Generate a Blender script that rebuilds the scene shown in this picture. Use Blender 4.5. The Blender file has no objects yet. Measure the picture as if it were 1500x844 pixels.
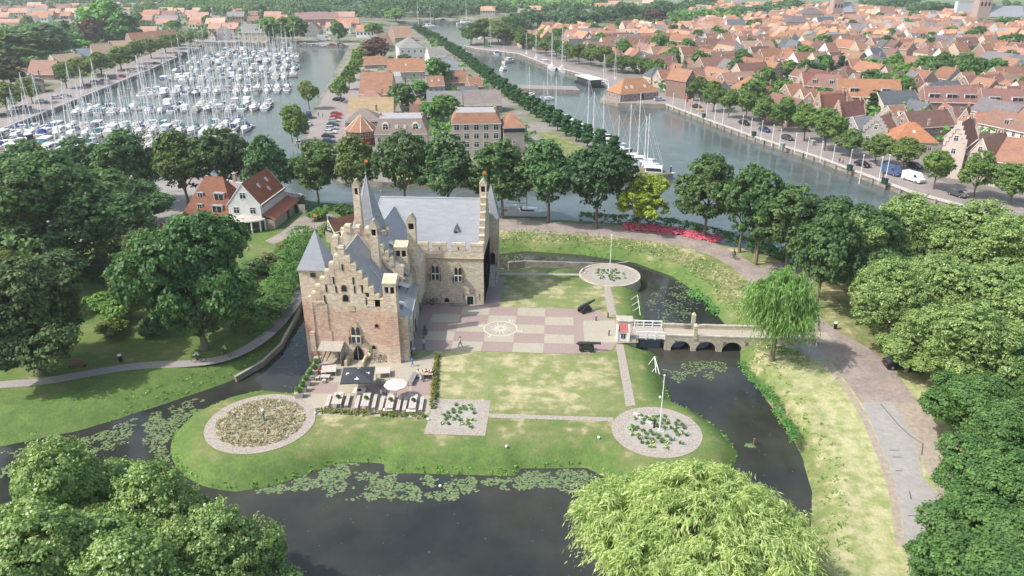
import bpy, bmesh, math, random
import numpy as np
from mathutils import Vector, Matrix
from mathutils.geometry import tessellate_polygon
random.seed(7); RNG=np.random.default_rng(7)
sc=bpy.context.scene; C=sc.collection
R=math.radians; PI=math.pi
# ---------------- camera ----------------
F=1100.;PIT=R(23.2);HC=55.;YAW=R(3.5)
cam=bpy.data.objects.new('camera',bpy.data.cameras.new('camera')); C.objects.link(cam)
cam.location=(0,0,HC); cam.rotation_euler=(R(90)-PIT,0,YAW)
cam.data.sensor_width=36; cam.data.lens=F*36/1500; cam.data.clip_end=9000; cam.data.clip_start=1
sc.camera=cam
# ---------------- world, sun, exposure ----------------
SUN=Vector((-1.0,-.38,1.32)).normalized()
w=bpy.data.worlds.new('World'); sc.world=w; w.use_nodes=True
nt=w.node_tree; bg=nt.nodes['Background']; sky=nt.nodes.new('ShaderNodeTexSky')
sky.sky_type='NISHITA'; sky.sun_disc=False; sky.sun_elevation=math.asin(SUN.z); sky.sun_rotation=math.atan2(SUN.x,SUN.y)
sky.air_density=1.6; sky.dust_density=3.5; sky.ozone_density=1.5
nt.links.new(sky.outputs[0],bg.inputs[0]); bg.inputs[1].default_value=.15
sl=bpy.data.lights.new('sun','SUN'); sl.energy=3.2; sl.angle=R(.6); sl.color=(1,.95,.88)
so=bpy.data.objects.new('sun',sl); C.objects.link(so); so.rotation_euler=SUN.to_track_quat('Z','Y').to_euler()
sc.view_settings.view_transform='Standard'; sc.view_settings.look='None'; sc.view_settings.exposure=.54; sc.view_settings.gamma=1
sc.cycles.max_bounces=6; sc.cycles.transparent_max_bounces=8; sc.cycles.volume_bounces=0

# ---------------- pixel of the survey photo -> point in the place ----------------
_c,_s=math.cos(PIT),math.sin(PIT);_cy,_sy=math.cos(YAW),math.sin(YAW)
def ray(px,py):
    u=(px-750)/F;v=(py-422)/F
    x,y,z=u,_c-v*_s,-_s-v*_c
    return x*_cy-y*_sy,x*_sy+y*_cy,z
def G(px,py,z=0.):
    d=ray(px,py);t=(z-HC)/d[2]
    return (d[0]*t,d[1]*t)
def GY(px,py,Y):
    d=ray(px,py);t=Y/d[1]
    return (d[0]*t,HC+d[2]*t)
def GP(pts,z=0.): return [G(a,b,z) for a,b in pts]
def depth(x,y,z=0): return (-x*_sy+y*_cy)*_c+(HC-z)*_s

# ---------------- materials ----------------
MATS={}
def mat(key,col,rough=.85,var=.18,scale=1.5,bump=0.,objcol=False,spec=.3,metal=0.,col2=None,scale2=.25,coord='Object',detail=4,stretch=None):
    if key in MATS: return MATS[key]
    m=bpy.data.materials.new(key); MATS[key]=m; m.use_nodes=True
    t=m.node_tree; N=t.nodes; L=t.links; b=N['Principled BSDF']
    b.inputs['Roughness'].default_value=rough; b.inputs['Specular IOR Level'].default_value=spec; b.inputs['Metallic'].default_value=metal
    if coord=='World': g=N.new('ShaderNodeNewGeometry'); src=g.outputs['Position']
    else: g=N.new('ShaderNodeTexCoord'); src=g.outputs['Object']
    if stretch:
        mp=N.new('ShaderNodeMapping'); mp.inputs['Scale'].default_value=stretch; L.new(src,mp.inputs[0]); src=mp.outputs[0]
    n=N.new('ShaderNodeTexNoise'); n.inputs['Scale'].default_value=scale; n.inputs['Detail'].default_value=detail; n.inputs['Roughness'].default_value=.65
    L.new(src,n.inputs['Vector'])
    mr=N.new('ShaderNodeMapRange'); mr.inputs[1].default_value=.3; mr.inputs[2].default_value=.7; mr.inputs[3].default_value=1-var; mr.inputs[4].default_value=1+var
    L.new(n.outputs[0],mr.inputs[0])
    base=None
    if col2:
        n2=N.new('ShaderNodeTexNoise'); n2.inputs['Scale'].default_value=scale2; n2.inputs['Detail'].default_value=5; n2.inputs['Roughness'].default_value=.6
        L.new(src,n2.inputs['Vector'])
        m2=N.new('ShaderNodeMapRange'); m2.inputs[1].default_value=.4; m2.inputs[2].default_value=.62; L.new(n2.outputs[0],m2.inputs[0])
        mx=N.new('ShaderNodeMix'); mx.data_type='RGBA'; mx.inputs[6].default_value=(*col,1); mx.inputs[7].default_value=(*col2,1)
        L.new(m2.outputs[0],mx.inputs[0]); base=mx.outputs[2]
    else:
        rg=N.new('ShaderNodeRGB'); rg.outputs[0].default_value=(*col,1); base=rg.outputs[0]
    if objcol:
        oi=N.new('ShaderNodeObjectInfo'); mm=N.new('ShaderNodeMix'); mm.data_type='RGBA'; mm.blend_type='MULTIPLY'; mm.inputs[0].default_value=1
        L.new(base,mm.inputs[6]); L.new(oi.outputs['Color'],mm.inputs[7]); base=mm.outputs[2]
    vm=N.new('ShaderNodeVectorMath'); vm.operation='SCALE'; L.new(base,vm.inputs[0]); L.new(mr.outputs[0],vm.inputs['Scale'])
    L.new(vm.outputs[0],b.inputs['Base Color'])
    if bump:
        bp=N.new('ShaderNodeBump'); bp.inputs['Strength'].default_value=bump; bp.inputs['Distance'].default_value=.05
        L.new(n.outputs[0],bp.inputs['Height']); L.new(bp.outputs[0],b.inputs['Normal'])
    return m
def brickmat(key,c1,c2,mortar,c3=None,bw=.5,bh=.16,mix=.5,scale2=.22,coordswap=True,msize=.02,zone=None,soft=.12):
    m=bpy.data.materials.new(key); MATS[key]=m; m.use_nodes=True
    t=m.node_tree; N=t.nodes; L=t.links; b=N['Principled BSDF']; b.inputs['Roughness'].default_value=.9; b.inputs['Specular IOR Level'].default_value=.2
    g=N.new('ShaderNodeTexCoord'); sp=N.new('ShaderNodeSeparateXYZ'); L.new(g.outputs['Object'],sp.inputs[0])
    ad=N.new('ShaderNodeMath'); ad.operation='ADD'; L.new(sp.outputs[0],ad.inputs[0]); L.new(sp.outputs[1],ad.inputs[1])
    cb=N.new('ShaderNodeCombineXYZ'); L.new(ad.outputs[0],cb.inputs[0]); L.new(sp.outputs[2],cb.inputs[1])
    if not coordswap: cb=g; vec=g.outputs['Object']
    else: vec=cb.outputs[0]
    br=N.new('ShaderNodeTexBrick'); br.inputs['Scale'].default_value=1; br.inputs['Brick Width'].default_value=bw; br.inputs['Row Height'].default_value=bh; br.inputs['Mortar Size'].default_value=msize
    br.inputs['Color1'].default_value=(.75,.75,.75,1); br.inputs['Color2'].default_value=(1.2,1.2,1.2,1); br.inputs['Mortar'].default_value=(*[x for x in mortar],1)
    L.new(vec,br.inputs['Vector'])
    n=N.new('ShaderNodeTexNoise'); n.inputs['Scale'].default_value=scale2; n.inputs['Detail'].default_value=6; n.inputs['Roughness'].default_value=.7; L.new(g.outputs['Object'],n.inputs['Vector'])
    fac=n.outputs[0]
    if zone:   # red brick band between two heights (older masonry), blended by noise
        z0,z1=zone
        ma=N.new('ShaderNodeMapRange'); ma.inputs[1].default_value=z0-1; ma.inputs[2].default_value=z0+.6; L.new(sp.outputs[2],ma.inputs[0])
        mb=N.new('ShaderNodeMapRange'); mb.inputs[1].default_value=z1-.3; mb.inputs[2].default_value=z1+1.; mb.inputs[3].default_value=1; mb.inputs[4].default_value=0; L.new(sp.outputs[2],mb.inputs[0])
        mu=N.new('ShaderNodeMath'); mu.operation='MULTIPLY'; L.new(ma.outputs[0],mu.inputs[0]); L.new(mb.outputs[0],mu.inputs[1])
        m3=N.new('ShaderNodeMath'); m3.operation='MULTIPLY_ADD'; m3.inputs[1].default_value=.24; L.new(mu.outputs[0],m3.inputs[0]); L.new(n.outputs[0],m3.inputs[2]); fac=m3.outputs[0]
    mr=N.new('ShaderNodeMapRange'); mr.inputs[1].default_value=mix-soft; mr.inputs[2].default_value=mix+soft; L.new(fac,mr.inputs[0])
    mx=N.new('ShaderNodeMix'); mx.data_type='RGBA'; mx.inputs[6].default_value=(*c1,1); mx.inputs[7].default_value=(*c2,1); L.new(mr.outputs[0],mx.inputs[0])
    n2=N.new('ShaderNodeTexNoise'); n2.inputs['Scale'].default_value=1.7; n2.inputs['Detail'].default_value=8; n2.inputs['Roughness'].default_value=.8; L.new(g.outputs['Object'],n2.inputs['Vector'])
    r2=N.new('ShaderNodeMapRange'); r2.inputs[1].default_value=.3; r2.inputs[2].default_value=.7; r2.inputs[3].default_value=.80; r2.inputs[4].default_value=1.15; L.new(n2.outputs[0],r2.inputs[0])
    mm=N.new('ShaderNodeMix'); mm.data_type='RGBA'; mm.blend_type='MULTIPLY'; mm.inputs[0].default_value=1; L.new(mx.outputs[2],mm.inputs[6]); L.new(br.outputs[0],mm.inputs[7])
    vm=N.new('ShaderNodeVectorMath'); vm.operation='SCALE'; L.new(mm.outputs[2],vm.inputs[0]); L.new(r2.outputs[0],vm.inputs['Scale'])
    L.new(vm.outputs[0],b.inputs['Base Color'])
    bp=N.new('ShaderNodeBump'); bp.inputs['Strength'].default_value=.4; bp.inputs['Distance'].default_value=.02; L.new(br.outputs['Fac'],bp.inputs['Height']); bp.invert=True; L.new(bp.outputs[0],b.inputs['Normal'])
    return m
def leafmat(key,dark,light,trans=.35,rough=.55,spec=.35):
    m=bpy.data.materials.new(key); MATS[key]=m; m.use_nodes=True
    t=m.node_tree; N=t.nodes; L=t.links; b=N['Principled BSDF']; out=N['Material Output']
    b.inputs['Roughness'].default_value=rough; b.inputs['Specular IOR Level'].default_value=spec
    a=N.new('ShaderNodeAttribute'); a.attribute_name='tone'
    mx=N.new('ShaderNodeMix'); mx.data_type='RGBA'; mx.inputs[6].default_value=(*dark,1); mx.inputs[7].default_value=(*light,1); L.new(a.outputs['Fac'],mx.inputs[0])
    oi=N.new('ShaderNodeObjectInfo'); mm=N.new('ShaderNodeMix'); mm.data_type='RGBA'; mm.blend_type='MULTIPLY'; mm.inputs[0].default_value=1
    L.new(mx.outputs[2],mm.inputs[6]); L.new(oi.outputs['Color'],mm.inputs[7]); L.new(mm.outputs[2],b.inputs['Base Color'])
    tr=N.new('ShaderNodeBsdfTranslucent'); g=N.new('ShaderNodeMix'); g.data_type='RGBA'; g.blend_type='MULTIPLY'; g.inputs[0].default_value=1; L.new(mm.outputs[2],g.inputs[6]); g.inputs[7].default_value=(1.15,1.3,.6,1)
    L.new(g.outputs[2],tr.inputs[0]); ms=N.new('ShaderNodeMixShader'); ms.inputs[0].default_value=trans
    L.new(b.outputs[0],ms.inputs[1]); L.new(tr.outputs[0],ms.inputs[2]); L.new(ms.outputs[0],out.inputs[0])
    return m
def watermat(key,col,rough,bscale,bstr,col2):
    m=mat(key,col,rough=rough,var=.2,scale=.15,spec=.5,col2=col2,scale2=.05,coord='World')
    t=m.node_tree;N=t.nodes;L=t.links;b=N['Principled BSDF']; b.inputs['IOR'].default_value=1.33
    g=N.new('ShaderNodeNewGeometry'); mp=N.new('ShaderNodeMapping'); mp.inputs['Scale'].default_value=(1,2.2,1); mp.inputs['Rotation'].default_value=(0,0,.3); L.new(g.outputs['Position'],mp.inputs[0])
    n=N.new('ShaderNodeTexNoise'); n.inputs['Scale'].default_value=bscale; n.inputs['Detail'].default_value=5; n.inputs['Roughness'].default_value=.6; L.new(mp.outputs[0],n.inputs['Vector'])
    bp=N.new('ShaderNodeBump'); bp.inputs['Strength'].default_value=bstr; bp.inputs['Distance'].default_value=.1; L.new(n.outputs[0],bp.inputs['Height']); L.new(bp.outputs[0],b.inputs['Normal'])
    return m
brick=brickmat('castle_masonry',(.69,.60,.48),(.60,.42,.335),(.9,.85,.78),mix=.60,zone=(3.0,8.0),soft=.14)
brick2=brickmat('castle_hall_masonry',(.64,.575,.46),(.56,.47,.37),(.8,.76,.7),mix=.55)
brick3=brickmat('castle_tower_masonry',(.58,.50,.40),(.50,.38,.30),(.75,.72,.66),mix=.56)
mat('stone_pale',(.56,.50,.38),var=.25,scale=2.5,bump=.3,col2=(.46,.42,.22),scale2=1.2)
mat('coping',(.52,.46,.37),var=.25,scale=2,bump=.3,col2=(.47,.42,.27),scale2=.9)
mat('slate',(.265,.285,.32),rough=.36,var=.14,scale=3,bump=.25,spec=.6,stretch=(1,1,6),col2=(.31,.325,.35),scale2=.4)
mat('lead_flashing',(.42,.45,.48),rough=.5,var=.1)
mat('red_tile',(.42,.13,.065),var=.22,scale=3,bump=.6,stretch=(1,1,5),col2=(.33,.14,.085),scale2=.5)
mat('old_tile',(.30,.13,.08),var=.3,scale=3,bump=.6,col2=(.22,.15,.10),scale2=1.2)
mat('tile',(.74,.72,.71),var=.17,scale=1.2,bump=.5,objcol=True,stretch=(1,1,3),col2=(.58,.60,.62),scale2=.35)
mat('wall',(.85,.85,.85),var=.1,scale=1.,objcol=True,col2=(.8,.8,.8),scale2=.3)
mat('white_paint',(.80,.79,.77),rough=.5,var=.04,scale=2)
mat('white_gloss',(.82,.82,.82),rough=.25,var=.03,spec=.5)
mat('off_white',(.70,.67,.60),rough=.6,var=.08,scale=2)
mat('glass_dark',(.03,.035,.045),rough=.12,var=.2,scale=.8,spec=.6)
mat('dark_void',(.012,.012,.014),rough=.9,var=.1)
mat('black_paint',(.02,.02,.022),rough=.45,var=.1)
mat('green_paint',(.015,.07,.05),rough=.5,var=.12)
mat('wood_grey',(.36,.33,.29),rough=.8,var=.2,scale=3,bump=.2)
mat('wood_brown',(.20,.13,.08),rough=.8,var=.25,scale=3,bump=.2)
mat('bark',(.17,.14,.105),rough=.95,var=.35,scale=4,bump=.8,stretch=(1,1,.3))
mat('bark_light',(.28,.25,.19),rough=.95,var=.3,scale=3,bump=.8,stretch=(1,1,.3))
mat('metal_grey',(.35,.36,.37),rough=.4,var=.08,metal=.4)
mat('iron_black',(.045,.05,.055),rough=.5,var=.2,metal=.3)
mat('stone_block',(.38,.35,.30),var=.25,scale=1.5,bump=.4,col2=(.46,.43,.36),scale2=.8)
mat('concrete',(.48,.46,.43),var=.12,scale=2,bump=.15)
leafmat('leaf',(.045,.098,.040),(.155,.235,.08))
leafmat('leaf_light',(.095,.17,.05),(.37,.46,.17),trans=.3,rough=.4,spec=.5)
leafmat('leaf_willow',(.27,.38,.12),(.60,.68,.32),trans=.4)
leafmat('leaf_dark',(.014,.034,.018),(.045,.085,.030))
def MT(k): return MATS[k] if isinstance(k,str) else k

# ---------------- mesh helpers ----------------
def tag(o,label=None,cat=None,group=None,kind=None):
    if label: o['label']=label
    if cat: o['category']=cat
    if group: o['group']=group
    if kind: o['kind']=kind
    return o
def link(o,parent=None,loc=None,rz=None):
    C.objects.link(o)
    if parent: o.parent=parent
    if loc is not None: o.location=loc
    if rz is not None: o.rotation_euler=(0,0,rz)
    return o
def empty(name,loc,rz=0,label=None,cat=None,group=None):
    o=bpy.data.objects.new(name,None); o.empty_display_size=.5
    link(o,None,loc,rz); return tag(o,label,cat,group)
class MB:
    def __init__(s): s.v=[];s.f=[];s.mi=[];s.ms=[];s.T=Matrix()
    def m(s,k):
        k=MT(k)
        if k not in s.ms: s.ms.append(k)
        return s.ms.index(k)
    def add(s,vs,fs,k):
        o=len(s.v); T=s.T; s.v+=[tuple(T@Vector(p)) for p in vs]; i=s.m(k)
        for f in fs: s.f.append([o+a for a in f]); s.mi.append(i)
        return s
    def box(s,x0,y0,z0,x1,y1,z1,k,taper=0,rz=0):
        cx,cy=(x0+x1)/2,(y0+y1)/2; a,b=(x1-x0)/2,(y1-y0)/2; cr,sr=math.cos(rz),math.sin(rz)
        P=[]
        for z,t in ((z0,0),(z1,taper)):
            for dx,dy in ((-a+t,-b+t),(a-t,-b+t),(a-t,b-t),(-a+t,b-t)): P.append((cx+dx*cr-dy*sr,cy+dx*sr+dy*cr,z))
        return s.add(P,[(3,2,1,0),(4,5,6,7),(0,1,5,4),(1,2,6,5),(2,3,7,6),(3,0,4,7)],k)
    def prism(s,poly,z0,z1,k,side=None,bottom=True):
        n=len(poly); a=sum(poly[i][0]*poly[(i+1)%n][1]-poly[(i+1)%n][0]*poly[i][1] for i in range(n))
        if a<0: poly=poly[::-1]
        P=[(x,y,z0) for x,y in poly]+[(x,y,z1) for x,y in poly]
        tr=tessellate_polygon([[Vector((x,y,0)) for x,y in poly]])
        tops=[]
        for t in tr:
            A,B,Cc=[poly[i] for i in t]
            if (B[0]-A[0])*(Cc[1]-A[1])-(B[1]-A[1])*(Cc[0]-A[0])<0: t=t[::-1]
            tops.append(tuple(t))
        s.add(P,[tuple(i+n for i in t) for t in tops]+([t[::-1] for t in tops] if bottom else []),k)
        s.add(P,[(i,(i+1)%n,(i+1)%n+n,i+n) for i in range(n)],side or k); return s
    def xprism(s,prof,y0,y1,k):     # profile in xz extruded along y
        n=len(prof)
        tr=tessellate_polygon([[Vector((x,z,0)) for x,z in prof]])
        P=[(x,y0,z) for x,z in prof]+[(x,y1,z) for x,z in prof]
        s.add(P,[tuple(t) for t in tr]+[tuple(i+n for i in t) for t in tr]+[(i,i+n,(i+1)%n+n,(i+1)%n) for i in range(n)],k); return s
    def yprism(s,prof,x0,x1,k):     # profile in yz extruded along x
        n=len(prof)
        tr=tessellate_polygon([[Vector((y,z,0)) for y,z in prof]])
        P=[(x0,y,z) for y,z in prof]+[(x1,y,z) for y,z in prof]
        s.add(P,[tuple(t) for t in tr]+[tuple(i+n for i in t) for t in tr]+[(i,i+n,(i+1)%n+n,(i+1)%n) for i in range(n)],k); return s
    def tube(s,p0,p1,r0,r1,k,n=6,cap=True):
        p0,p1=Vector(p0),Vector(p1); d=(p1-p0); 
        if d.length<1e-6: return s
        q=d.to_track_quat('Z','Y'); P=[]
        for p,r in ((p0,r0),(p1,r1)):
            for i in range(n): P.append(tuple(p+q@Vector((r*math.cos(2*PI*i/n),r*math.sin(2*PI*i/n),0))))
        fs=[(i,(i+1)%n,(i+1)%n+n,i+n) for i in range(n)]
        if cap: fs+=[tuple(range(n))[::-1],tuple(range(n,2*n))]
        return s.add(P,fs,k)
    def path(s,pts,rs,k,n=5):
        for i in range(len(pts)-1): s.tube(pts[i],pts[i+1],rs[i],rs[i+1],k,n,cap=(i==len(pts)-2))
        return s
    def cyl(s,x,y,z0,z1,r0,r1,k,n=16): return s.tube((x,y,z0),(x,y,z1),r0,r1,k,n)
    def lathe(s,prof,k,n=16,x=0,y=0):
        P=[];fs=[]
        for r,z in prof:
            for i in range(n): P.append((x+r*math.cos(2*PI*i/n),y+r*math.sin(2*PI*i/n),z))
        for j in range(len(prof)-1):
            for i in range(n): fs.append((j*n+i,j*n+(i+1)%n,(j+1)*n+(i+1)%n,(j+1)*n+i))
        fs.append(tuple(range(n))[::-1]); fs.append(tuple(range((len(prof)-1)*n,len(prof)*n)))
        return s.add(P,fs,k)
    def blob(s,x,y,z,rx,ry,rz,k,n=8,h=5):
        return s.lathe_e(x,y,z,rx,ry,rz,k,n,h)
    def lathe_e(s,x,y,z,rx,ry,rz,k,n,h):
        P=[];fs=[]
        for j in range(h+1):
            a=-PI/2+PI*j/h
            for i in range(n): P.append((x+rx*math.cos(a)*math.cos(2*PI*i/n),y+ry*math.cos(a)*math.sin(2*PI*i/n),z+rz*math.sin(a)))
        for j in range(h):
            for i in range(n): fs.append((j*n+i,j*n+(i+1)%n,(j+1)*n+(i+1)%n,(j+1)*n+i))
        return s.add(P,fs,k)
    def mesh(s,name,fix=True,smooth=False):
        me=bpy.data.meshes.new(name); me.from_pydata(s.v,[],s.f)
        for m_ in s.ms: me.materials.append(m_)
        me.polygons.foreach_set('material_index',s.mi)
        if fix:
            bm=bmesh.new(); bm.from_mesh(me); bmesh.ops.remove_doubles(bm,verts=bm.verts,dist=.0005) if fix=='weld' else None
            bmesh.ops.recalc_face_normals(bm,faces=bm.faces); bm.to_mesh(me); bm.free()
        if smooth: me.shade_smooth()
        me.update(); return me
    def obj(s,name,parent=None,loc=None,rz=None,fix=True,smooth=False):
        return link(bpy.data.objects.new(name,s.mesh(name,fix,smooth)),parent,loc,rz)
def inst(name,me,parent=None,loc=None,rz=None,color=None,scale=None):
    o=link(bpy.data.objects.new(name,me),parent,loc,rz)
    if color: o.color=(*color,1)
    if scale: o.scale=scale
    return o
def copy_tree(o,parent=None):
    c=o.copy(); C.objects.link(c); c.parent=parent
    for ch in KIDS(o): copy_tree(ch,c)
    return c
def KIDS(o): return list(o.children)
def fastmesh(name,V,Fq,mats,tone=None,nv=4,mi=None):
    me=bpy.data.meshes.new(name); V=np.asarray(V,np.float32).reshape(-1,3); nf=len(Fq)
    me.vertices.add(len(V)); me.vertices.foreach_set('co',V.ravel())
    me.loops.add(nf*nv); me.loops.foreach_set('vertex_index',np.asarray(Fq,np.int32).ravel())
    me.polygons.add(nf); me.polygons.foreach_set('loop_start',np.arange(nf,dtype=np.int32)*nv)
    if tone is not None:
        a=me.attributes.new('tone','FLOAT','FACE'); a.data.foreach_set('value',np.asarray(tone,np.float32))
    for m_ in mats: me.materials.append(MT(m_))
    if mi is not None: me.polygons.foreach_set('material_index',np.asarray(mi,np.int32))
    me.update(calc_edges=True); return me
def ordinal(n):
    W=['first','second','third','fourth','fifth','sixth','seventh','eighth','ninth','tenth','eleventh','twelfth','thirteenth','fourteenth','fifteenth','sixteenth','seventeenth','eighteenth','nineteenth','twentieth']
    return W[n-1] if n<=20 else ('%dth'%n if n%10>3 or n%100 in(11,12,13) or n%10==0 else '%d%s'%(n,{1:'st',2:'nd',3:'rd'}[n%10]))
# ================= terrain, water, paving =================
WZ=-1.9
MOAT_OUT=GP([(0,655),(120,631),(240,593),(330,562),(385,537),(430,482),(446,440)],WZ)+[(-46,140),(-43,150),(-12,151)]+\
 GP([(770,368),(850,373),(930,385),(985,405),(1015,425),(1040,450),(1062,475),(1082,500),(1085,530),(1115,575),(1150,625),(1175,670),(1190,720),(1187,790),(1180,850)],WZ)+[(28,48),(10,44),(-60,44),(-140,50)]
MOAT_OUT=[(-140,MOAT_OUT[0][1]-4)]+MOAT_OUT
ISL=GP([(467,520),(452,545),(434,578),(380,574),(330,587),(280,610),(252,640),(249,665),(262,693),(300,714),(345,721),(400,712),(450,695),(490,680),(520,677),(562,679),(564,693),(757,698),(763,686),(862,686),(890,703),(940,719),(985,722),(1040,712),(1075,690),(1081,662),(1060,635),(1020,605),(985,590),(967,545),(962,520),(935,514),(945,470),(938,432),(934,415)],WZ)
_bc=Vector((*G(893,403),0)); BR=5.9
for a in range(-40,190,23): ISL.append((_bc.x+BR*math.cos(R(a)),_bc.y+BR*math.sin(R(a))))
ISL+=[(12,141.3),(-6,141.8),(-9.5,140),(-34,137),(-37.5,128),(-37.5,103)]
HARB=[(-900,330),(-420,262),(-132,205.8),(-100.6,204),(-75,190),(-60.5,183),(-13,173.4),(7.5,171.5),(23.3,168.9),(36.8,157.1),(43.2,153.3),(50.7,144.7),(75,125),(110,112),(900,80),(900,90),(150,150),(110,172)]
QR=[(110,172),(93.6,199.9),(81.9,237.1),(68.2,269.6),(46.4,333.8)]
SPIT=[(46.4,333.8),(25.9,336),(18.5,346.4),(23.5,362)]
QF=[(23.5,362),(25.4,407),(11.7,433),(-8.2,475),(-28,534.7),(-59.3,564.3),(-72,588.3)]
L3R=[G(a,b_,-1.5) for a,b_ in ((614,45),(640,59),(662,71),(690,89),(715,108),(745,131),(772,151),(800,168),(832,188),(868,208),(910,228))]+[(33.4,214.4)]
L3F=[(10.3,203.5),(-2.9,200.6),(-48.3,199.9),(-61,204.2),(-76.6,225.7)]
L3L=[(-87.4,249.1),(-104.3,321.2),(-152.9,558.6),(-160,590)]
MF=[(-178,592),(-279,608)]
ML=[G(300,72,-1.5),G(279,78,-1.5),G(220,106,-1.5),G(109,152,-1.5),G(0,197,-1.5),G(-80,228,-1.5)]
HARB=HARB+QR[1:]+SPIT[1:]+QF[1:]+[(-84,700),(-70,812),(-30,870),(-150,900),(-175,800)]+L3R+L3F+L3L+MF+ML+[(-900,420)]
def sdf(P,poly):
    poly=np.array([(p[0],p[1]) for p in poly]); n=len(poly); d=np.full(len(P),1e9); ins=np.zeros(len(P),bool)
    for i in range(n):
        a=poly[i];b=poly[(i+1)%n];e=b-a;w=P-a
        t=np.clip((w@e)/max(e@e,1e-9),0,1); q=w-t[:,None]*e; d=np.minimum(d,(q**2).sum(1))
        c=((a[1]<=P[:,1])!=(b[1]<=P[:,1])); 
        if abs(e[1])>1e-9: ins^=c&(P[:,0]<a[0]+(P[:,1]-a[1])*e[0]/e[1])
    d=np.sqrt(d); return np.where(ins,-d,d)
def ss(x): x=np.clip(x,0,1); return x*x*(3-2*x)
def vnoise(P,scale,seed=0):
    r=np.random.default_rng(seed).random((64,64)); q=P/scale; i=np.floor(q).astype(int); f=q-i; f=f*f*(3-2*f)
    g=lambda a,b: r[(i[:,0]+a)%64,(i[:,1]+b)%64]
    return (g(0,0)*(1-f[:,0])+g(1,0)*f[:,0])*(1-f[:,1])+(g(0,1)*(1-f[:,0])+g(1,1)*f[:,0])*f[:,1]
def height(P):
    """returns z, distance to the nearest water"""
    do=sdf(P,MOAT_OUT); di=sdf(P,ISL); dh=sdf(P,HARB)
    moat=(do<0)&(di>0)
    dm=np.where(moat,-np.minimum(-do,di),np.where(di<=0,-di,do))
    z=np.zeros(len(P))
    wid=np.where(di<=0,3.6,np.where(P[:,0]<-45,6.5,3.2))
    z=np.where(dm>=0,WZ-.03+(-WZ+.03)*ss(dm/wid*.5+.5)*1.0 if False else WZ-.05+(-WZ+.05)*np.sin(np.clip(dm/wid,0,1)*PI/2),WZ-.05+np.maximum(dm,-2)*.6)
    near=P[:,1]<214
    zh=np.where(dh>=0,-1.55+1.55*np.sin(np.clip(dh/3.,0,1)*PI/2),-1.55+np.maximum(dh,-3)*.6)
    zf=np.where(dh<7,-3.,0.)
    far=(P[:,1]>193)&((P[:,0]>-64)|(P[:,1]>207))&(P[:,1]>198)
    zq=np.where(far,zf,zh)
    z=np.minimum(z,zq)
    return z,np.minimum(np.abs(dm),np.abs(dh)),di,dm
def axis(segs):
    out=[]
    for a,b,s in segs: out+=list(np.arange(a,b-1e-6,s))
    return np.array(out+[segs[-1][1]])
XS=axis([(-4200,-700,500),(-700,-360,20),(-360,-120,5),(-120,-80,2),(-80,75,.9),(75,140,2.5),(140,300,6),(300,700,25),(700,4200,500)])
YS=axis([(-60,36,8),(36,160,.8),(160,216,1.),(216,640,5.),(640,1000,12),(1000,1600,60),(1600,6600,500)])
gx,gy=np.meshgrid(XS,YS); PG=np.stack([gx.ravel(),gy.ravel()],1)
zz,dw,di_,dm_=height(PG)
zz=zz+np.where((dm_>0)&(dm_<6)&(zz<-.05),(vnoise(PG,1.7,3)-.5)*.16,0)
nx,ny=len(XS),len(YS); idx=np.arange(nx*ny).reshape(ny,nx)
Fq=np.stack([idx[:-1,:-1].ravel(),idx[:-1,1:].ravel(),idx[1:,1:].ravel(),idx[1:,:-1].ravel()],1)
me=fastmesh('ground',np.column_stack([PG,zz]),Fq,[])
lush=.0+.95*np.exp(-np.maximum(dm_,0)/3.4)
lush=np.where(di_<0,lush,lush+.05)
lush=np.where((di_<0)&(PG[:,1]<87),.95*np.exp(-np.maximum(dm_,0)/2.6)-.04,lush)
right=(PG[:,0]>24)&(di_>0)&(PG[:,1]<104); lush=np.where((di_<-4)&(PG[:,1]>87),lush-.12,lush); lush=np.where(right,.42*np.exp(-np.maximum(dm_,0)/3.)-.34,lush)
lush=np.where((PG[:,0]<-38)&(di_>0),.75*np.clip(1.25-dm_/14,.35,1),lush)
lush=np.where((PG[:,1]>133)&(PG[:,0]>-15)&(di_>0)&(PG[:,1]<175),-.02+.85*np.exp(-np.maximum(dm_,0)/1.6),lush)
lush=np.where((PG[:,0]>24)&(di_>0)&(PG[:,1]>=104)&(PG[:,1]<=133),-.02+.85*np.exp(-np.maximum(dm_,0)/1.6),lush)
lush=np.where((PG[:,0]<-38)&(PG[:,1]>100),lush+.1,lush)
lush=np.where(PG[:,1]>214,.6,lush)
a=me.attributes.new('lush','FLOAT','POINT'); a.data.foreach_set('value',lush.astype(np.float32))
me.shade_smooth()
gm=bpy.data.materials.new('grass_ground'); MATS['grass_ground']=gm; gm.use_nodes=True
t=gm.node_tree;N=t.nodes;L=t.links;b=N['Principled BSDF'];b.inputs['Roughness'].default_value=.95;b.inputs['Specular IOR Level'].default_value=.1
geo=N.new('ShaderNodeNewGeometry'); at=N.new('ShaderNodeAttribute'); at.attribute_name='lush'
def noi(sc_,det=5,ro=.6,src=None,st=None):
    n=N.new('ShaderNodeTexNoise'); n.inputs['Scale'].default_value=sc_; n.inputs['Detail'].default_value=det; n.inputs['Roughness'].default_value=ro
    s_=src or geo.outputs['Position']
    if st:
        mp=N.new('ShaderNodeMapping'); mp.inputs['Scale'].default_value=st; L.new(s_,mp.inputs[0]); s_=mp.outputs[0]
    L.new(s_,n.inputs['Vector']); return n.outputs[0]
def math_(op,a,b_,c=None):
    n=N.new('ShaderNodeMath'); n.operation=op
    for i,x in enumerate((a,b_,c)):
        if x is None: continue
        if isinstance(x,(int,float)): n.inputs[i].default_value=x
        else: L.new(x,n.inputs[i])
    return n.outputs[0]
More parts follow.
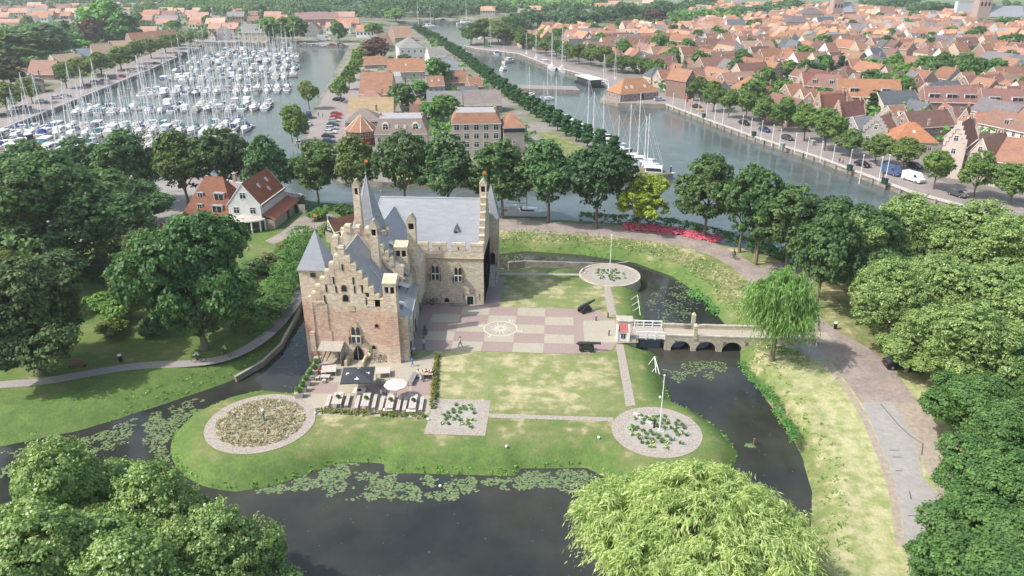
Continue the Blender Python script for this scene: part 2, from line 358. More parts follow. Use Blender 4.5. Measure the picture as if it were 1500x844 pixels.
def mrange(x,a,b_,c=0.,d=1.):
    n=N.new('ShaderNodeMapRange'); L.new(x,n.inputs[0])
    for i,v in enumerate((a,b_,c,d)): n.inputs[i+1].default_value=v
    return n.outputs[0]
def mixc(f,a,b_):
    n=N.new('ShaderNodeMix'); n.data_type='RGBA'
    if isinstance(f,float): n.inputs[0].default_value=f
    else: L.new(f,n.inputs[0])
    for i,x in ((6,a),(7,b_)):
        if isinstance(x,tuple): n.inputs[i].default_value=(*x,1)
        else: L.new(x,n.inputs[i])
    return n.outputs[2]
big=noi(.16,4,.6,st=(1,.8,1)); mid=noi(.55,5,.65); fine=noi(3.5,6,.75,st=(1,.7,1)); mow=noi(.9,2,.5,st=(.35,.9,1))
f0=math_('ADD',math_('MULTIPLY',big,.9),math_('MULTIPLY',mid,.55)); f0=math_('ADD',f0,math_('MULTIPLY',mow,.3)); f0=math_('ADD',f0,math_('MULTIPLY',fine,.25))
f1=math_('ADD',mrange(f0,.76,1.16),at.outputs['Fac'])
green=mixc(mrange(mid,.35,.65),(.085,.145,.045),(.13,.195,.055)); dry=mixc(mrange(noi(.8,4,.6),.35,.65),(.36,.315,.185),(.47,.42,.27))
oliv=(.185,.205,.085)
c1=mixc(mrange(f1,.15,.55),dry,oliv); c1=mixc(mrange(f1,.55,1.0),c1,green); c1=mixc(math_('MULTIPLY',mrange(at.outputs['Fac'],.0,-.3),.75),c1,mixc(mrange(mid,.4,.62),(.47,.45,.26),(.27,.33,.12)))
fv=mrange(fine,.3,.7,.72,1.25); vm=N.new('ShaderNodeVectorMath'); vm.operation='SCALE'; L.new(c1,vm.inputs[0]); L.new(fv,vm.inputs['Scale']); 
sp=N.new('ShaderNodeSeparateXYZ'); L.new(geo.outputs['Position'],sp.inputs[0])
farm=mrange(sp.outputs[1],1350.,1450.); strip=noi(.0016,1,.3,st=(.6,2.2,1)); fc=mixc(mrange(strip,.42,.5),(.10,.19,.08),(.17,.26,.12)); fc=mixc(mrange(strip,.56,.6),fc,(.5,.47,.28))
urb=math_('MULTIPLY',mrange(sp.outputs[1],214.,222.),1.); urbc=mixc(mrange(noi(.05,4,.6),.42,.58),(.10,.13,.06),(.26,.23,.20))
c2=mixc(urb,vm.outputs[0],urbc); c2=mixc(farm,c2,fc)
L.new(c2,b.inputs['Base Color'])
bp=N.new('ShaderNodeBump'); bp.inputs['Strength'].default_value=.5; bp.inputs['Distance'].default_value=.12; L.new(fine,bp.inputs['Height']); L.new(bp.outputs[0],b.inputs['Normal'])
me.materials.append(gm)
g_o=link(bpy.data.objects.new('ground',me)); tag(g_o,'grass covered ground with lawns, banks and the castle island',kind='structure')

watermat('moat_surface',(.024,.028,.027),.035,1.1,.08,(.050,.050,.038))
watermat('harbour_surface',(.075,.094,.09),.10,.9,.35,(.09,.112,.118))
def sheet(name,poly,z,k,label=None,parent=None,kind='structure',z0=None,side=None):
    mb=MB(); mb.prism([(p[0],p[1]) for p in poly],z0 if z0 is not None else z-.03,z,k,side=side,bottom=False)
    o=mb.obj(name,parent,fix=False)
    if parent is None: tag(o,label,kind=kind)
    elif label: o['label']=label
    return o
def offs(poly,d):
    n=len(poly); a=sum(poly[i][0]*poly[(i+1)%n][1]-poly[(i+1)%n][0]*poly[i][1] for i in range(n)); sg=1 if a>0 else -1; out=[]
    for i in range(n):
        p0,p1,p2=[Vector(poly[j%n][:2]) for j in (i-1,i,i+1)]
        e1=(p1-p0).normalized();e2=(p2-p1).normalized(); n1=Vector((e1.y,-e1.x));n2=Vector((e2.y,-e2.x)); b_=(n1+n2)
        b_=b_.normalized() if b_.length>1e-6 else n1; k=1/max(b_.dot(n1),.5); q=p1+b_*d*k*sg; out.append((q.x,q.y))
    return out
def ribbon(pts,w):   # centre line -> polygon
    l=[];r=[]
    for i,p in enumerate(pts):
        a=Vector(pts[max(i-1,0)]);b_=Vector(pts[min(i+1,len(pts)-1)]); d=(b_-a).normalized(); n=Vector((-d.y,d.x)); ww=w[i] if isinstance(w,(list,tuple)) else w
        l.append(tuple(Vector(p)+n*ww/2)); r.append(tuple(Vector(p)-n*ww/2))
    return l+r[::-1]
def smooth(pts,it=2):
    for _ in range(it):
        q=[pts[0]]
        for a,b_ in zip(pts,pts[1:]): q+=[(a[0]*.75+b_[0]*.25,a[1]*.75+b_[1]*.25),(a[0]*.25+b_[0]*.75,a[1]*.25+b_[1]*.75)]
        pts=q+[pts[-1]]
    return pts
sheet('moat_water',[(-150,40),(60,40),(60,90),(56,120),(44,139),(20,153),(-50,153),(-150,150)],WZ,'moat_surface','dark still water of the castle moat',z0=WZ-.02)
sheet('harbour_water',[(-900,150),(-60,165),(20,157),(40,143),(70,110),(900,60),(900,1000),(-900,1000)],-1.6,'harbour_surface','grey green harbour and canal water',z0=-1.62)

mat('brick_road',(.24,.205,.19),var=.2,scale=1.5,bump=.2,coord='World',col2=(.32,.265,.235),scale2=.3)
mat('old_asphalt',(.30,.29,.275),var=.12,scale=1.2,bump=.1,coord='World',col2=(.33,.315,.295),scale2=.4)
mat('park_path',(.29,.27,.26),var=.12,scale=2,coord='World')
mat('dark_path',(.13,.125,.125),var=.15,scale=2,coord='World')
mat('setts',(.33,.29,.25),var=.38,scale=4.5,bump=.5,coord='World',col2=(.33,.30,.265),scale2=1.)
mat('panel_red',(.30,.235,.215),var=.14,scale=3.5,bump=.2,coord='World',col2=(.31,.235,.21),scale2=.5)
mat('panel_yellow',(.37,.33,.26),var=.12,scale=3.5,bump=.2,coord='World',col2=(.37,.345,.28),scale2=.5)
mat('verge_sand',(.33,.28,.23),var=.25,scale=1.5,coord='World')
mat('soil',(.40,.34,.28),var=.4,scale=2.2,bump=.5,coord='World',col2=(.26,.25,.15),scale2=.9)
mat('bed_soil',(.34,.32,.29),var=.12,scale=2,coord='World')
mat('quay_paving',(.25,.215,.205),var=.12,scale=.6,coord='World',col2=(.28,.245,.23),scale2=.12)
mat('town_paving',(.22,.195,.18),var=.15,scale=.3,coord='World',col2=(.17,.16,.14),scale2=.06)
brickmat('retaining_wall',(.26,.23,.20),(.33,.29,.24),(.6,.58,.55),mix=.5,bw=.8,bh=.3)
# road from lower right up past the bridge and along the canal
rdL=[(1335,850),(1325,790),(1315,720),(1290,650),(1262,590),(1215,525),(1165,482),(1130,450),(1100,415),(1065,385),(1010,362),(940,351),(840,345),(735,338)]
rdR=[(1400,850),(1388,790),(1385,735),(1372,660),(1345,590),(1305,535),(1265,505),(1225,485),(1185,450),(1150,425),(1115,395),(1085,375),(1030,348),(950,336),(850,328),(735,321)]
road_poly=smooth(GP(rdL[4:]),1)+[(-16,167.5),(-45,170.5),(-45,174.5),(-16,171.6)]+smooth(GP(rdR[4:])[::-1],1)
sheet('brick_road',road_poly,.03,'brick_road','red brick road curving round the moat')
asp=smooth(GP(rdL[:5]),1)+GP([(1305,588)])+GP([(1340,640),(1352,700),(1385,737),(1388,790),(1400,850)])
sheet('asphalt_road',asp[:],.036,'old_asphalt','pale worn asphalt road at lower right')
sheet('road_apron',GP([(1290,560),(1345,588),(1395,650),(1420,760),(1384,740),(1352,680),(1338,640),(1302,590)]),.02,'verge_sand','sandy brick apron beside the asphalt road')
for i,pl in enumerate(([(1290,592),(1318,625),(1335,640)],[(1335,640),(1352,650),(1350,667)],[(1303,660),(1317,660)],[(1308,670),(1320,670)],[(1312,690),(1322,690)],[(1332,720),(1335,732)],[(1330,756),(1345,756),(1362,762)])):
    mb=MB(); mb.prism(ribbon(GP(pl),.16),.037,.041,'dark_path',bottom=False); tag(mb.obj('tar_seam',fix=False),'dark tar repair line on the pale asphalt road',kind='structure')
# branch to the bridge, and sandy verge along road
sheet('bridge_approach',GP([(1078,497),(1120,502),(1165,512),(1200,530),(1215,525),(1165,482),(1150,470),(1120,480),(1080,481)]),.024,'old_asphalt','pale paved approach from the road to the bridge')
vg=smooth(GP([(1205,530),(1252,592),(1280,655),(1303,720),(1312,800)]),1)
sheet('sandy_verge',vg+[(p[0]+.9,p[1]) for p in vg[::-1]],.012,'verge_sand','sandy verge along the left edge of the road')
sheet('parking_spur',GP([(1110,392),(1150,385),(1200,400),(1180,430),(1150,425)]),.018,'brick_road','short brick spur to the waterside under the trees')
# left park path
pa=smooth(GP([(-60,575),(0,563),(60,560),(130,547),(200,535),(290,533),(340,523),(385,498),(415,468),(438,435),(444,415)]),2)
sheet('park_path',ribbon(pa[:-12],[2.1]*len(pa[:-12])),.03,'park_path','pale path through the park left of the moat')
sheet('park_path_painted_shade',ribbon(pa[-13:],2.1),.034,'dark_path','park path between the hedge and the moat, shade painted into its colour')  # darker material stands in for the shade on this stretch of path
sheet('left_square',GP([(150,262),(300,268),(330,300),(300,330),(230,345),(150,350),(90,380),(40,400),(20,330)]),.03,'park_path','grey paved square and lane by the marina')
sheet('house_yard',GP([(388,353),(412,341),(440,318),(478,311),(502,322),(470,334),(430,346),(400,358)]),.03,'brick_road','brick yard beside the white house')
# island paths
sheet('courtyard',[(-22,102.6)]+GP([(868,518),(897,512),(903,503),(935,502),(935,468),(893,467),(888,463),(878,454)])+[(-9.5,119.6),(-9.5,133.5),(-13,133.5),(-13,121),(-24,122)],.03,'panel_red','checkered brick courtyard in front of the castle')
court=bpy.data.objects['courtyard']
gxs=[-20.75+4.83*i for i in range(6)]; gys=[102.8+3.3*i for i in range(6)]
for i in range(5):
    for j in range(5):
        y_=(i+j)%2==0 and not (i==2 and j==2)
        mb=MB(); mb.box(gxs[i]+.02,gys[j]+.02,.02,gxs[i+1]-.02,gys[j+1]-.02,.052,'panel_yellow' if y_ is False else 'panel_red')
        o=mb.obj('paving_panel',court,fix=False)
o=sheet('paving_panel',GP([(856,503),(905,502),(901,470),(854,470)]),.054,'panel_yellow',parent=court,label='large plain yellow panel in front of the bridge')
# compass rose
mat('rose_white',(.60,.56,.50),var=.08,scale=3)
mb=MB(); ccx,ccy=-8.7,110.9; n=48
ring=[];fs=[]
for i in range(n):
    a=2*PI*i/n
    for r_ in (2.62,2.8): ring.append((ccx+r_*math.cos(a),ccy+r_*math.sin(a),.062))
fs=[(2*i,2*i+1,(2*i+3)%(2*n),(2*i+2)%(2*n)) for i in range(n)]
mb.add(ring,fs,'rose_white')
for i in range(16):
    a=2*PI*i/16+R(20); r_=2.45 if i%2==0 else 1.9; w_=.19
    mb.add([(ccx+.25*math.cos(a),ccy+.25*math.sin(a),.063),(ccx+.75*math.cos(a+w_),ccy+.75*math.sin(a+w_),.063),(ccx+r_*math.cos(a),ccy+r_*math.sin(a),.063),(ccx+.75*math.cos(a-w_*.4),ccy+.75*math.sin(a-w_*.4),.063)],[(3,2,1,0)],'rose_white')
o=mb.obj('compass_rose',court,fix=False); o['label']='white star compass rose set in a ring in the paving'
def text_mesh(txt,size,ext=0.):
    cu=bpy.data.curves.new('t','FONT'); cu.body=txt; cu.size=size; cu.align_x='CENTER'; cu.align_y='CENTER'; cu.extrude=ext
    o=bpy.data.objects.new('t',cu); C.objects.link(o); bpy.context.view_layer.update()
    me=bpy.data.meshes.new_from_object(o.evaluated_get(bpy.context.evaluated_depsgraph_get())); bpy.data.objects.remove(o); return me
for ch,a in (('N',62),('O',-14),('Z',242),('W',168)):
    me=text_mesh(ch,1.); me.materials.append(MT('off_white'))
    o=inst('compass_letter',me,court,(ccx+3.35*math.cos(R(a)),ccy+3.35*math.sin(R(a)),.066),R(0)); o['label']='white compass letter '+ch
def annulus(name,cx,cy,r0,r1,z,k,label,n=56):
    mb=MB(); P=[]
    for i in range(n):
        a=2*PI*i/n
        for r_ in (r0,r1): P.append((cx+r_*math.cos(a),cy+r_*math.sin(a),z))
    for i in range(n): P.append((P[2*i+1][0],P[2*i+1][1],z-.1))
    mb.add(P,[(2*i,2*i+1,(2*i+3)%(2*n),(2*i+2)%(2*n)) for i in range(n)]+[(2*i+1,2*n+i,2*n+(i+1)%n,(2*i+3)%(2*n)) for i in range(n)],k)
    return tag(mb.obj(name,fix=False),label,kind='structure')
def disc(cx,cy,r,n=40): return [(cx+r*math.cos(2*PI*i/n),cy+r*math.sin(2*PI*i/n)) for i in range(n)]
cl=G(382,619); cr=G(962,632)
sheet('garden_bed_soil',disc(*cl,5.75),.03,'soil','dry weedy soil of the large round bed')
annulus('ring_path',*cl,5.7,7.0,.05,'setts','ring of stone setts round the dry left bed')
sheet('garden_bed_soil',disc(*cr,4.25),.03,'bed_soil','pale soil of the round rose bed with flagpole')
annulus('ring_path',*cr,4.2,5.75,.05,'setts','ring of stone setts round the flagpole bed')
sq=GP([(636,584),(717,586),(713,639),(621,638)]); sx0=(sq[0][0]+sq[3][0])/2;sx1=(sq[1][0]+sq[2][0])/2;sy0=sq[2][1];sy1=sq[0][1]
sheet('square_path',[(sx0,sy0),(sx1,sy0),(sx1,sy1),(sx0,sy1)],.04,'setts','square frame of stone setts round the rose bed')
sheet('garden_bed_soil',[(sx0+1.5,sy0+1.4),(sx1-1.5,sy0+1.4),(sx1-1.5,sy1-1.2),(sx0+1.5,sy1-1.2)],.055,'bed_soil','pale soil of the square rose bed')
p0=G(717,609); sheet('sett_path',[(sx1,p0[1]-.5),(cr[0]-5.4,p0[1]-.5+.1),(cr[0]-5.4,p0[1]+.5),(sx1,p0[1]+.5)],.036,'setts','narrow sett path between square and round beds')
sheet('sett_path',GP([(902,505),(913,505),(931,594),(917,596)]),.034,'setts','narrow sett path from courtyard to the flagpole bed')
sheet('sett_path',GP([(884,416),(893,416),(903,461),(891,463)]),.034,'setts','narrow sett path from courtyard to the round bastion')
sheet('sett_path',GP([(730,400),(852,401),(852,404),(730,403)]),.034,'setts','narrow path along the moat wall behind the lawn')
annulus('bastion_path',_bc.x,_bc.y,3.6,5.6,.04,'setts','ring of setts on top of the round bastion')
sheet('garden_bed_soil',disc(_bc.x,_bc.y,3.65),.03,'bed_soil','round rose bed soil on the bastion')
# terrace
ter=GP([(435,578),(470,522),(600,530),(637,519),(632,600),(620,612),(457,608)])
sheet('terrace',ter,.03,'panel_yellow','yellow and red brick terrace of the castle cafe')
terr=bpy.data.objects['terrace']
for pl in ([(462,560),(497,560),(492,577),(452,577)],[(487,590),(540,590),(536,606),(480,606)],[(534,562),(600,561),(598,579),(530,580)],[(604,545),(634,545),(633,580),(602,580)],[(560,592),(600,592),(598,607),(556,607)]):
    sheet('paving_panel',GP(pl),.036,'panel_red',parent=terr,label='red brick panel of the terrace')
# town and harbour surfaces
def quay(name,line,w,label,k='quay_paving',side=1,z=.06):
    pts=[Vector(p) for p in line]; inner=[]
    for i,p in enumerate(pts):
        d=(pts[min(i+1,len(pts)-1)]-pts[max(i-1,0)]).normalized(); inner.append(tuple(p+Vector((d.y,-d.x))*w*side))
    mb=MB(); mb.prism([tuple(p) for p in pts]+inner[::-1],-3,z,k,side='retaining_wall',bottom=False); o=tag(mb.obj(name,fix=False),label,kind='structure')
    # coping beam and fender posts
    cb=MB()
    for a,b_ in zip(pts,pts[1:]):
        d=(b_-a).normalized(); nn=Vector((d.y,-d.x))*side; L_=(b_-a).length
        q=[a-nn*.25,b_-nn*.25,b_+nn*.35,a+nn*.35]
        cb.prism([tuple(v) for v in q],z-.35,z+.22,'concrete')
    cb.obj('coping',o)
    st=MB()
    for a,b_ in zip(pts,pts[1:]):
        d=(b_-a).normalized(); nn=Vector((d.y,-d.x))*side; L_=(b_-a).length; k_=int(L_/5)
        for i in range(k_):
            p=a+d*(i+.5)*L_/max(k_,1)-nn*.42; st.box(p.x-.2,p.y-.2,-2.6,p.x+.2,p.y+.2,z-.05,'wood_grey')
    if st.v: m_=st.obj('fender_posts',o); m_['kind']='stuff'
    return o
sheet('town_pavement',[(112,172)]+[(p[0]+1,p[1]) for p in QR[1:]]+[(24,362)]+[(p[0]+2,p[1]) for p in QF[1:]]+[(-60,640),(300,900),(700,700),(500,200),(300,120),(160,150)],.03,'town_paving','brick and earth ground between the old town houses')
quay('right_quay',[(110,172)]+QR[1:],16,'brick quay street along the right side of the harbour',side=1)
quay('far_quay',QF,12,'far brick quay beside moored sailing boats',side=1)
mat('island_ground',(.24,.215,.195),var=.2,scale=.3,coord='World',col2=(.12,.15,.07),scale2=.07)
sheet('island_street',L3R+[(33.4,214.4)]+L3F+L3L+[(-160,760)],.05,'island_ground','paved land of the harbour island with car park',z0=-3,side='retaining_wall')
sheet('harbour_spit',SPIT+[(60,365),(62,335)],.07,'quay_paving','paved spit carrying the harbour building',z0=-3,side='retaining_wall')
sheet('parking_surface',[(-86,252),(-61,252),(-86,420),(-135,560),(-148,560),(-103,322)],.075,'quay_paving','long brick car park beside the marina')
sheet('grass_strip',[(8,206),(24,213),(12,240),(-2,270),(-8,270),(0,240)],.08,mat('lawn',(.12,.17,.05),var=.3,scale=.8,coord='World',col2=(.24,.23,.10),scale2=.3),'grass strip between apartments and the harbour')
sheet('grass_strip',[(-46,203),(-6,203.5),(-6,214),(-50,214)],.085,'lawn','lawn in front of the apartments')
quay('marina_quay',list(reversed(ML)),22,'brick road along the left side of the marina',side=-1)
quay('marina_end_quay',list(reversed(MF))+[],14,'far quay of the marina with parked cars',side=-1) if False else quay('marina_end_quay',[(-296,612),(-279,608),(-178,592),(-155,588)],16,'far quay of the marina with parked cars',side=-1)
quay('square_quay',[(-150,209),(-132,205.8),(-100.6,204),(-75,190),(-66,186)],9,'brick quay of the small harbour square',side=1)
sheet('small_pier',[(-22,388),(8,384),(10,372),(-18,375)],.1,'quay_paving','small grassy pier head beside moored yachts',z0=-3,side='retaining_wall')
# ================= castle =================
castle=empty('castle',(-24,115,0),0,'medieval brick castle with slate roofs, stepped gables and slender turrets on the moat island','castle')
CO=Vector((-24,115,0))
def cpart(mb,name,label=None,parent=None):
    for i,v in enumerate(mb.v): mb.v[i]=(v[0]-CO.x,v[1]-CO.y,v[2]-CO.z)
    o=mb.obj(name,parent or castle)
    if label: o['label']=label
    return o
def merlon(x0,y0,z0,x1,y1,z1,parent,k=brick,cap='coping',caph=.28):
    mb=MB(); mb.box(x0,y0,z0,x1,y1,z1-caph,k); mb.box(x0-.04,y0-.04,z1-caph,x1+.04,y1+.04,z1,cap,taper=.1)
    return cpart(mb,'merlon',parent=parent)
def wallholes(mb,x0,x1,z0,z1,y,t,k,holes,top=None,axis='x'):
    """wall in the xz plane (front face at y, thickness t going back) with rectangular holes; every hole shows a recessed dark face"""
    xs=sorted({x0,x1}|{h[0] for h in holes}|{h[1] for h in holes}); zs=sorted({z0,z1}|{h[2] for h in holes}|{h[3] for h in holes})
    def P(x,yy,z): return (x,yy,z) if axis=='x' else (yy,x,z)
    for a,b_ in zip(xs,xs[1:]):
        for c,d in zip(zs,zs[1:]):
            cx,cz=(a+b_)/2,(c+d)/2
            if any(h[0]<cx<h[1] and h[2]<cz<h[3] for h in holes): continue
            mb.add([P(a,y,c),P(b_,y,c),P(b_,y,d),P(a,y,d)],[(0,1,2,3)],k)
    for a,b_,c,d in [h[:4] for h in holes]:
        mb.add([P(a,y,c),P(b_,y,c),P(b_,y,d),P(a,y,d),P(a,y+t,c),P(b_,y+t,c),P(b_,y+t,d),P(a,y+t,d)],[(0,1,5,4),(1,2,6,5),(2,3,7,6),(3,0,4,7)],k)
        mb.add([P(a,y+t,c),P(b_,y+t,c),P(b_,y+t,d),P(a,y+t,d)],[(0,1,2,3)],'dark_void')
def arch(cx,z0,w,h,n=8,pointed=True):
    """outline of an arched opening in xz"""
    hw=w/2; pts=[(cx-hw,z0),(cx+hw,z0),(cx+hw,z0+h-w*(.8 if pointed else .5))]
    zs=z0+h-w*(.8 if pointed else .5); H_=w*(.8 if pointed else .5)
    for i in range(1,n):
        t=i/n
        if pointed:
            xx=hw*(1-2*t); zz_=H_*(1-abs(1-2*t)**1.7)
        else: a=PI*t; xx=hw*math.cos(a); zz_=H_*math.sin(a)
        pts.append((cx+xx,zs+zz_))
    pts.append((cx-hw,zs)); return pts
def gothic(name,cx,z0,w,h,y,surround=brick2,face=1,shutters=False,axis='x',label=None):
    """gothic two-light window standing proud of a wall: brick surround, dark reveal, two arched lights, square lights below"""
    m=MB(); f=MB(); g=MB()
    def pr(mb,prof,ya,yb,k):
        if axis=='x': mb.xprism(prof,ya,yb,k)
        else: mb.yprism(prof,ya,yb,k)
    s=1 if axis=='x' else -1
    m.__init__(); o_=arch(cx,z0-.1,w+.44,h+.32); pr(m,o_,y+s*.02,y-s*.10,MT('surround'))
    i_=arch(cx,z0,w,h); pr(m,i_,y-s*.10,y-s*.14,'stone_pale')
    root=cpart(m,name,label)
    lw=w*.36
    for sgn in (-1,1):
        pr(g,arch(cx+sgn*w*.235,z0+h*.40,lw,h*.42),y-s*.14,y-s*.19,'glass_dark')
    g_o=cpart(g,'light',parent=castle); g_o.parent=root
    q=MB()
    for sgn in (-1,1):
        c0=cx+sgn*w*.235; a,b_=c0-lw/2,c0+lw/2
        if axis=='x': q.box(a,y-.2,z0+.05,b_,y-.14,z0+h*.33,'glass_dark')
        else: q.box(y+.14,a,z0+.05,y+.2,b_,z0+h*.33,'glass_dark')
        for e in (a-.06,b_+.0):
            if axis=='x': q.box(e,y-.24,z0,e+.07,y-.13,z0+h*.36,'white_paint')
        if axis=='x': q.box(a-.06,y-.24,z0+h*.33,b_+.06,y-.13,z0+h*.38,'white_paint'); q.box(a-.06,y-.24,z0-.0,b_+.06,y-.13,z0+.05,'white_paint')
    q_o=cpart(q,'lower_light'); q_o.parent=root
    if shutters:
        for sgn in (-1,1):
            h_=MB(); c0=cx+sgn*(w/2+.16)
            h_.box(c0-.04,y-.75,z0-.05,c0+.04,y-.12,z0+h*.36,'wood_brown'); cpart(h_,'shutter').parent=root
    return root
mat('surround',(.36,.20,.15),var=.3,scale=3,bump=.3,col2=(.40,.33,.25),scale2=1.)
# ---- front block ----
FX0,FX1,FY=-36.2,-21.6,99.0
mb=MB(); mb.box(-36.2,FY+.0,-2.5,-24.7,110.5,9.4,brick)
front=cpart(mb,'front_block')
# blind niche and relieving strips
mb=MB()
mb.box(-36.45,FY-.22,-2.5,-35.7,FY+.05,4.6,brick); cpart(mb,'corner_pier',parent=front); mb=MB(); mb.box(-33.6,FY-.12,4.9,-33.4,FY+.05,9.6,brick); mb.box(-35.6,FY-.12,9.3,-33.4,FY+.05,9.6,brick); mb.box(-35.75,FY-.12,4.5,-35.55,FY+.05,9.6,brick)
cpart(mb,'niche_frame',parent=front); mb=MB(); mb.box(-30.3,FY-.08,8.2,-29.3,FY+.05,9.1,'stone_pale'); cpart(mb,'stone_tablet',parent=front); mb=MB(); mb.box(-33.5,FY-.1,1.9,-33.1,FY+.05,4.9,brick)
cpart(mb,'pilaster',parent=front)
mb=MB()
mb.add([(-36.75,FY-.5,-2.5),(-35.6,FY-.5,-2.5),(-35.6,FY-.02,4.2),(-36.45,FY-.02,4.2),(-36.75,FY+1,-2.5),(-36.45,FY+1,4.2)],[(0,1,2,3),(4,0,3,5),(4,5,3,2,1,0) if False else (1,4,5,2)],'surround')
cpart(mb,'buttress',parent=front)
# stepped gable (front)
gz=9.4; gx0,gx1,gp=-35.35,-25.75,-30.55; steps=[]
mb=MB(); mb.xprism([(-36.2,gz-.2),(-24.7,gz-.2),(-24.7,10.0),(-27.2,10.0),(gp+.9,16.0),(gp+.45,17.5),(gp-.45,17.5),(gp-.9,16.0),(-34.9,10.6),(-36.2,10.2)],FY-.015,FY+.75,brick)
gab=cpart(mb,'stepped_gable')
NS=6
for sgn in (-1,1):
    for i in range(NS):
        xa=gp+sgn*(.45+.78*i); xb=gp+sgn*(.45+.78*(i+1)); zt=16.95-i*1.18
        zb=zt-2.2
        k2=MB(); k2.box(min(xa,xb)+.01,FY-.06,zb,max(xa,xb)-.01,FY+.8,zt-.3,brick); k2.box(min(xa,xb)-.02,FY-.08,zt-.3,max(xa,xb)+.02,FY+.85,zt,'coping' if i==0 or i>3 else 'stone_pale',taper=.08)
        cpart(k2,'gable_step',parent=gab)
k2=MB(); k2.box(gp-.45,FY-.05,15.9,gp+.45,FY+.82,18.0,brick); k2.box(gp-.5,FY-.1,18.0,gp+.5,FY+.86,18.3,'coping',taper=.15); cpart(k2,'gable_step',parent=gab)
for x,z0,z1 in ((gp-1.5,12.5,13.6),(gp+1.4,12.5,13.6),(gp-2.7,11.2,12.3),(gp+2.6,11.2,12.3),(gp-1.25,11.1,12.2),(gp+1.5,11.1,12.2),(gp-3.1,9.5,10.6),(gp+3.1,9.3,10.4),(gp,14.6,15.6)):
    k2=MB(); k2.box(x-.09,FY-.1,z0,x+.09,FY+.02,z1,'dark_void'); cpart(k2,'arrow_slit',parent=gab)
def opening(cx,z0,w_,h_,y,pointed=False,parent=None,k='glass_dark',label=None,name='window',axis='x',sur='surround'):
    m=MB(); s=1 if axis=='x' else -1
    f=(lambda p,a,b_,kk: m.xprism(p,a,b_,kk)) if axis=='x' else (lambda p,a,b_,kk: m.yprism(p,a,b_,kk))
    f(arch(cx,z0-.08,w_+.26,h_+.2,pointed=pointed),y+s*.02,y-s*.06,sur)
    f(arch(cx,z0,w_,h_,pointed=pointed),y-s*.02,y-s*.075,k)
    return cpart(m,name,label,parent)
opening(gp-.05,11.35,.75,.95,FY,parent=gab); opening(gp+.05,9.75,.8,1.05,FY,parent=gab,k='dark_void')
gothic('gothic_window',-29.45,2.95,1.55,3.3,FY,shutters=True,label='pointed gothic window with open shutters in the front gable wall')
for x,z in ((-26.2,5.6),(-26.9,2.0)): opening(x,z,.5,.55,FY,parent=front,k='dark_void')
opening(-29.3,-.1,1.5,2.5,FY-.02,pointed=True,k='dark_void',name='cellar_door',label='dark arched cellar door behind the terrace')
k2=MB(); k2.box(-29.42,FY-.16,0,-29.3,FY-.08,2.3,'metal_grey'); cpart(k2,'door_post')
k2=MB(); k2.box(-31.0,FY-2.2,-.1,-30.6,FY-.1,1.0,'stone_pale'); cpart(k2,'stair_cheek'); k2=MB(); k2.box(-28.35,FY-2.3,-.1,-28.05,FY-.1,.9,'stone_pale'); cpart(k2,'stair_cheek')
k2=MB(); k2.box(-27.6,FY-.05,.3,-27.2,FY+.02,2.1,mat('moss',(.30,.34,.12),var=.3,scale=3)); cpart(k2,'moss_patch')
# parapet right of the gable
mb=MB(); mb.box(-27.45,FY-.06,9.0,-24.75,FY+.7,10.15,brick); mb.box(-27.5,FY-.12,10.15,-24.72,FY+.76,10.4,'coping',taper=.1); cpart(mb,'parapet')
# chimney turret with two arched openings
def turret(x0,x1,y0,y1,zb,zt,label,cap='pointed',holes=1,base=.0,hz=None,k=brick):
    m=MB(); cx,cy=(x0+x1)/2,(y0+y1)/2; a,b_=(x1-x0)/2,(y1-y0)/2; hb=hz if hz is not None else zt-2.1
    P=[]
    for z,g_ in ((zb,base),(hb,0)):
        for dx,dy in ((-1,-1),(1,-1),(1,1),(-1,1)): P.append((cx+dx*(a+g_),cy+dy*(b_+g_),z))
    m.add(P,[(0,1,5,4),(1,2,6,5),(2,3,7,6),(3,0,4,7),(3,2,1,0),(4,5,6,7)],k)
    t=.22
    for dx in (-1,1):
        for dy in (-1,1): m.box(cx+dx*a-(t if dx>0 else 0),cy+dy*b_-(t if dy>0 else 0),hb,cx+dx*a+(t if dx<0 else 0),cy+dy*b_+(t if dy<0 else 0),hb+1.15,k)
    if holes==2: m.box(cx-.12,cy-b_,hb,cx+.12,cy+b_,hb+1.15,k)
    m.box(x0+t,y0+t+.25,hb,x1-t,y1-t,hb+1.1,'dark_void')
    m.box(x0-.03,y0-.03,hb+1.15,x1+.03,y1+.03,hb+1.55,k)
    o=cpart(m,'chimney_turret',label)
    c=MB()
    if cap=='pointed':
        c.xprism([(x0-.06,hb+1.55),(x1+.06,hb+1.55),(cx+.08,zt+.25),(cx-.08,zt+.25)],y0-.06,y1+.06,'coping')
    elif cap=='lean': c.yprism([(y0-.08,hb+1.5),(y0-.08,hb+1.75),(y1+.08,zt+.3),(y1+.08,hb+1.5)],x0-.08,x1+.08,'coping')
    cpart(c,'turret_cap',parent=o)
    return o
turret(-24.75,-22.85,98.35,100.0,-1.5,13.6,'broad chimney turret at the right corner of the front wall',cap='lean',holes=2,base=.12,hz=11.3)
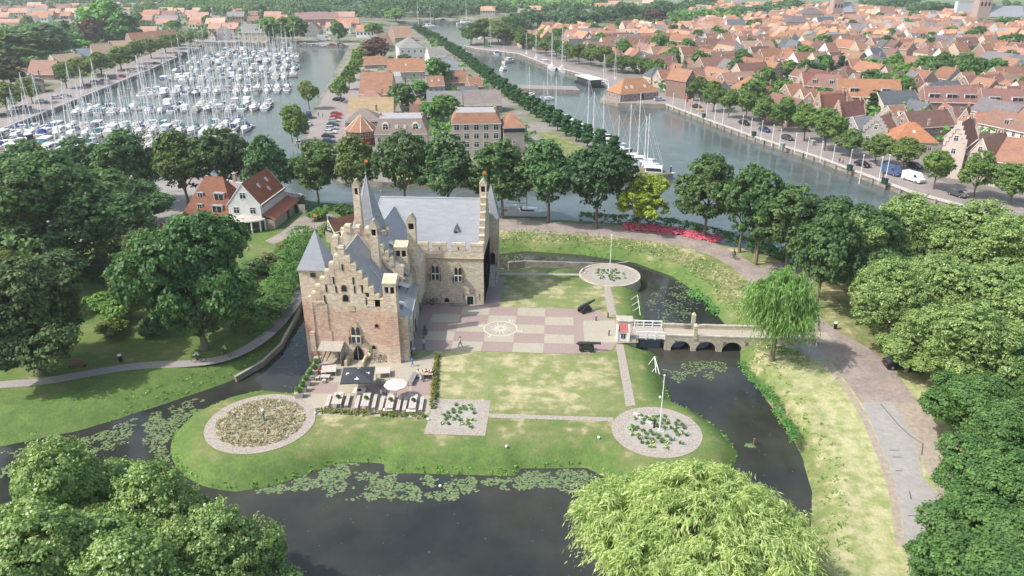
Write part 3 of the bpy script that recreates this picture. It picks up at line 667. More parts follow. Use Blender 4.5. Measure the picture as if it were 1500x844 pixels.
# wing
def wx(y): return -21.55-.09*(y-99)
mb=MB(); mb.prism([(-25.5,99.2),(-21.55,99.2),(wx(119.5),119.5),(-25.5,119.5)],-1.5,6.2,brick3,side=brick2); wing=cpart(mb,'wing')
mb=MB(); mb.box(-22.85,98.95,-1.5,-21.5,99.6,7.1,brick3); mb.box(-22.9,98.9,7.1,-21.45,99.7,7.4,'coping'); cpart(mb,'wing_front',parent=wing)
mb=MB(); mb.box(-22.85,98.88,-.3,-21.55,98.96,2.0,brick2); cpart(mb,'wall_patch',parent=wing)
mb=MB(); mb.add([(-21.35,99.65,6.2),(wx(119.5)+.2,119.5,6.2),(-27.2,119.5,9.8),(-26.2,99.75,9.4),(-21.35,99.65,6.0),(wx(119.5)+.2,119.5,6.0),(-27.2,119.5,9.6),(-26.2,99.75,9.2)],[(0,1,2,3),(7,6,5,4),(0,4,5,1),(1,5,6,2),(3,2,6,7),(0,3,7,4)],'slate')
cpart(mb,'lean_to_roof',parent=wing)
mb=MB(); mb.tube((-21.3,99.7,6.12),(wx(119.5)+.25,119.5,6.12),.11,.11,'lead_flashing'); cpart(mb,'gutter',parent=wing)
for y,z in ((101.5,3.6),(103.6,4.2),(107.2,4.),(110.5,4.1),(113.5,4.2),(102.2,.9),(105.2,1.),(111.8,1.2),(115.5,3.9)):
    k2=MB(); x=wx(y); k2.box(x-.1,y-.38,z,x+.05,y+.38,z+1.15,'white_paint'); k2.box(x,y-.3,z+.06,x+.07,y+.3,z+1.08,'glass_dark'); k2.box(x,y-.03,z,x+.09,y+.03,z+1.1,'white_paint'); cpart(k2,'window',parent=wing)
for y in (101.0,108.9,117):
    k2=MB(); x=wx(y); k2.box(x-.1,y-.55,0,x+.06,y+.55,2.2,'black_paint'); cpart(k2,'door',parent=wing)
k2=MB(); k2.tube((wx(106.3)+.08,106.3,0),(wx(106.3)+.08,106.3,6.1),.07,.07,'surround'); cpart(k2,'drainpipe',parent=wing)
# little dormers on the lean-to roof
for x,y,s_ in ((-23.6,102.6,.7),(-24.2,108.4,1.0)):
    k2=MB(); z=6.9+(-22.-x)*.5
    k2.box(x-.1,y-s_*.6,z-.6,x+s_*1.0,y+s_*.6,z+s_*.45,'metal_grey'); k2.box(x+s_*1.0,y-s_*.5,z-.3,x+s_*1.0+.04,y+s_*.5,z+s_*.35,'glass_dark')
    k2.add([(x-1.0,y-s_*.8,z+.95*s_),(x+s_*1.25,y-s_*.8,z+.42*s_),(x+s_*1.25,y+s_*.8,z+.42*s_),(x-1.0,y+s_*.8,z+.95*s_)],[(0,1,2,3)],'lead_flashing'); cpart(k2,'dormer',parent=wing)
# ---- roof of front block ----
def roof_y(xr,xl,xe,ze,zr,y0,y1,name,zl=None,label=None):
    m=MB(); t=.18; zl=ze if zl is None else zl
    m.xprism([(xl,zl),(xr,zr),(xe,ze),(xe,ze-t),(xr,zr-t*1.6),(xl,zl-t)],y0,y1,'slate')
    o=cpart(m,name,label); f=MB(); f.tube((xr,y0,zr),(xr,y1,zr),.09,.09,'lead_flashing'); cpart(f,'ridge',parent=o); return o
rA=roof_y(-30.55,-35.6,-25.2,9.3,16.9,FY+.75,108.4,'slate_roof',9.6)
# light lead edge of the hipped back end
mb=MB(); mb.tube((-30.55,108.3,16.95),(-26.9,108.3,11.6),.12,.12,'off_white'); mb.tube((-30.55,108.3,16.95),(-34.2,108.3,11.6),.12,.12,'off_white'); cpart(mb,'verge_flashing',parent=rA)
mb=MB(); mb.tube((-27.9,104.0,13.3),(-26.4,104.0,11.2),.05,.05,'off_white'); cpart(mb,'snow_bar',parent=rA)
# ---- cross wall with rising steps ----
mb=MB(); mb.xprism([(-35.5,8),(-24.2,8),(-23.9,11.2),(-25.6,12.1),(-27.6,14.4),(-28.6,16.6),(-32.5,17.3),(-33.4,16.2),(-35.3,14.6)],109.4,110.3,brick); xw=cpart(mb,'cross_wall')
for i,(x,z) in enumerate(((-28.0,16.2),(-27.2,15.0),(-26.45,13.9),(-25.75,12.9))): merlon(x-.3,109.3,z-1.6,x+.32,110.35,z,xw)
merlon(-32.9,109.2,16.9,-31.9,110.4,18.0,xw); merlon(-31.2,109.2,16.9,-30.4,110.4,17.9,xw); merlon(-34.9,109.2,14.3,-34.0,110.4,16.2,xw); merlon(-29.7,109.2,16.6,-28.9,110.4,17.7,xw)
# curved flashing where the lower roof meets the cross wall
f=MB(); pts=[(-28.1,109.3,14.2),(-27.3,109.3,12.4),(-26.4,109.3,11.1),(-25.2,109.3,10.1),(-23.8,109.3,9.2)]; f.path(pts,[.09]*5,'off_white'); cpart(f,'verge_flashing',parent=xw)
turret(-28.15,-26.95,106.3,107.6,8.6,19.6,'tall pointed chimney turret rising from the front roof',hz=17.3)
mb=MB(); mb.tube((-28.5,106.2,13.3),(-26.6,106.2,10.9),.09,.09,'stone_pale'); cpart(mb,'turret_foot')
turret(-25.75,-23.65,111.6,113.0,7,14.1,'square pillar with mossy lean-to cap and openings',cap='lean',holes=2,hz=12.0)
turret(-24.15,-22.75,114.6,115.9,4.0,18.0,'pointed chimney turret beside the hall roof',hz=15.6)
mb=MB(); mb.xprism([(-24.6,3.),(-22.4,3.),(-22.2,9.4),(-23.3,11.3),(-24.6,9.6)],113.7,119.8,brick2); bw_=cpart(mb,'bay')
opening(-23.4,5.2,.8,4.4,113.7,pointed=True,parent=bw_,k=brick3,name='blind_arch')
# ---- inner roof B ----
roof_y(-28.6,-33.2,-23.4,9.2,16.0,110.3,126.2,'slate_roof')
k2=MB(); k2.box(-27.0,113.2,12.2,-25.9,114.2,13.6,'slate'); k2.add([(-27.6,113.0,14.1),(-25.8,113.0,13.4),(-25.8,114.4,13.4),(-27.6,114.4,14.1)],[(0,1,2,3)],'off_white'); k2.box(-25.88,113.3,12.6,-25.82,114.1,13.3,'glass_dark'); cpart(k2,'dormer')
k2=MB(); k2.box(-27.0,110.9,12.0,-26.2,111.8,13.,'slate'); k2.add([(-27.3,110.7,13.5),(-26.,110.7,12.9),(-26.,112,12.9),(-27.3,112,13.5)],[(0,1,2,3)],'lead_flashing'); cpart(k2,'dormer')
k2=MB(); k2.box(-33.4,110.3,-2.2,-23.4,121,9.2,brick2); cpart(k2,'inner_block')
# ---- knights' hall ----
HX0,HX1,HY=-24.2,-12.3,120.4
mb=MB(); mb.box(-33.5,HY+.02,-2.3,HX1,134,8.7,brick2); hall=cpart(mb,'great_hall')
mb=MB(); mb.box(-24.3,HY-.03,8.6,HX1+.05,HY+.5,10.0,brick); par=cpart(mb,'hall_parapet')
mb=MB()
for i in range(34): 
    x=-24.2+i*.352; mb.box(x,HY-.14,8.42,x+.2,HY+.02,8.62,'surround')
mb.box(-24.3,HY-.16,8.62,HX1+.06,HY+.0,8.72,'stone_pale'); d_=cpart(mb,'dentil_course',parent=par); d_['kind']='stuff'
for a,b_ in ((-24.1,-22.3),(-21.4,-19.4),(-18.3,-16.3),(-14.6,-12.25) if False else (-15.3,-13.3)): pass
for cx_ in (-23.0,-19.9,-16.6,-13.35): 
    m_=merlon(cx_-1.2,HY-.06,9.9,cx_+1.2 if cx_<-14 else -12.25,HY+.56,11.4,par,caph=.42)
    if cx_ in(-19.9,-16.6): k2=MB(); k2.box(cx_-.05,HY-.12,10.2,cx_+.05,HY-.05,10.7,'dark_void'); q_=cpart(k2,'arrow_slit'); q_.parent=m_
gothic('gothic_window',-20.75,4.55,1.5,3.3,HY,shutters=True,label='left pointed window of the hall over the courtyard')
gothic('gothic_window',-16.75,4.3,1.5,3.3,HY,shutters=True,label='right pointed window of the hall over the courtyard')
k2=MB(); k2.box(-15.5,HY-.12,.0,-14.0,HY+.05,1.75,'white_paint'); k2.box(-15.3,HY-.16,.0,-14.2,HY-.1,1.55,'black_paint'); k2.box(-15.6,HY-.16,1.75,-13.9,HY+.02,1.95,'surround'); cpart(k2,'hall_door',label='low black door in a white frame')
k2=MB(); k2.box(-14.9,HY-.14,2.2,-14.55,HY+.02,2.8,'surround'); cpart(k2,'niche')
opening(-18.9,.35,.75,.7,HY,parent=hall,k='dark_void')
k2=MB(); k2.box(-18.2,HY-1.2,0,-15.6,HY-.05,.22,'retaining_wall'); cpart(k2,'doorstep')
k2=MB(); k2.tube((-22.7,HY-.1,0.),(-22.7,HY-.1,8.2),.07,.07,'lead_flashing'); k2.box(-22.9,HY-.3,7.9,-22.5,HY-.02,8.4,'lead_flashing'); cpart(k2,'drainpipe')
for x,z in ((-19.9,.9),(-15.9,.9),(-13.1,.9)):
    k2=MB(); k2.box(x-.03,HY-.06,z,x+.03,HY+.01,z+1.2,'iron_black'); cpart(k2,'wall_anchor',parent=hall)
# hall roof
mb=MB(); RY,RZ=127.4,17.3
Pp=[(-34.2,HY+.9,9.),( -12.9,HY+.9,9.),(-13.2,RY,RZ),(-31.1,RY,RZ),(-34.2,134.3,9.),(-12.9,134.3,9.)]
mb.add(Pp,[(0,1,2,3),(5,4,3,2),(4,0,3),(0,4,5,1),(1,5,2)],'slate'); hr=cpart(mb,'hall_roof')
mb=MB(); mb.tube((-31.1,RY,RZ+.02),(-13.2,RY,RZ+.02),.12,.12,'lead_flashing'); mb.tube((-31.1,RY,RZ),(-34.2,HY+.9,9.),.08,.08,'lead_flashing'); mb.tube((-31.1,RY,RZ),(-31.1,RY,RZ+1.0),.04,.03,'metal_grey'); mb.blob(-31.1,RY,RZ+1.05,.13,.13,.13,'metal_grey'); cpart(mb,'ridge',parent=hr)
k2=MB(); x,y,z=-17.3,123.7,11.9
k2.xprism([(x-.42,z-.3),(x+.42,z-.3),(x+.42,z+.5),(x,z+1.5),(x-.42,z+.5)],y-.1,y+1.0,'lead_flashing'); k2.add([(x-.55,y-.25,z+.4),(x,y-.25,z+1.75),(x,y+1.6,z+1.75),(x-.55,y+.6,z+.4)],[(0,1,2,3)],'slate'); k2.add([(x+.55,y-.25,z+.4),(x,y-.25,z+1.75),(x,y+1.6,z+1.75),(x+.55,y+.6,z+.4)],[(0,1,2,3)],'slate'); k2.box(x-.25,y-.14,z-.1,x+.25,y-.1,z+.55,'glass_dark'); cpart(k2,'dormer',parent=hr)
# east stepped gable of the hall
mb=MB(); mb.yprism([(HY,-2.3),(134.2,-2.3),(134.2,9.8),(RY+.9,17.2),(RY-.9,17.2),(HY,9.8)],-13.1,-12.3,brick2); eg=cpart(mb,'east_gable')
for sgn in (-1,1):
    for i in range(7):
        ya=RY+sgn*(.8+.82*i); yb=RY+sgn*(.8+.82*(i+1)); zt=18.0-i*1.13
        k2=MB(); k2.box(-13.15,min(ya,yb)+.03,zt-1.8,-12.25,max(ya,yb)-.03,zt-.25,brick3); k2.box(-13.2,min(ya,yb),zt-.25,-12.2,max(ya,yb),zt,'coping'); cpart(k2,'gable_step',parent=eg)
turret(-13.45,-12.25,RY-.65,RY+.65,16.5,20.7,'pointed turret crowning the right end of the hall',hz=18.6)
for y,z in ((121.6,1.2),(125.0,3.8)):
    k2=MB(); k2.box(-12.3,y-.5,z,-12.2,y+.5,z+2.2,'black_paint'); cpart(k2,'shutter',parent=eg)
# stair tower
SX0,SX1,SY0,SY1=-13.5,-10.7,132.4,135.4
mb=MB(); mb.box(SX0,SY0,-2.3,SX1,SY1,11.9,brick3); st=cpart(mb,'stair_tower')
mb=MB(); e=.25; mb.add([(SX0-e,SY0-e,11.8),(SX1+e,SY0-e,11.8),(SX1+e,SY1+e,11.8),(SX0-e,SY1+e,11.8),((SX0+SX1)/2,(SY0+SY1)/2,18.4)],[(0,1,4),(1,2,4),(2,3,4),(3,0,4),(3,2,1,0)],'slate'); cpart(mb,'spire',parent=st)
mb=MB(); mb.xprism(arch(-11.75,3.0,.95,2.3,pointed=False),SY0-.06,SY0+.02,'dark_void'); mb.xprism(arch(-11.7,5.6,.4,.8),SY0-.08,SY0+.02,'surround'); cpart(mb,'door',parent=st)
mb=MB()
for i in range(11): mb.box(-12.2,SY0-.9-i*.3,-.2,-10.9,SY0-.6-i*.3,2.9-i*.27,'concrete')
mb.box(-12.3,SY0-.6,-.2,-10.9,SY0,2.95,'stone_block'); ou=cpart(mb,'outside_stairs',label='stone steps climbing to the stair tower door')
mb=MB()
for i in (0,5,10): mb.tube((-10.95,SY0-.7-i*.3,2.9-i*.27),(-10.95,SY0-.7-i*.3,3.9-i*.27),.04,.04,'iron_black')
mb.tube((-10.95,SY0-.7,3.9),(-10.95,SY0-3.7,1.2),.04,.04,'iron_black'); cpart(mb,'handrail',parent=ou)
# left corner tower in the moat
TX0,TX1,TY0,TY1=-37.9,-33.9,101.2,105.6
mb=MB(); mb.box(TX0,TY0,-2.6,TX1,TY1,13.7,brick); lt=cpart(mb,'corner_tower')
mb=MB(); e=.25; mb.add([(TX0-e,TY0-e,13.65),(TX1+e,TY0-e,13.65),(TX1+e,TY1+e,13.65),(TX0-e,TY1+e,13.65),(-35.6,103.6,19.2)],[(0,1,4),(1,2,4),(2,3,4),(3,0,4),(3,2,1,0)],'slate'); sp_=cpart(mb,'pyramid_roof',parent=lt)
mb=MB(); mb.tube((-35.6,103.6,19.1),(-35.6,103.6,20.2),.05,.03,'metal_grey'); cpart(mb,'finial',parent=lt)
mb=MB(); mb.box(-36.1,TY0-.25,12.6,-35.4,TY0+.02,13.2,'iron_black'); cpart(mb,'hatch',parent=lt)
# round battlemented tower with slate spire
QX,QY,QR_=-31.2,115.3,3.9
mb=MB(); mb.lathe([(QR_,-2.3),(QR_,14.4),(QR_-.5,14.4),(QR_-.5,13.6),(.1,13.6)],brick,20,QX,QY); rt=cpart(mb,'round_tower')
for i in range(12):
    a=2*PI*i/12+.1
    m=MB(); m.T=Matrix.Translation((QX,QY,0))@Matrix.Rotation(a,4,'Z'); m.box(QR_-.55,-.52,14.3,QR_+.03,.52,15.4,brick); m.box(QR_-.6,-.56,15.4,QR_+.08,.56,15.65,'coping',taper=.06); cpart(m,'merlon',parent=rt)
mb=MB(); mb.lathe([(3.4,13.7),(3.35,14.0),(.06,24.0)],'slate',6,-30.6,116.1); s_=cpart(mb,'spire',parent=rt)
mb=MB()
for i in range(6):
    a=2*PI*i/6; mb.tube((-30.6+3.35*math.cos(a),116.1+3.35*math.sin(a),14.0),(-30.6,116.1,24.2),.06,.05,'lead_flashing')
mb.tube((-30.6,116.1,24.),(-30.6,116.1,25.4),.05,.03,'metal_grey'); mb.blob(-30.6,116.1,24.5,.16,.16,.2,'metal_grey'); cpart(mb,'finial',parent=rt)
turret(-31.65,-30.65,111.5,112.5,14.5,24.4,'very tall slender turret in front of the slate spire',hz=22.2,base=.12)
mb=MB(); mb.box(-32.1,111.1,12.5,-30.2,112.9,14.8,brick); mb.box(-32.2,111.0,14.8,-30.1,113,15.2,'stone_pale'); cpart(mb,'turret_base')
# orange vanes
for n_,(x,y,z) in enumerate(((-30.6,116.1,25.4),(-12.85,RY,20.9),(-35.6,103.6,20.2))):
    mb=MB(); mb.tube((x,y,z-.1),(x,y,z+1.3),.03,.03,'metal_grey'); mb.box(x+.02,y-.02,z+.9,x+.5,y+.02,z+1.35,mat('orange',(.75,.22,.05),rough=.5,var=.05)); cpart(mb,'weather_vane')
# lightning wires
mb=MB(); mb.tube((-31.1,112,17.5),(-28.6,115.5,17.6),.025,.025,'iron_black'); mb.tube((-27.5,107,13.6),(-30,103,14.9),.02,.02,'off_white'); cpart(mb,'wire')

# ================= bridge =================
Y0,Y1=G(1000,501)[1],G(1000,487)[1]  # near and far faces
by0,by1=108.6,113.0
br=empty('bridge',(28,110.8,0),0,'pale brick arched bridge with a white railed drawbridge span over the moat','bridge')
def bpart(mb,name,label=None,parent=None,**k):
    for i,v in enumerate(mb.v): mb.v[i]=(v[0]-28,v[1]-110.8,v[2])
    o=mb.obj(name,parent or br,**k)
    if label: o['label']=label
    return o
bmk=brickmat('bridge_masonry',(.56,.51,.42),(.48,.43,.35),(.75,.73,.68),mix=.5)
ax=[G(x,521,WZ)[0] for x in (999,1036,1074)]; arw=1.62; bx0=G(974,517,WZ)[0]; bx1=41.5
def spandrel(y):
    m=MB(); cols=60; P=[];
    def low(x):
        for c_ in ax:
            if abs(x-c_)<arw-.02: return WZ+.12+math.sqrt(max(arw**2-(x-c_)**2,0))*1.0
        return WZ-.6
    xs=sorted(set([bx0+(bx1-bx0)*i/cols for i in range(cols+1)]+[c_+s*arw*q for c_ in ax for s in (-1,1) for q in (1,.97,.9,.75,.5)]))
    return xs,low
xs,low=spandrel(0)
m=MB()
for a,b_ in zip(xs,xs[1:]):
    la,lb=low(a+.001),low(b_-.001)
    for y in (by0,by1): m.add([(a,y,la),(b_,y,lb),(b_,y,.75),(a,y,.75)],[(0,1,2,3)],bmk)
    m.add([(a,by0,la),(b_,by0,lb),(b_,by1,lb),(a,by1,la)],[(0,1,2,3)],bmk)
m.add([(bx0,by0,-2.6),(bx0,by1,-2.6),(bx0,by1,.4),(bx0,by0,.4)],[(0,1,2,3)],bmk)
bpart(m,'arched_wall')
m=MB(); m.box(bx0,by0+.35,.0,bx1+3,by1-.35,.1,'panel_yellow'); bpart(m,'deck')
for y in (by0,by1-.4):
    m=MB(); m.box(bx0,y-.04,.6,bx1,y+.44,.86,'stone_block'); bpart(m,'coping')
    m=MB(); m.box(bx0,y+.02 if y<110 else y,.0,bx1,y+.4 if y<110 else y+.38,.6,bmk); bpart(m,'parapet')
for x in (G(982,505)[0]+1.1,G(1018,505)[0]+1.1,G(1058,505)[0]+.6,G(1096,505)[0]):
    m=MB()
    for s in (-1,1): m.tube((x-.22,by0-.05,-.35+s*.3),(x+.22,by0-.05,-.35-s*.3),.035,.035,'iron_black')
    bpart(m,'wall_anchor')
for x,y,z in ((G(1017,489)[0],by1-.2,2.6),(G(1022,505)[0]-.2,by0+.2,2.5)):
    m=MB(); m.box(x-.3,y-.3,.1,x+.3,y+.3,z,bmk); m.add([(x-.34,y-.34,z),(x+.34,y-.34,z),(x+.34,y+.34,z),(x-.34,y+.34,z),(x,y,z+.5)],[(0,1,4),(1,2,4),(2,3,4),(3,0,4)],'stone_pale'); bpart(m,'gate_pillar')
m=MB()
for i in range(9): x=G(1003,489)[0]+i*.15; m.tube((x,by1-.6,.1),(x,by1-.6,1.2),.02,.02,'iron_black',4)
m.tube((G(1003,489)[0],by1-.6,1.15),(G(1003,489)[0]+1.25,by1-.6,1.15),.025,.025,'iron_black'); bpart(m,'iron_gate')
dx0,dx1=G(932,497)[0],bx0
m=MB()
nb=int((dx1-dx0+.3)/.22)
m.box(dx0-.2,by0+.2,-.15,dx1+.2,by1-.2,.08,'wood_grey'); dk=bpart(m,'wooden_deck')
for i in range(nb): m=MB(); x=dx0-.1+i*.22; m.box(x,by0+.1,.085,x+.2,by1-.1,.12,'wood_grey'); 
for y in (by0+.12,by1-.12):
    r=MB()
    for i in range(4): x=dx0+.1+(dx1-dx0-.2)*i/3; r.box(x-.09,y-.09,-.1,x+.09,y+.09,1.2,'white_gloss')
    r.box(dx0,y-.06,1.1,dx1,y+.06,1.28,'white_gloss'); r.box(dx0,y-.04,.55,dx1,y+.04,.68,'white_gloss'); r.box(dx0,y-.04,.1,dx1,y+.04,.22,'white_gloss')
    bpart(r,'white_railing')
m=MB(); m.box(dx0-1.7,by0-1.,-2.5,dx0-.05,by1+.6,-.0,bmk); m.box(dx0-1.9,by0-1.,-.0,dx0-.1,by0-.3,.25,'stone_pale'); bpart(m,'abutment')
m=MB(); m.box(G(905,486)[0],by1+.2,-.5,G(929,486)[0],by1+2.2,.75,bmk); m.box(G(905,486)[0]-.05,by1+.15,.75,G(929,486)[0]+.05,by1+2.25,.95,'stone_block'); bpart(m,'block')
# round bastion wall
m=MB(); m.lathe([(BR+.25,-2.6),(BR,-.1),(BR,.12),(BR-.45,.16),(BR-.5,0.)],'bridge_masonry',48,_bc.x,_bc.y); tag(m.obj('bastion_wall'),'round brick bastion wall rising from the moat','wall')
m=MB(); wl=[(-9.4,141),(-6,142),(12,141.5),(15,143)]
for a,b_ in zip(wl,wl[1:]): m.prism(ribbon([a,b_],.5),-2.6,.12,'retaining_wall')
tag(m.obj('moat_wall'),'low straight moat wall behind the rear lawn','wall')
lw_=GP([(444,418),(444,432),(436,462),(412,508),(384,534),(345,556)],-1.5); m=MB(); m.prism(ribbon([(p[0],p[1]) for p in lw_],.35),-2.6,-1.05,'retaining_wall'); m.prism(ribbon([(p[0],p[1]) for p in lw_],.45),-1.05,-.95,'wood_grey')
tag(m.obj('moat_wall'),'low curved retaining wall under the shaded path','wall')
tw=GP([(470,521),(452,546),(435,578)],-.3); m=MB(); m.prism(ribbon([(p[0],p[1]) for p in tw],.5),-2.6,.02,'retaining_wall'); tag(m.obj('moat_wall'),'brick moat wall along the planters of the terrace','wall')
# ================= trees and plants =================
def leaves(cent,dirs,crad,per,leaf,rng,flat=.7,droop=0.,tone_sd=.16,ctone=None,elong=1.5,upb=.5):
    """cent: clump centres (n,3); returns quads"""
    n=len(cent); P=np.repeat(cent,per,0); D=np.repeat(dirs,per,0); m=len(P)
    off=rng.normal(size=(m,3)); off/=np.linalg.norm(off,axis=1)[:,None]; rr=rng.random(m)**(1/2.2)
    cr=np.repeat(crad,per); off*= (rr*cr)[:,None]; off[:,2]*=flat; P=P+off
    nrm=D*.5+off/np.maximum(cr,1e-3)[:,None]*.6+rng.normal(size=(m,3))*.45+np.array([0,0,upb]); nrm/=np.linalg.norm(nrm,axis=1)[:,None]
    t=rng.normal(size=(m,3))+np.array([0,0,-droop]); t-=nrm*(t*nrm).sum(1)[:,None]; t/=np.linalg.norm(t,axis=1)[:,None]
    b=np.cross(nrm,t); s=leaf*(.6+.8*rng.random(m))[:,None]
    V=np.stack([P-t*s*elong*.5,P+b*s*.5,P+t*s*elong*.5,P-b*s*.5],1).reshape(-1,3)
    ct=ctone if ctone is not None else rng.normal(.5,tone_sd,n)
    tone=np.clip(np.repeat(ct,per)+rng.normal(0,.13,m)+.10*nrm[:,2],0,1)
    return V,tone
def crown_mesh(name,blobs,nclump,per,leaf,lm,seed,crad=(.6,1.2),inner=.2,reach=.0,droop=0.,flat=.7,elong=1.5,strands=False,tone_sd=.16,upb=.5):
    rng=np.random.default_rng(seed); B=np.array(blobs,float); wgt=(B[:,3]*B[:,4]+B[:,4]*B[:,5]+B[:,3]*B[:,5]); wgt/=wgt.sum()
    cs=[];ds=[]
    while len(cs)<nclump:
        k=rng.choice(len(B),p=wgt); d=rng.normal(size=3); d/=np.linalg.norm(d)
        if d[2]<-.35 and rng.random()<.6: continue
        r=1-.14*rng.random()+reach*rng.random()**3 if rng.random()>inner else rng.random()**.5*.85
        p=B[k,:3]+d*B[k,3:6]*r
        deep=False
        for j in range(len(B)):
            if j!=k and (((p-B[j,:3])/B[j,3:6])**2).sum()<.5: deep=True
        if deep and rng.random()<.75: continue
        cs.append(p);ds.append(d)
    cs=np.array(cs);ds=np.array(ds)
    if strands:
        # hanging strands of narrow leaves
        Vs=[];Ts=[]
        ct=rng.normal(.5,tone_sd,len(cs)); allP=[];allD=[];allt=[];
        for c,d,tn in zip(cs,ds,ct):
            out=np.array([d[0],d[1],0.]); L_=rng.uniform(*crad)*1.6; ns=strands
            Lb=L_
            for s_ in range(ns):
                L_=Lb*rng.uniform(.55,1.3); an=rng.random()*6.28; a=c+rng.normal(size=3)*.12; o2=out*.45+np.array([math.cos(an),math.sin(an),0])*.55; o2[2]=0
                for q in range(per//ns):
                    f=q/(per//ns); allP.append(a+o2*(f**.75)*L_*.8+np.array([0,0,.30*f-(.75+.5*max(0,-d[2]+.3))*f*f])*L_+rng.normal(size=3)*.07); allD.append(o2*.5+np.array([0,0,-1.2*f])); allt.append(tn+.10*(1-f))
        P=np.array(allP);T_=np.array(allD)+rng.normal(size=P.shape)*.25; T_/=np.linalg.norm(T_,axis=1)[:,None]; m=len(P)
        nr=rng.normal(size=(m,3))+np.array([0,0,.8]); b=np.cross(nr,T_); b/=np.linalg.norm(b,axis=1)[:,None]; s=leaf*(.7+.6*rng.random(m))[:,None]
        V=np.stack([P-T_*s*elong*.5,P+b*s*.5,P+T_*s*elong*.5,P-b*s*.5],1).reshape(-1,3); tone=np.clip(np.array(allt)+rng.normal(0,.15,m),0,1)
    else:
        cr=rng.uniform(crad[0],crad[1],len(cs)); V,tone=leaves(cs,ds,cr,per,leaf,rng,flat,droop,tone_sd,elong=elong,upb=upb)
    nf=len(V)//4
    return fastmesh(name,V,np.arange(nf*4).reshape(-1,4),[lm],tone)
def trunk_mesh(name,h0,r0,blobs,seed,k='bark',extra=14,lean=0.,low=.55):
    rnd=random.Random(seed); mb=MB(); B=blobs
    cz=sum(b[2] for b in B)/len(B); top=Vector((sum(b[0] for b in B)/len(B)+lean,sum(b[1] for b in B)/len(B),cz))
    pts=[Vector((0,0,-.3)),Vector((rnd.uniform(-.1,.1),0,h0*.5)),Vector((top.x*.3,top.y*.3,h0)),Vector((top.x*.7,top.y*.7,(h0+cz)*.5)),top]
    mb.path(pts,[r0*1.35,r0*1.0,r0*.85,r0*.6,r0*.3],k,8)
    for b in B:
        t=rnd.uniform(.0,.6); a=pts[2].lerp(pts[4],t); e=Vector(b[:3]); mid=a.lerp(e,.5)+Vector((0,0,-.08*(e-a).length))
        r=r0*.5*(1-t*.4); mb.path([a,mid,e],[r,r*.65,r*.3],k,5)
        for q in range(max(1,extra//len(B))):
            d=Vector((rnd.gauss(0,1),rnd.gauss(0,1),rnd.gauss(.3,.7))).normalized(); f=Vector((d.x*b[3],d.y*b[4],d.z*b[5]))*.85
            s=mid.lerp(e,rnd.random()); mb.path([s,(s+e+f)*.5,e+f],[r*.4,r*.25,r*.08],k,4)
    return mb.mesh(name,fix=False,smooth=True)
def blobset(seed,n,R_,zc,rz,br=(.42,.62),loose=0):
    rnd=random.Random(seed); B=[(0,0,zc,R_*.62,R_*.62,rz*.7)]
    for i in range(n):
        a=2*PI*i/n+rnd.uniform(-.4,.4); el=rnd.uniform(-.45,.9); r=R_*rnd.uniform(.45,.68+loose)*math.cos(el*.8); s=rnd.uniform(*br)
        B.append((math.cos(a)*r,math.sin(a)*r,zc+rz*math.sin(el)*.62+rnd.uniform(-.1-loose*.5,.1+loose*.5)*rz,R_*s,R_*s*rnd.uniform(.85,1.1),rz*s*rnd.uniform(.75,1.)))
    B.append((rnd.uniform(-.15,.15)*R_,rnd.uniform(-.15,.15)*R_,zc+rz*.5,R_*.5,R_*.5,rz*.5)); return B
PROTO={}
def proto(key,H_,W_,blobs,h0,r0,nclump,per,leaf,lm,seed,k='bark',**kw):
    cm=crown_mesh('crown',blobs,nclump,per,leaf,lm,seed,**kw); tm=trunk_mesh('trunk',h0,r0,blobs,seed,k)
    PROTO[key]=(cm,tm,H_,W_)
for i in range(4):   # rounded street / canal trees, 12 m high, 9 m wide
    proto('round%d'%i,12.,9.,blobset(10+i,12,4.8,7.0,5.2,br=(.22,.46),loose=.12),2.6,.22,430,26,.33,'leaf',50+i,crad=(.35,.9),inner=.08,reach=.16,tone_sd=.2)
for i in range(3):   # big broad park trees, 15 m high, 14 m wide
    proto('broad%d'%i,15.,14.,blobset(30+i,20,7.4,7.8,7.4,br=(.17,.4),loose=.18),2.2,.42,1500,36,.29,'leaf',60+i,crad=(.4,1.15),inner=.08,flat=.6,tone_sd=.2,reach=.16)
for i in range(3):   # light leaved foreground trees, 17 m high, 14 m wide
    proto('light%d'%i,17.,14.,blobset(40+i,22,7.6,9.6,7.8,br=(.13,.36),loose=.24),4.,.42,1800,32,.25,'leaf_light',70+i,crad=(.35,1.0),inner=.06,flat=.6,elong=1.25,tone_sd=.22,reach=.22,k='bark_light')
proto('willow0',16.,20.,blobset(50,34,9.6,8.6,6.6,br=(.17,.30)),3.,.35,1900,64,.10,'leaf_willow',80,crad=(.7,1.6),inner=.02,elong=5.,strands=8,tone_sd=.24,reach=.08)
proto('willow1',10.,9.,blobset(53,12,4.3,6.,3.8,br=(.22,.4)),2.2,.3,360,70,.11,'leaf_willow',81,crad=(.8,1.8),inner=.08,elong=5.,strands=7,tone_sd=.2,reach=.15)
for i in range(2):
    B=[(0,0,2.6+1.5*j,1.25*(1-.09*j)+.15*math.sin(j*2+i),1.2*(1-.09*j),1.15) for j in range(4)]
    proto('column%d'%i,8.6,3.,B,1.6,.14,80,30,.42,'leaf_dark',90+i,crad=(.35,.7),inner=.1)
B=[(0,0,2+1.5*j,2.2-.27*j,2.2-.27*j,1.0) for j in range(7)]
proto('conifer',12.5,4.6,B,1.5,.2,170,24,.42,'leaf_dark',95,crad=(.3,.7),inner=.1,droop=1.)
for i in range(4):   # far town trees
    proto('far%d'%i,11.,10.,blobset(110+i,8,5.,5.8,5.2),2.5,.25,150,17,.85,'leaf',120+i,crad=(.6,1.3),inner=.1)
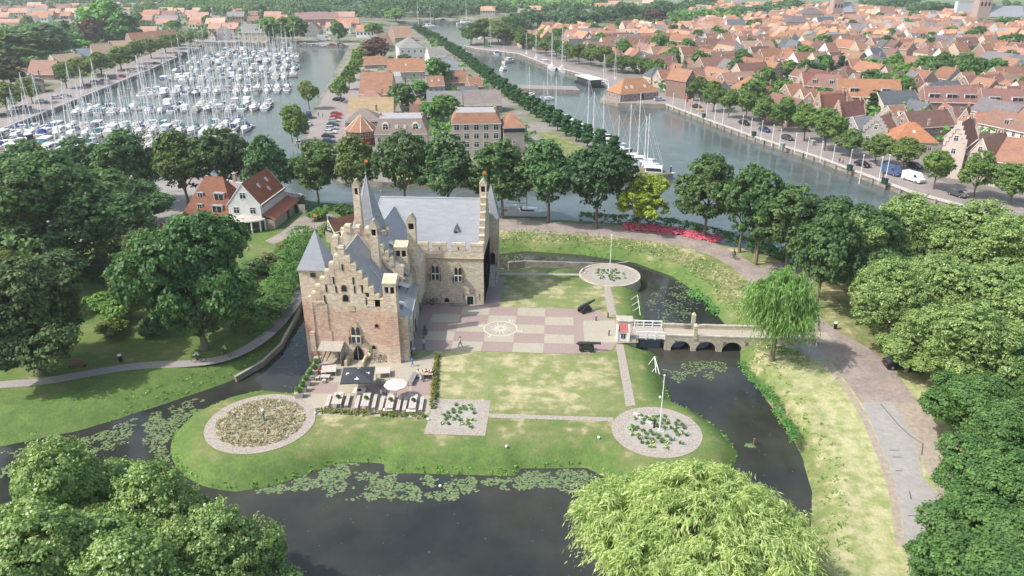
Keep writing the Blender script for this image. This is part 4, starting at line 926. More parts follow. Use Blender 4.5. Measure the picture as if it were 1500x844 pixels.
for i in range(3):   # shrubs, 3 m high, 4 m wide
    proto('shrub%d'%i,3.,4.,blobset(130+i,6,2.,1.4,1.3,br=(.35,.55)),.4,.07,150,34,.20,'leaf',140+i,crad=(.25,.5),inner=.08)
def tree(key,x,y,H_,W_,label,name='tree',cat='tree',group=None,col=(1,1,1),z=0,rz=None,lean=None):
    cm,tm,h,w_=PROTO[key]
    e=empty(name,(x,y,z),rz if rz is not None else random.uniform(0,6.28),label,cat,group); e.scale=(W_/w_,W_/w_,H_/h)
    c=inst('crown',cm,e,color=col); t_=inst('trunk' if cat=='tree' else 'stem',tm,e)
    return e
def tpx(key,px,pb,pt,wpx,label,**k):
    c_=k.get('col',(1,1,1)); q_=random.uniform(.86,1.16); k['col']=(c_[0]*q_*random.uniform(.9,1.15),c_[1]*q_,c_[2]*q_); pt+=random.uniform(-3,3) if pb>250 else 0; wpx*=random.uniform(.92,1.1)
    """tree from its base pixel, top pixel row and crown width in the photo survey"""
    x,y=G(px,pb); zt=GY(px,pt,y)[1]; W_=wpx*depth(x,y,zt*.6)/F
    return tree(key,x,y,zt*.97,W_,label,**k)
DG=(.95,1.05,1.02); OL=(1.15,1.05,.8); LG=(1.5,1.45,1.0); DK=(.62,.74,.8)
# canal row, left to right
gcr='row of round trees along the canal bank'
row=[(125,292,200,95,'second dark round canal tree from the left, mostly behind the big broad tree',DG),(197,302,188,95,'round canal tree beside the parked red car, dark open crown',DG),(276,304,192,82,'round canal tree on the small square left of the tiled roof',OL),(335,296,184,84,'round canal tree behind the tiled roof of the restaurant',DG),(398,300,196,74,'round canal tree rising behind the white gabled house',DG),(467,300,203,70,'slim trunked canal tree between white house and castle spire, open water either side',(1.2,1.25,.9)),(527,304,198,72,'round canal tree just left of the slate spire',OL),(594,308,190,78,'round canal tree above the left end of the hall roof',DG),(658,312,192,86,'round canal tree above the middle of the hall roof',DG),(736,320,200,84,'round canal tree just right of the hall turret',DG),(803,326,205,88,'round canal tree beside the moored white yacht, low branches on its trunk',DG),(873,334,208,92,'darkest round canal tree, left of the yellow green one',DK)]
for i,(px,pb,pt,w_,lb,c) in enumerate(row): tpx('round%d'%(i%4),px,pb,pt,w_,lb,group=gcr,col=c,name='canal_tree')
tpx('round2',50,300,205,90,'leftmost canal tree at the frame edge behind the broad dark crown',group=gcr,col=DG,name='canal_tree')
tpx('round1',936,338,252,72,'bright yellow green tree at the left end of the pink flower bed',col=(2.9,2.4,1.),name='yellow_green_tree')
# right row along the canal
gr='tall trees along the canal bank right of the flower bed'
for i,(px,pb,pt,w_,c) in enumerate(((1031,350,226,84,(1,1.1,.95)),(1083,370,240,84,(1,1.1,.95)),(1107,388,250,80,DG),(1195,452,290,100,DG),(1150,400,268,90,DG),(1215,402,285,90,DK),(1245,430,300,86,DG))):
    tpx('round%d'%((i+1)%4),px,pb,pt,w_,('leftmost tall tree of the right bank, its trunk in the pink flowers','second tall tree right of the pink flower bed','tall tree behind the small blue boat at the bank','tall tree with pale bare trunk right of the weeping willow','dark canal tree leaning over the water right of the blue boat','dark tree above the shaded gap right of the willow','dark green tree at the left edge of the big light crowns')[i],group=gr,col=c,name='bank_tree')
# weeping willow at the bridge
tpx('willow1',1130,528,388,112,'weeping willow hanging over the right end of the arched bridge',name='weeping_willow',col=(.62,.76,.58))
# left park trees
tpx('broad0',104,408,222,205,'huge broad dark tree at upper left in front of the marina',name='broad_tree',col=DG)
tpx('broad1',62,548,378,165,'broad dark tree at the left edge beside the park path',name='broad_tree',col=DG)
tpx('broad2',300,513,312,166,'large dense maple between the park path and the white house',name='maple_tree',col=(.85,1.1,.95))
tpx('light0',222,478,342,85,'small yellow green tree leaning against the big maple',name='yellow_green_tree',col=(.55,.55,.45))
tpx('broad1',-25,420,290,150,'dark tree cut by the left edge of the picture above the path',name='broad_tree',col=DK)
tpx('broad2',15,470,372,110,'dull olive leaved tree at the left edge below the broad dark tree',name='olive_tree',col=(1.6,1.2,.9))
tpx('broad0',190,340,262,110,'dark small tree between the broad tree and the grey square',name='dark_tree',col=DG)
# right side masses
gl='large light leaved trees right of the road'
def twld(key,tx,ty,zt,W_,label,H_=None,**k):
    """tree whose crown top stands at height zt under pixel (tx,ty)"""
    x,y=G(tx,ty,zt*.93); return tree(key,x,y,zt,W_,label,**k)
L1=(1.0,1.06,.98)
twld('light0',1268,325,15,13,'light green tree with its trunk on the dry grass beside the road',name='light_tree',group=gl,col=L1)
twld('light1',1345,300,17,15,'tallest light green tree with pale bare limbs showing in its crown',name='light_tree',group=gl,col=L1)
twld('light2',1440,305,17,15,'light green tree at the upper right over the quay vans',name='light_tree',group=gl,col=L1)
twld('light0',1500,330,17,15,'light green tree cut by the right edge of the frame, upper one',name='light_tree',group=gl,col=L1)
twld('light1',1385,385,14,13,'light green tree above the dark parked car',name='light_tree',group=gl,col=L1)
twld('light1',1310,395,14,11,'light green tree between the road trunk and the tallest crown',name='light_tree',group=gl,col=L1)
twld('light2',1425,455,14,12,'light green tree just above the dark thicket',name='light_tree',group=gl,col=L1)
twld('light2',1475,400,14,14,'light green tree at the right edge below the tallest crown',name='light_tree',group=gl,col=L1)
twld('light0',1345,470,9,9,'low light green tree hanging over the parked black car',name='light_tree',col=L1)
twld('round3',1300,375,12,9,'darker small tree between road and light crowns',name='dark_tree',col=DG)
gd='dense dark green trees at the lower right'
for i,(px,py,h,w_) in enumerate(((1432,475,9,11),(1490,520,9,11),(1415,560,8.5,10.5),(1480,600,9,11),(1452,665,9,10.5),(1500,690,9,10),(1440,745,9,11),(1510,780,9.5,11),(1408,815,9,9.5),(1470,850,9.5,11))):
    twld('broad%d'%(i%3),px+14,py,h,w_*.95,'%s bushy dark green tree from the top of the thicket at the lower right'%ordinal(i+1),name='thicket_tree',group=gd,col=(1.1,1.3,1.05))
# bottom
twld('willow0',1022,722,14.,24.5,'big bright yellow green willow at the bottom of the picture',name='willow_tree')
gb='light leaved poplars at the lower left corner'
twld('light0',88,662,16,10.5,'leftmost light leaved poplar at the lower left corner',name='poplar_tree',group=gb,col=L1)
twld('light1',205,712,15,10,'middle light leaved poplar at the lower left, in front of the moat',name='poplar_tree',group=gb,col=L1)
twld('light2',30,770,16,12,'poplar filling the very lower left corner',name='poplar_tree',group=gb,col=L1)
twld('light0',315,775,14,9.5,'rightmost poplar of the lower left group, edge against dark water',name='poplar_tree',group=gb,col=L1)
twld('light1',165,830,15,12,'lowest poplar at the bottom edge on the left',name='poplar_tree',group=gb,col=L1)
# shrubs
def shrub(px,py,w_,h,label,col=(1,1,1),name='shrub',key=None):
    x,y=G(px,py); tree(key or 'shrub%d'%random.randrange(3),x,y,h,w_,label,name=name,cat='shrub',col=col)
for px,py,w_,h,lb,c in ((178,470,7,4,'bright green shrub left of the maple by the path',(1.3,1.5,.9)),(150,455,6,3.5,'pale bright green shrub behind the litter bin',(1.6,1.8,1.0)),(165,492,5,3,'olive shrub at the edge of the dry grass',(1.5,1.25,.8)),(225,490,5,3.2,'low dark shrub under the maple left side',DG),(380,460,8,4,'dark shrub under the right side of the maple',DG),(395,395,6,3.5,'brownish shrub on the lawn below the white house',(1.6,1.15,1.)),(372,405,6,3.2,'dull green shrub beside the maple crown',DG),(420,372,5,2.6,'reddish green shrub in the middle of the lawn bank',(1.5,1.1,.9)),(505,318,5,3.4,'dark rounded shrub behind the green gabled house',DG),(468,322,5,3,'bright green shrub left of the green gabled house',(1.3,1.5,1)),(487,340,6,2.6,'low green shrub in front of the green gable',(1.2,1.4,1)),(432,305,4,2.4,'clipped dark shrub beside the green gate',DK),(500,355,4,2.8,'green shrub at the foot of the round tower',(1.,1.3,.9))):
    shrub(px,py,w_,h,lb,c)
# hedge belts (uncountable shrubs): one object each
def belt(name,pts,w_,h,n,leaf,lm,label,col,seed,crad=(.4,.9),kind='stuff'):
    rng=np.random.default_rng(seed); pts=np.array(pts); seg=np.linalg.norm(np.diff(pts,axis=0),axis=1); cum=np.r_[0,np.cumsum(seg)]
    t=rng.random(n)*cum[-1]; x=np.interp(t,cum,pts[:,0]); y=np.interp(t,cum,pts[:,1]); i=np.clip(np.searchsorted(cum,t)-1,0,len(seg)-1); d=(pts[i+1]-pts[i])/seg[i][:,None]
    s=(rng.random(n)-.5)*2; ww=w_/2
    z=h*np.sqrt(np.clip(1-np.abs(s)**2.5,0,1))*(.75+.35*vnoise(np.column_stack([x,y]),2.2,seed)); inn=rng.random(n)<.25; z=np.where(inn,z*rng.random(n),z)
    c=np.column_stack([x-d[:,1]*s*ww,y+d[:,0]*s*ww,z]); dr=np.column_stack([-d[:,1]*s,d[:,0]*s,np.full(n,.8)])
    V,tone=leaves(c,dr,rng.uniform(*crad,n),26,leaf,rng,.6,ctone=np.clip(rng.normal(.5,.16,n),0,1))
    o=link(bpy.data.objects.new(name,fastmesh(name,V,np.arange(len(V)).reshape(-1,4),[lm],tone))); o.color=(*col,1); return tag(o,label,kind=kind)
belt('hedge_belt',GP([(445,345),(432,375),(420,405),(405,440),(385,470),(350,492)]),6.2,2.9,520,.24,'leaf','long thick green hedge between the shaded path and the lawn',(1.1,1.45,.95),1)
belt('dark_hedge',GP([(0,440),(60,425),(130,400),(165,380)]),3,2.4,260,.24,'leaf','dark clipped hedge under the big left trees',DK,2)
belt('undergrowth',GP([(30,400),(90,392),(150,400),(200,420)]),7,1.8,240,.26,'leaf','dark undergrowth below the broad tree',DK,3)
belt('reed_bank',GP([(850,325),(900,328),(950,331),(1000,337),(1060,352),(1110,369),(1150,385),(1180,397)],-.6),3.2,1.6,420,.26,'leaf','reeds and tall weeds along the canal bank',(.85,1.2,.8),4)
belt('reed_bank',GP([(1085,548),(1100,570),(1125,590),(1145,625),(1165,660)],-1.2),1.1,.9,120,.16,'leaf','reeds at the waterside below the bridge',(1.1,1.6,1.1),5)
belt('thicket_floor',[(62,60),(66,80),(64,100),(62,118)],16,3,420,.3,'leaf','dense undergrowth at the right edge below the trees',(.85,1.2,.9),6,crad=(.6,1.3))
belt('thicket_floor',[(75,120),(72,140),(66,150)],14,1.6,200,.3,'leaf','undergrowth under the light trees at the right',DG,16,crad=(.6,1.1))
belt('garden_hedge',GP([(400,322),(428,308),(445,300)]),2.4,1.8,90,.24,'leaf','dark hedge beside the yard of the white house',DG,7)
# low hedges of the terrace
belt('lavender_hedge',GP([(462,603),(540,607),(622,611)]),.9,.5,170,.12,'leaf','low flowering hedge along the front of the terrace',(1.9,1.4,1.),8,crad=(.15,.3))
belt('beech_hedge',GP([(640,522),(637,560),(634,600)]),.8,.7,150,.14,'leaf','low rust and green hedge along the right side of the terrace',(1.9,1.25,.8),9,crad=(.15,.3))
# pink flower bed
fm=leafmat('petal',(.55,.07,.13),(.75,.22,.30),trans=.2)
fl_=GP([(914,333),(960,337),(1010,344),(1055,354)]); belt('flower_bed',fl_,3.4,.9,900,.24,'petal','long bed of pink red flowers between road and canal',(1,1,1),10,crad=(.25,.5))
belt('flower_bed_leaves',fl_,3.4,.35,120,.22,'leaf','green leaves among the pink flowers',(1.2,1.4,1),11,crad=(.2,.4))
# weeds of the dry bed, rough grass on banks
def scatter(name,poly_test,xr,yr,n,h,leaf,lm,label,col,seed,zf=None,per=7,spread=.22):
    rng=np.random.default_rng(seed); P=np.column_stack([rng.uniform(*xr,n*3),rng.uniform(*yr,n*3)]); P=P[poly_test(P)][:n]
    z=zf(P) if zf else np.full(len(P),.05); c=np.column_stack([P,z+h*.5]); m=len(c)
    V,tone=leaves(c,np.tile([0,0,1.],(m,1)),np.full(m,spread),per,leaf,rng,h/spread*.5,ctone=rng.random(m),elong=2.5,upb=-.2)
    o=link(bpy.data.objects.new(name,fastmesh(name,V,np.arange(len(V)).reshape(-1,4),[lm],tone))); o.color=(*col,1); return tag(o,label,kind='stuff')
wm=leafmat('weed',(.20,.20,.09),(.62,.54,.40),trans=.2)
scatter('bed_weeds',lambda P:((P[:,0]-cl[0])**2+(P[:,1]-cl[1])**2)<5.6**2,(cl[0]-6,cl[0]+6),(cl[1]-6,cl[1]+6),1500,.3,.10,'weed','dry weeds and low plants in the big round bed',(1,1,1),21,per=6,spread=.22)
zf=lambda P: height(P)[0]
def bank_test(a,b_,side): 
    def f(P):
        z,_,di,dm=height(P); return (dm>a)&(dm<b_)&(side(P,di))
    return f
scatter('bank_grass',bank_test(.05,3.8,lambda P,di:(di>0)),(-60,50),(50,160),3600,.24,.13,'leaf','rough tufts of grass and weeds on the outer moat banks',(2.2,2.3,1.5),22,zf,per=6,spread=.35)
scatter('bank_weeds',bank_test(2.2,9,lambda P,di:(di>0)&(P[:,1]>100)&(P[:,0]>-20)),(-20,48),(100,168),3600,.22,.15,'weed','dry weeds and tufts between moat and road',(.9,1.1,.8),23,zf,per=6,spread=.35)
scatter('edge_grass',bank_test(.0,.7,lambda P,di:(di<=0)),(-50,35),(68,120),4200,.26,.12,'leaf','longer green grass hanging over the island edge',(1.8,2.3,1.2),24,zf,per=6,spread=.2)
# lily pads
lp=leafmat('lily_pad',(.08,.125,.05),(.20,.26,.12),trans=0.,rough=.4)
def lilies(poly,n,seed,label,r=(.10,.2),clus=1.1,name='lily_pads'):
    rng=np.random.default_rng(seed); pw=np.array([G(a,b_,WZ) for a,b_ in poly]); mn,mx=pw.min(0)-.5,pw.max(0)+.5
    cc=np.column_stack([rng.uniform(mn[0],mx[0],n*9),rng.uniform(mn[1],mx[1],n*9)]); ins=sdf(cc,[tuple(p) for p in pw]); nz=vnoise(cc,1.6,seed)*.6+vnoise(cc,.7,seed+1)*.4
    z,_,di,dm=height(cc); keep=(dm<-.15)&(nz-np.clip(ins+.9,0,2)*.28>.40 if clus else True)&(ins<.4); cc=cc[keep][:n]
    V=[];Fc=[];T=[];mi=0
    for x,y in cc:
        rr=rng.uniform(*r); a0=rng.random()*6.28; zz_=WZ+.012+rng.random()*.012
        base=len(V)
        for q in range(6): a=a0+q*5.6/6; V.append((x+rr*math.cos(a),y+rr*math.sin(a)*.92,zz_))
        Fc.append([base+q for q in range(6)]); T.append(rng.random()*.8+.1)
    o=link(bpy.data.objects.new(name,fastmesh(name,V,Fc,['lily_pad'],T,nv=6))); return tag(o,label,kind='stuff')
for i,(pl,n,lb) in enumerate((([(360,724),(440,690),(500,670),(560,676),(566,694),(756,700),(765,687),(860,687),(905,712),(840,722),(760,715),(640,738),(560,735),(470,725)],2600,'water lily pads along the front edge of the island'),
    ([(180,612),(330,575),(300,610),(258,640),(245,690),(210,672),(215,640)],900,'water lily pads between left bank and round bed'),
    ([(0,660),(120,638),(200,612),(190,650),(90,680),(0,700)],900,'water lily pads in the dark water at lower left'),
    ([(440,470),(462,520),(430,570),(400,560),(410,520)],60,'few scattered lily pads beside the terrace planters'),
    ([(945,430),(1000,408),(1030,440),(1010,470),(965,480),(950,460)],520,'water lily pads above the bridge'),
    ([(735,372),(830,375),(820,395),(735,394)],260,'water lily pads behind the castle lawn'),
    ([(965,540),(1040,525),(1080,540),(1040,560),(990,560)],330,'brown leaves and pads floating below the arches'),
    ([(1085,650),(1110,650),(1105,662),(1090,662)],40,'small patch of lily pads round the post'))):
    lilies(pl,n,200+i,lb)
lilies([(360,740),(850,740),(850,844),(420,844)],40,331,'small leaves and specks floating on the open moat',r=(.03,.07),clus=0,name='floating_leaves')
lilies([(965,560),(1100,560),(1170,700),(1100,700)],25,332,'specks floating on the right arm of the moat',r=(.03,.07),clus=0,name='floating_leaves')
belt('water_plants',GP([(1018,428),(1045,445),(1058,462)],WZ),3.2,.5,110,.3,'leaf','tall leafy water plants below the outer bank',(1.2,1.7,1.2),33)
bpy.data.objects['water_plants'].location.z=WZ
# ================= things on the terrace, courtyard and paths =================
def cm(key,c,**k): return mat(key,c,rough=k.pop('rough',.8),var=k.pop('var',.06),**k)
def thing(mbs,loc,rz,name,label,cat,group=None,z=None):
    """mbs: list of (part name, MB[, sub list])"""
    e=empty(name,(loc[0],loc[1],z if z is not None else (loc[2] if len(loc)>2 else 0.05)),rz,label,cat,group)
    for it in mbs:
        o=it[1].obj(it[0],e)
        for s in (it[2] if len(it)>2 else []): s[1].obj(s[0],o)
    return e
def quadpose(pts,z):
    """near-left, near-right, far-right, far-left pixels at height z -> centre, size, heading of the long (away) axis"""
    P=[Vector(G(a,b,z)) for a,b in pts]; c=sum(P,Vector((0,0)))/4; a=((P[3]+P[2])-(P[0]+P[1]))/2; w_=((P[1]-P[0]).length+(P[2]-P[3]).length)/2
    return c,w_,a.length,math.atan2(a.y,a.x)-PI/2
def plank_table(c,w_,l,rz,h,label,group,name='table',cat='table',k='wood_grey',slabs=3):
    tops=[]
    for i in range(slabs):
        m=MB(); x0=-w_/2+w_*i/slabs; m.box(x0+.01,-l/2,h-.07,x0+w_/slabs-.01,l/2,h,k); tops.append(('plank',m))
    legs=[]
    for s in (-1,1):
        m=MB(); m.box(-w_/2+.03,s*(l/2-.12)-.06,0,-w_/2+.15,s*(l/2-.12)+.06,h-.07,k); legs.append(('leg',m))
        m=MB(); m.box(w_/2-.15,s*(l/2-.12)-.06,0,w_/2-.03,s*(l/2-.12)+.06,h-.07,k); legs.append(('leg',m))
    return thing(tops+legs,c,rz,name,label,cat,group)
mat('bleached_wood',(.47,.43,.39),var=.12,scale=3,bump=.2)
tabs=[((484,592),(499.6,593.7),(504.8,573.7),(490.7,573.7)),((526.5,596),(540,596),(544,574),(533,574)),((562,599),(576,599),(579.5,576),(569,576)),((597,599),(609,599),(612.5,577.5),(602,577.5))]
nm=('leftmost','second from left','third from left','rightmost')
plant_m=PROTO['shrub0'][0]
for i,t4 in enumerate(tabs):
    c,w_,l,rz=quadpose(t4,.78); plank_table(c,w_*.95,l*.93,rz,.78,'%s long wooden table in the front row of the terrace'%nm[i],'long wooden tables','long_table',k='bleached_wood')
    cr_,sr_=math.cos(rz),math.sin(rz)
    for s in (-1,1):
        d=w_*.95/2+.62; bx,by_=c.x+cr_*d*s,c.y+sr_*d*s
        plank_table(Vector((bx,by_)),.5,l*.9,rz,.46,'wooden bench on the %s side of the %s front table'%('left' if s<0 else 'right',nm[i]),'wooden benches','bench','bench','bleached_wood',2)
    e=empty('table_plant',(c.x+.1,c.y-.1,.83),0,'small green potted plant on the %s front table'%nm[i],'plant','table plants'); e.scale=(.16,.16,.2); inst('foliage',plant_m,e,color=(1.,1.2,.9))
    m=MB(); m.box(-.16,-.14,0,.16,.14,.06,'white_paint'); tag(m.obj('menu_card',None,(c.x+.15,c.y+l*.25,.86)),'white tray on the %s front table'%nm[i],'tray')
    if i>=2:
        for s in (-1,1):
            p=Vector(G((568 if i==2 else 602)+s*3.6,(600.5 if i==2 else 601.5),.45)); plank_table(p,.62,.62,rz,.46,'%s of the two stools at the near end of the %s table'%('left' if s<0 else 'right',nm[i]),'terrace stools','stool','stool','off_white',1)
for (pts,h,lb,g) in ((((470,545),(492,546),(493,535.5),(472,535)),.8,'wide pale table beside the planters at the castle wall','wide pale tables'),(((551,547),(571,548),(571.5,538.5),(551,538)),.8,'wide pale table right of the black parasol','wide pale tables'),(((614,549),(634,549.5),(635,542),(615,541.5)),.8,'wide pale table of the seated group at the hedge','wide pale tables')):
    c,w_,l,rz=quadpose(pts,h); plank_table(c,w_,l,rz,h,lb,g,'wide_table','table','bleached_wood',3)
for px,py,w_,l,h,lb,cat in ((476.5,551,1.35,.9,.6,'small low table in front of the wide table by the planters','table'),(465,552,.6,.9,.5,'stool left of the small low table','stool'),(474.5,557,.55,.6,.45,'stool in front of the small low table','stool'),(553.5,557,.65,.7,.8,'left dark chair before the wide table right of the parasol','chair'),(559.5,557,.65,.7,.8,'right dark chair before the wide table right of the parasol','chair')):
    plank_table(Vector(G(px,py,h)),w_,l,.0,h,lb,None,{'chair':'terrace_chair','stool':'stool','table':'low_table'}[cat],cat,'bleached_wood' if cat!='chair' else 'wood_grey',2)
c,w_,l,rz=quadpose(((597,560),(603,562),(611,548),(605,546)),.6); plank_table(c,w_,l,rz,.6,'slanting slatted bench between cream parasol and seated group',None,'bench','bench','metal_grey',3)
# black square parasol
def parasol_square():
    P=[Vector((*G(*q,2.6),2.6)) for q in ((498,562.5),(546,560.5),(549.5,537),(503,538.5))]; c=sum(P,Vector())/4; top=c+Vector((0,0,.75))
    e=empty('square_parasol',(c.x,c.y,.05),0,'large square charcoal parasol with white prints on a white slab base','parasol')
    for i in range(4):
        m=MB(); a,b_=P[i]-Vector((c.x,c.y,.05)),P[(i+1)%4]-Vector((c.x,c.y,.05)); t_=Vector((0,0,top.z-.05))
        m.add([a,b_,t_,a-Vector((0,0,.12)),b_-Vector((0,0,.12))],[(0,1,2),(0,3,4,1)],cm('charcoal_cloth',(.045,.05,.06))); o=m.obj('canopy_panel',e)
        n_=(b_-a).cross(t_-a).normalized(); mid=(a+b_)/2; ux=(b_-a).normalized(); uy=(t_-mid).normalized(); q=MB(); c0=mid+uy*.75+n_*.02
        for dx,dy,r_ in ((0,0,.19),(-.2,.0,.13),(.2,.0,.13),(0,.3,.12),(0,.17,.08)):
            pts=[c0+ux*(dx+r_*math.cos(a_*PI/4))+uy*(dy+r_*.7*math.sin(a_*PI/4)) for a_ in range(8)]; q.add(pts,[tuple(range(8))],'white_paint')
        s_=q.obj('printed_emblem',o); s_['kind']='stuff'
    m=MB(); m.cyl(0,0,.05,3.3,.045,.045,'black_paint',8); m.obj('pole',e)
    m=MB(); m.box(-.85,-.75,0,.85,.75,.08,'off_white'); m.box(-.25,-.25,.08,.25,.25,.2,'black_paint'); m.obj('base',e)
    for p in P: m=MB(); m.tube((0,0,3.2),tuple(p-Vector((c.x,c.y,.05))-Vector((0,0,.04))),.03,.02,'black_paint',4); m.obj('rib',e)
parasol_square()
def parasol_round(x,y,r_,zt,k,label,n=8,h=.55,alt=None):
    e=empty('round_parasol',(x,y,.05),0,label,'parasol')
    for i in range(n):
        a,b_=2*PI*i/n+.3,2*PI*(i+1)/n+.3; m=MB(); kk=alt if alt and i%2 else k
        m.add([(r_*math.cos(a),r_*math.sin(a),zt-h),(r_*math.cos(b_),r_*math.sin(b_),zt-h),(0,0,zt),(r_*math.cos(a),r_*math.sin(a),zt-h-.12),(r_*math.cos(b_),r_*math.sin(b_),zt-h-.12)],[(0,1,2),(0,3,4,1)],kk); m.obj('canopy_panel',e)
        m=MB(); m.tube((0,0,zt-.1),(r_*math.cos(a),r_*math.sin(a),zt-h-.03),.02,.015,'wood_grey',4); m.obj('rib',e)
    m=MB(); m.cyl(0,0,0,zt,.04,.04,'wood_grey',8); m.obj('pole',e)
    m=MB(); m.cyl(0,0,0,.1,.35,.3,'concrete',12); m.obj('base',e)
x,y=G(579.5,562,2.5); parasol_round(x,y,1.62,2.9,cm('cream_cloth',(.66,.58,.53)),'cream round parasol beside the charcoal one')
x,y=G(235,327,2.4); parasol_round(x,y,1.3,2.6,cm('red_cloth',(.55,.09,.07)),'small red and white parasol between the trees near the square',alt='white_paint')
# planters
pts=[(438.5,582),(444,573.5),(449.5,564.5),(455,556),(460.5,548),(464.5,540.5)]
for i,(px,py) in enumerate(pts):
    x,y=G(px,py); m=MB(); P_=[]
    m.box(-.5,-.42,0,.5,.42,.75,'bleached_wood',taper=-.1); g=MB(); g.box(-.5,-.42,.72,.5,.42,.76,'soil')
    e=thing([('box',m),('soil',g)],(x,y),.15,'planter','square pale planter with a leafy green plant, %s from the near end of the row'%ordinal(i+1),'planter','planters along the terrace edge')
    q=inst('plant',PROTO['shrub%d'%(i%3)][0],e,(0,0,.7),i*1.3,color=(1.3,1.7,1)); q.scale=(.26,.26,.34)
# shelter at the castle wall
x,y=G(492,531); e=empty('wooden_shelter',(x,y-.0,.03),0,'weathered wooden shelter leaning against the castle wall','shelter')
yb=98.95-y
m=MB(); m.add([(-2.2,yb-2.2,2.55),(1.3,yb-2.2,2.55),(1.3,yb,3.1),(-2.2,yb,3.1),(-2.2,yb-2.2,2.45),(1.3,yb-2.2,2.45),(1.3,yb,3.),(-2.2,yb,3.)],[(0,1,2,3),(7,6,5,4),(0,4,5,1),(1,5,6,2),(3,2,6,7),(0,3,7,4)],'wood_grey'); m.obj('roof',e)
for dx in (-2.1,1.2): m=MB(); m.box(dx-.08,yb-2.15,0,dx+.08,yb-2.0,2.45,'wood_brown'); m.obj('post',e)
m=MB(); m.box(1.1,yb-2.1,0,1.2,yb,2.4,'wood_grey'); m.obj('side_wall',e)
for i,(a,b_,c_) in enumerate((((-1.9,yb-2.6,.1),(-.9,yb-1.4,2.6),'wood_brown'),((-1.4,yb-2.7,.1),(-.3,yb-1.7,2.2),'wood_brown'))): m=MB(); m.tube(a,b_,.12,.12,c_,4); m.obj('leaning_board',e)
for dx,dy,w_,h_,lb,k in ((-1.6,yb-3.,1.9,.95,'pale wooden serving counter in front of the shelter','wood_grey'),(-.3,yb-3.7,1.5,.6,'low wooden crate pile at the shelter','bleached_wood'),(-2.6,yb-1.4,.9,1.0,'grey barrel stand left of the shelter','wood_grey')):
    m=MB(); m.box(-w_/2,-.35,0,w_/2,.35,h_-.08,k); g=MB(); g.box(-w_/2-.08,-.42,h_-.08,w_/2+.08,.42,h_,'wood_grey'); thing([('body',m),('lid',g)],(x+dx,y+dy),.2,'counter' if w_>1.6 else 'crate',lb,'counter' if w_>1.6 else 'crate')
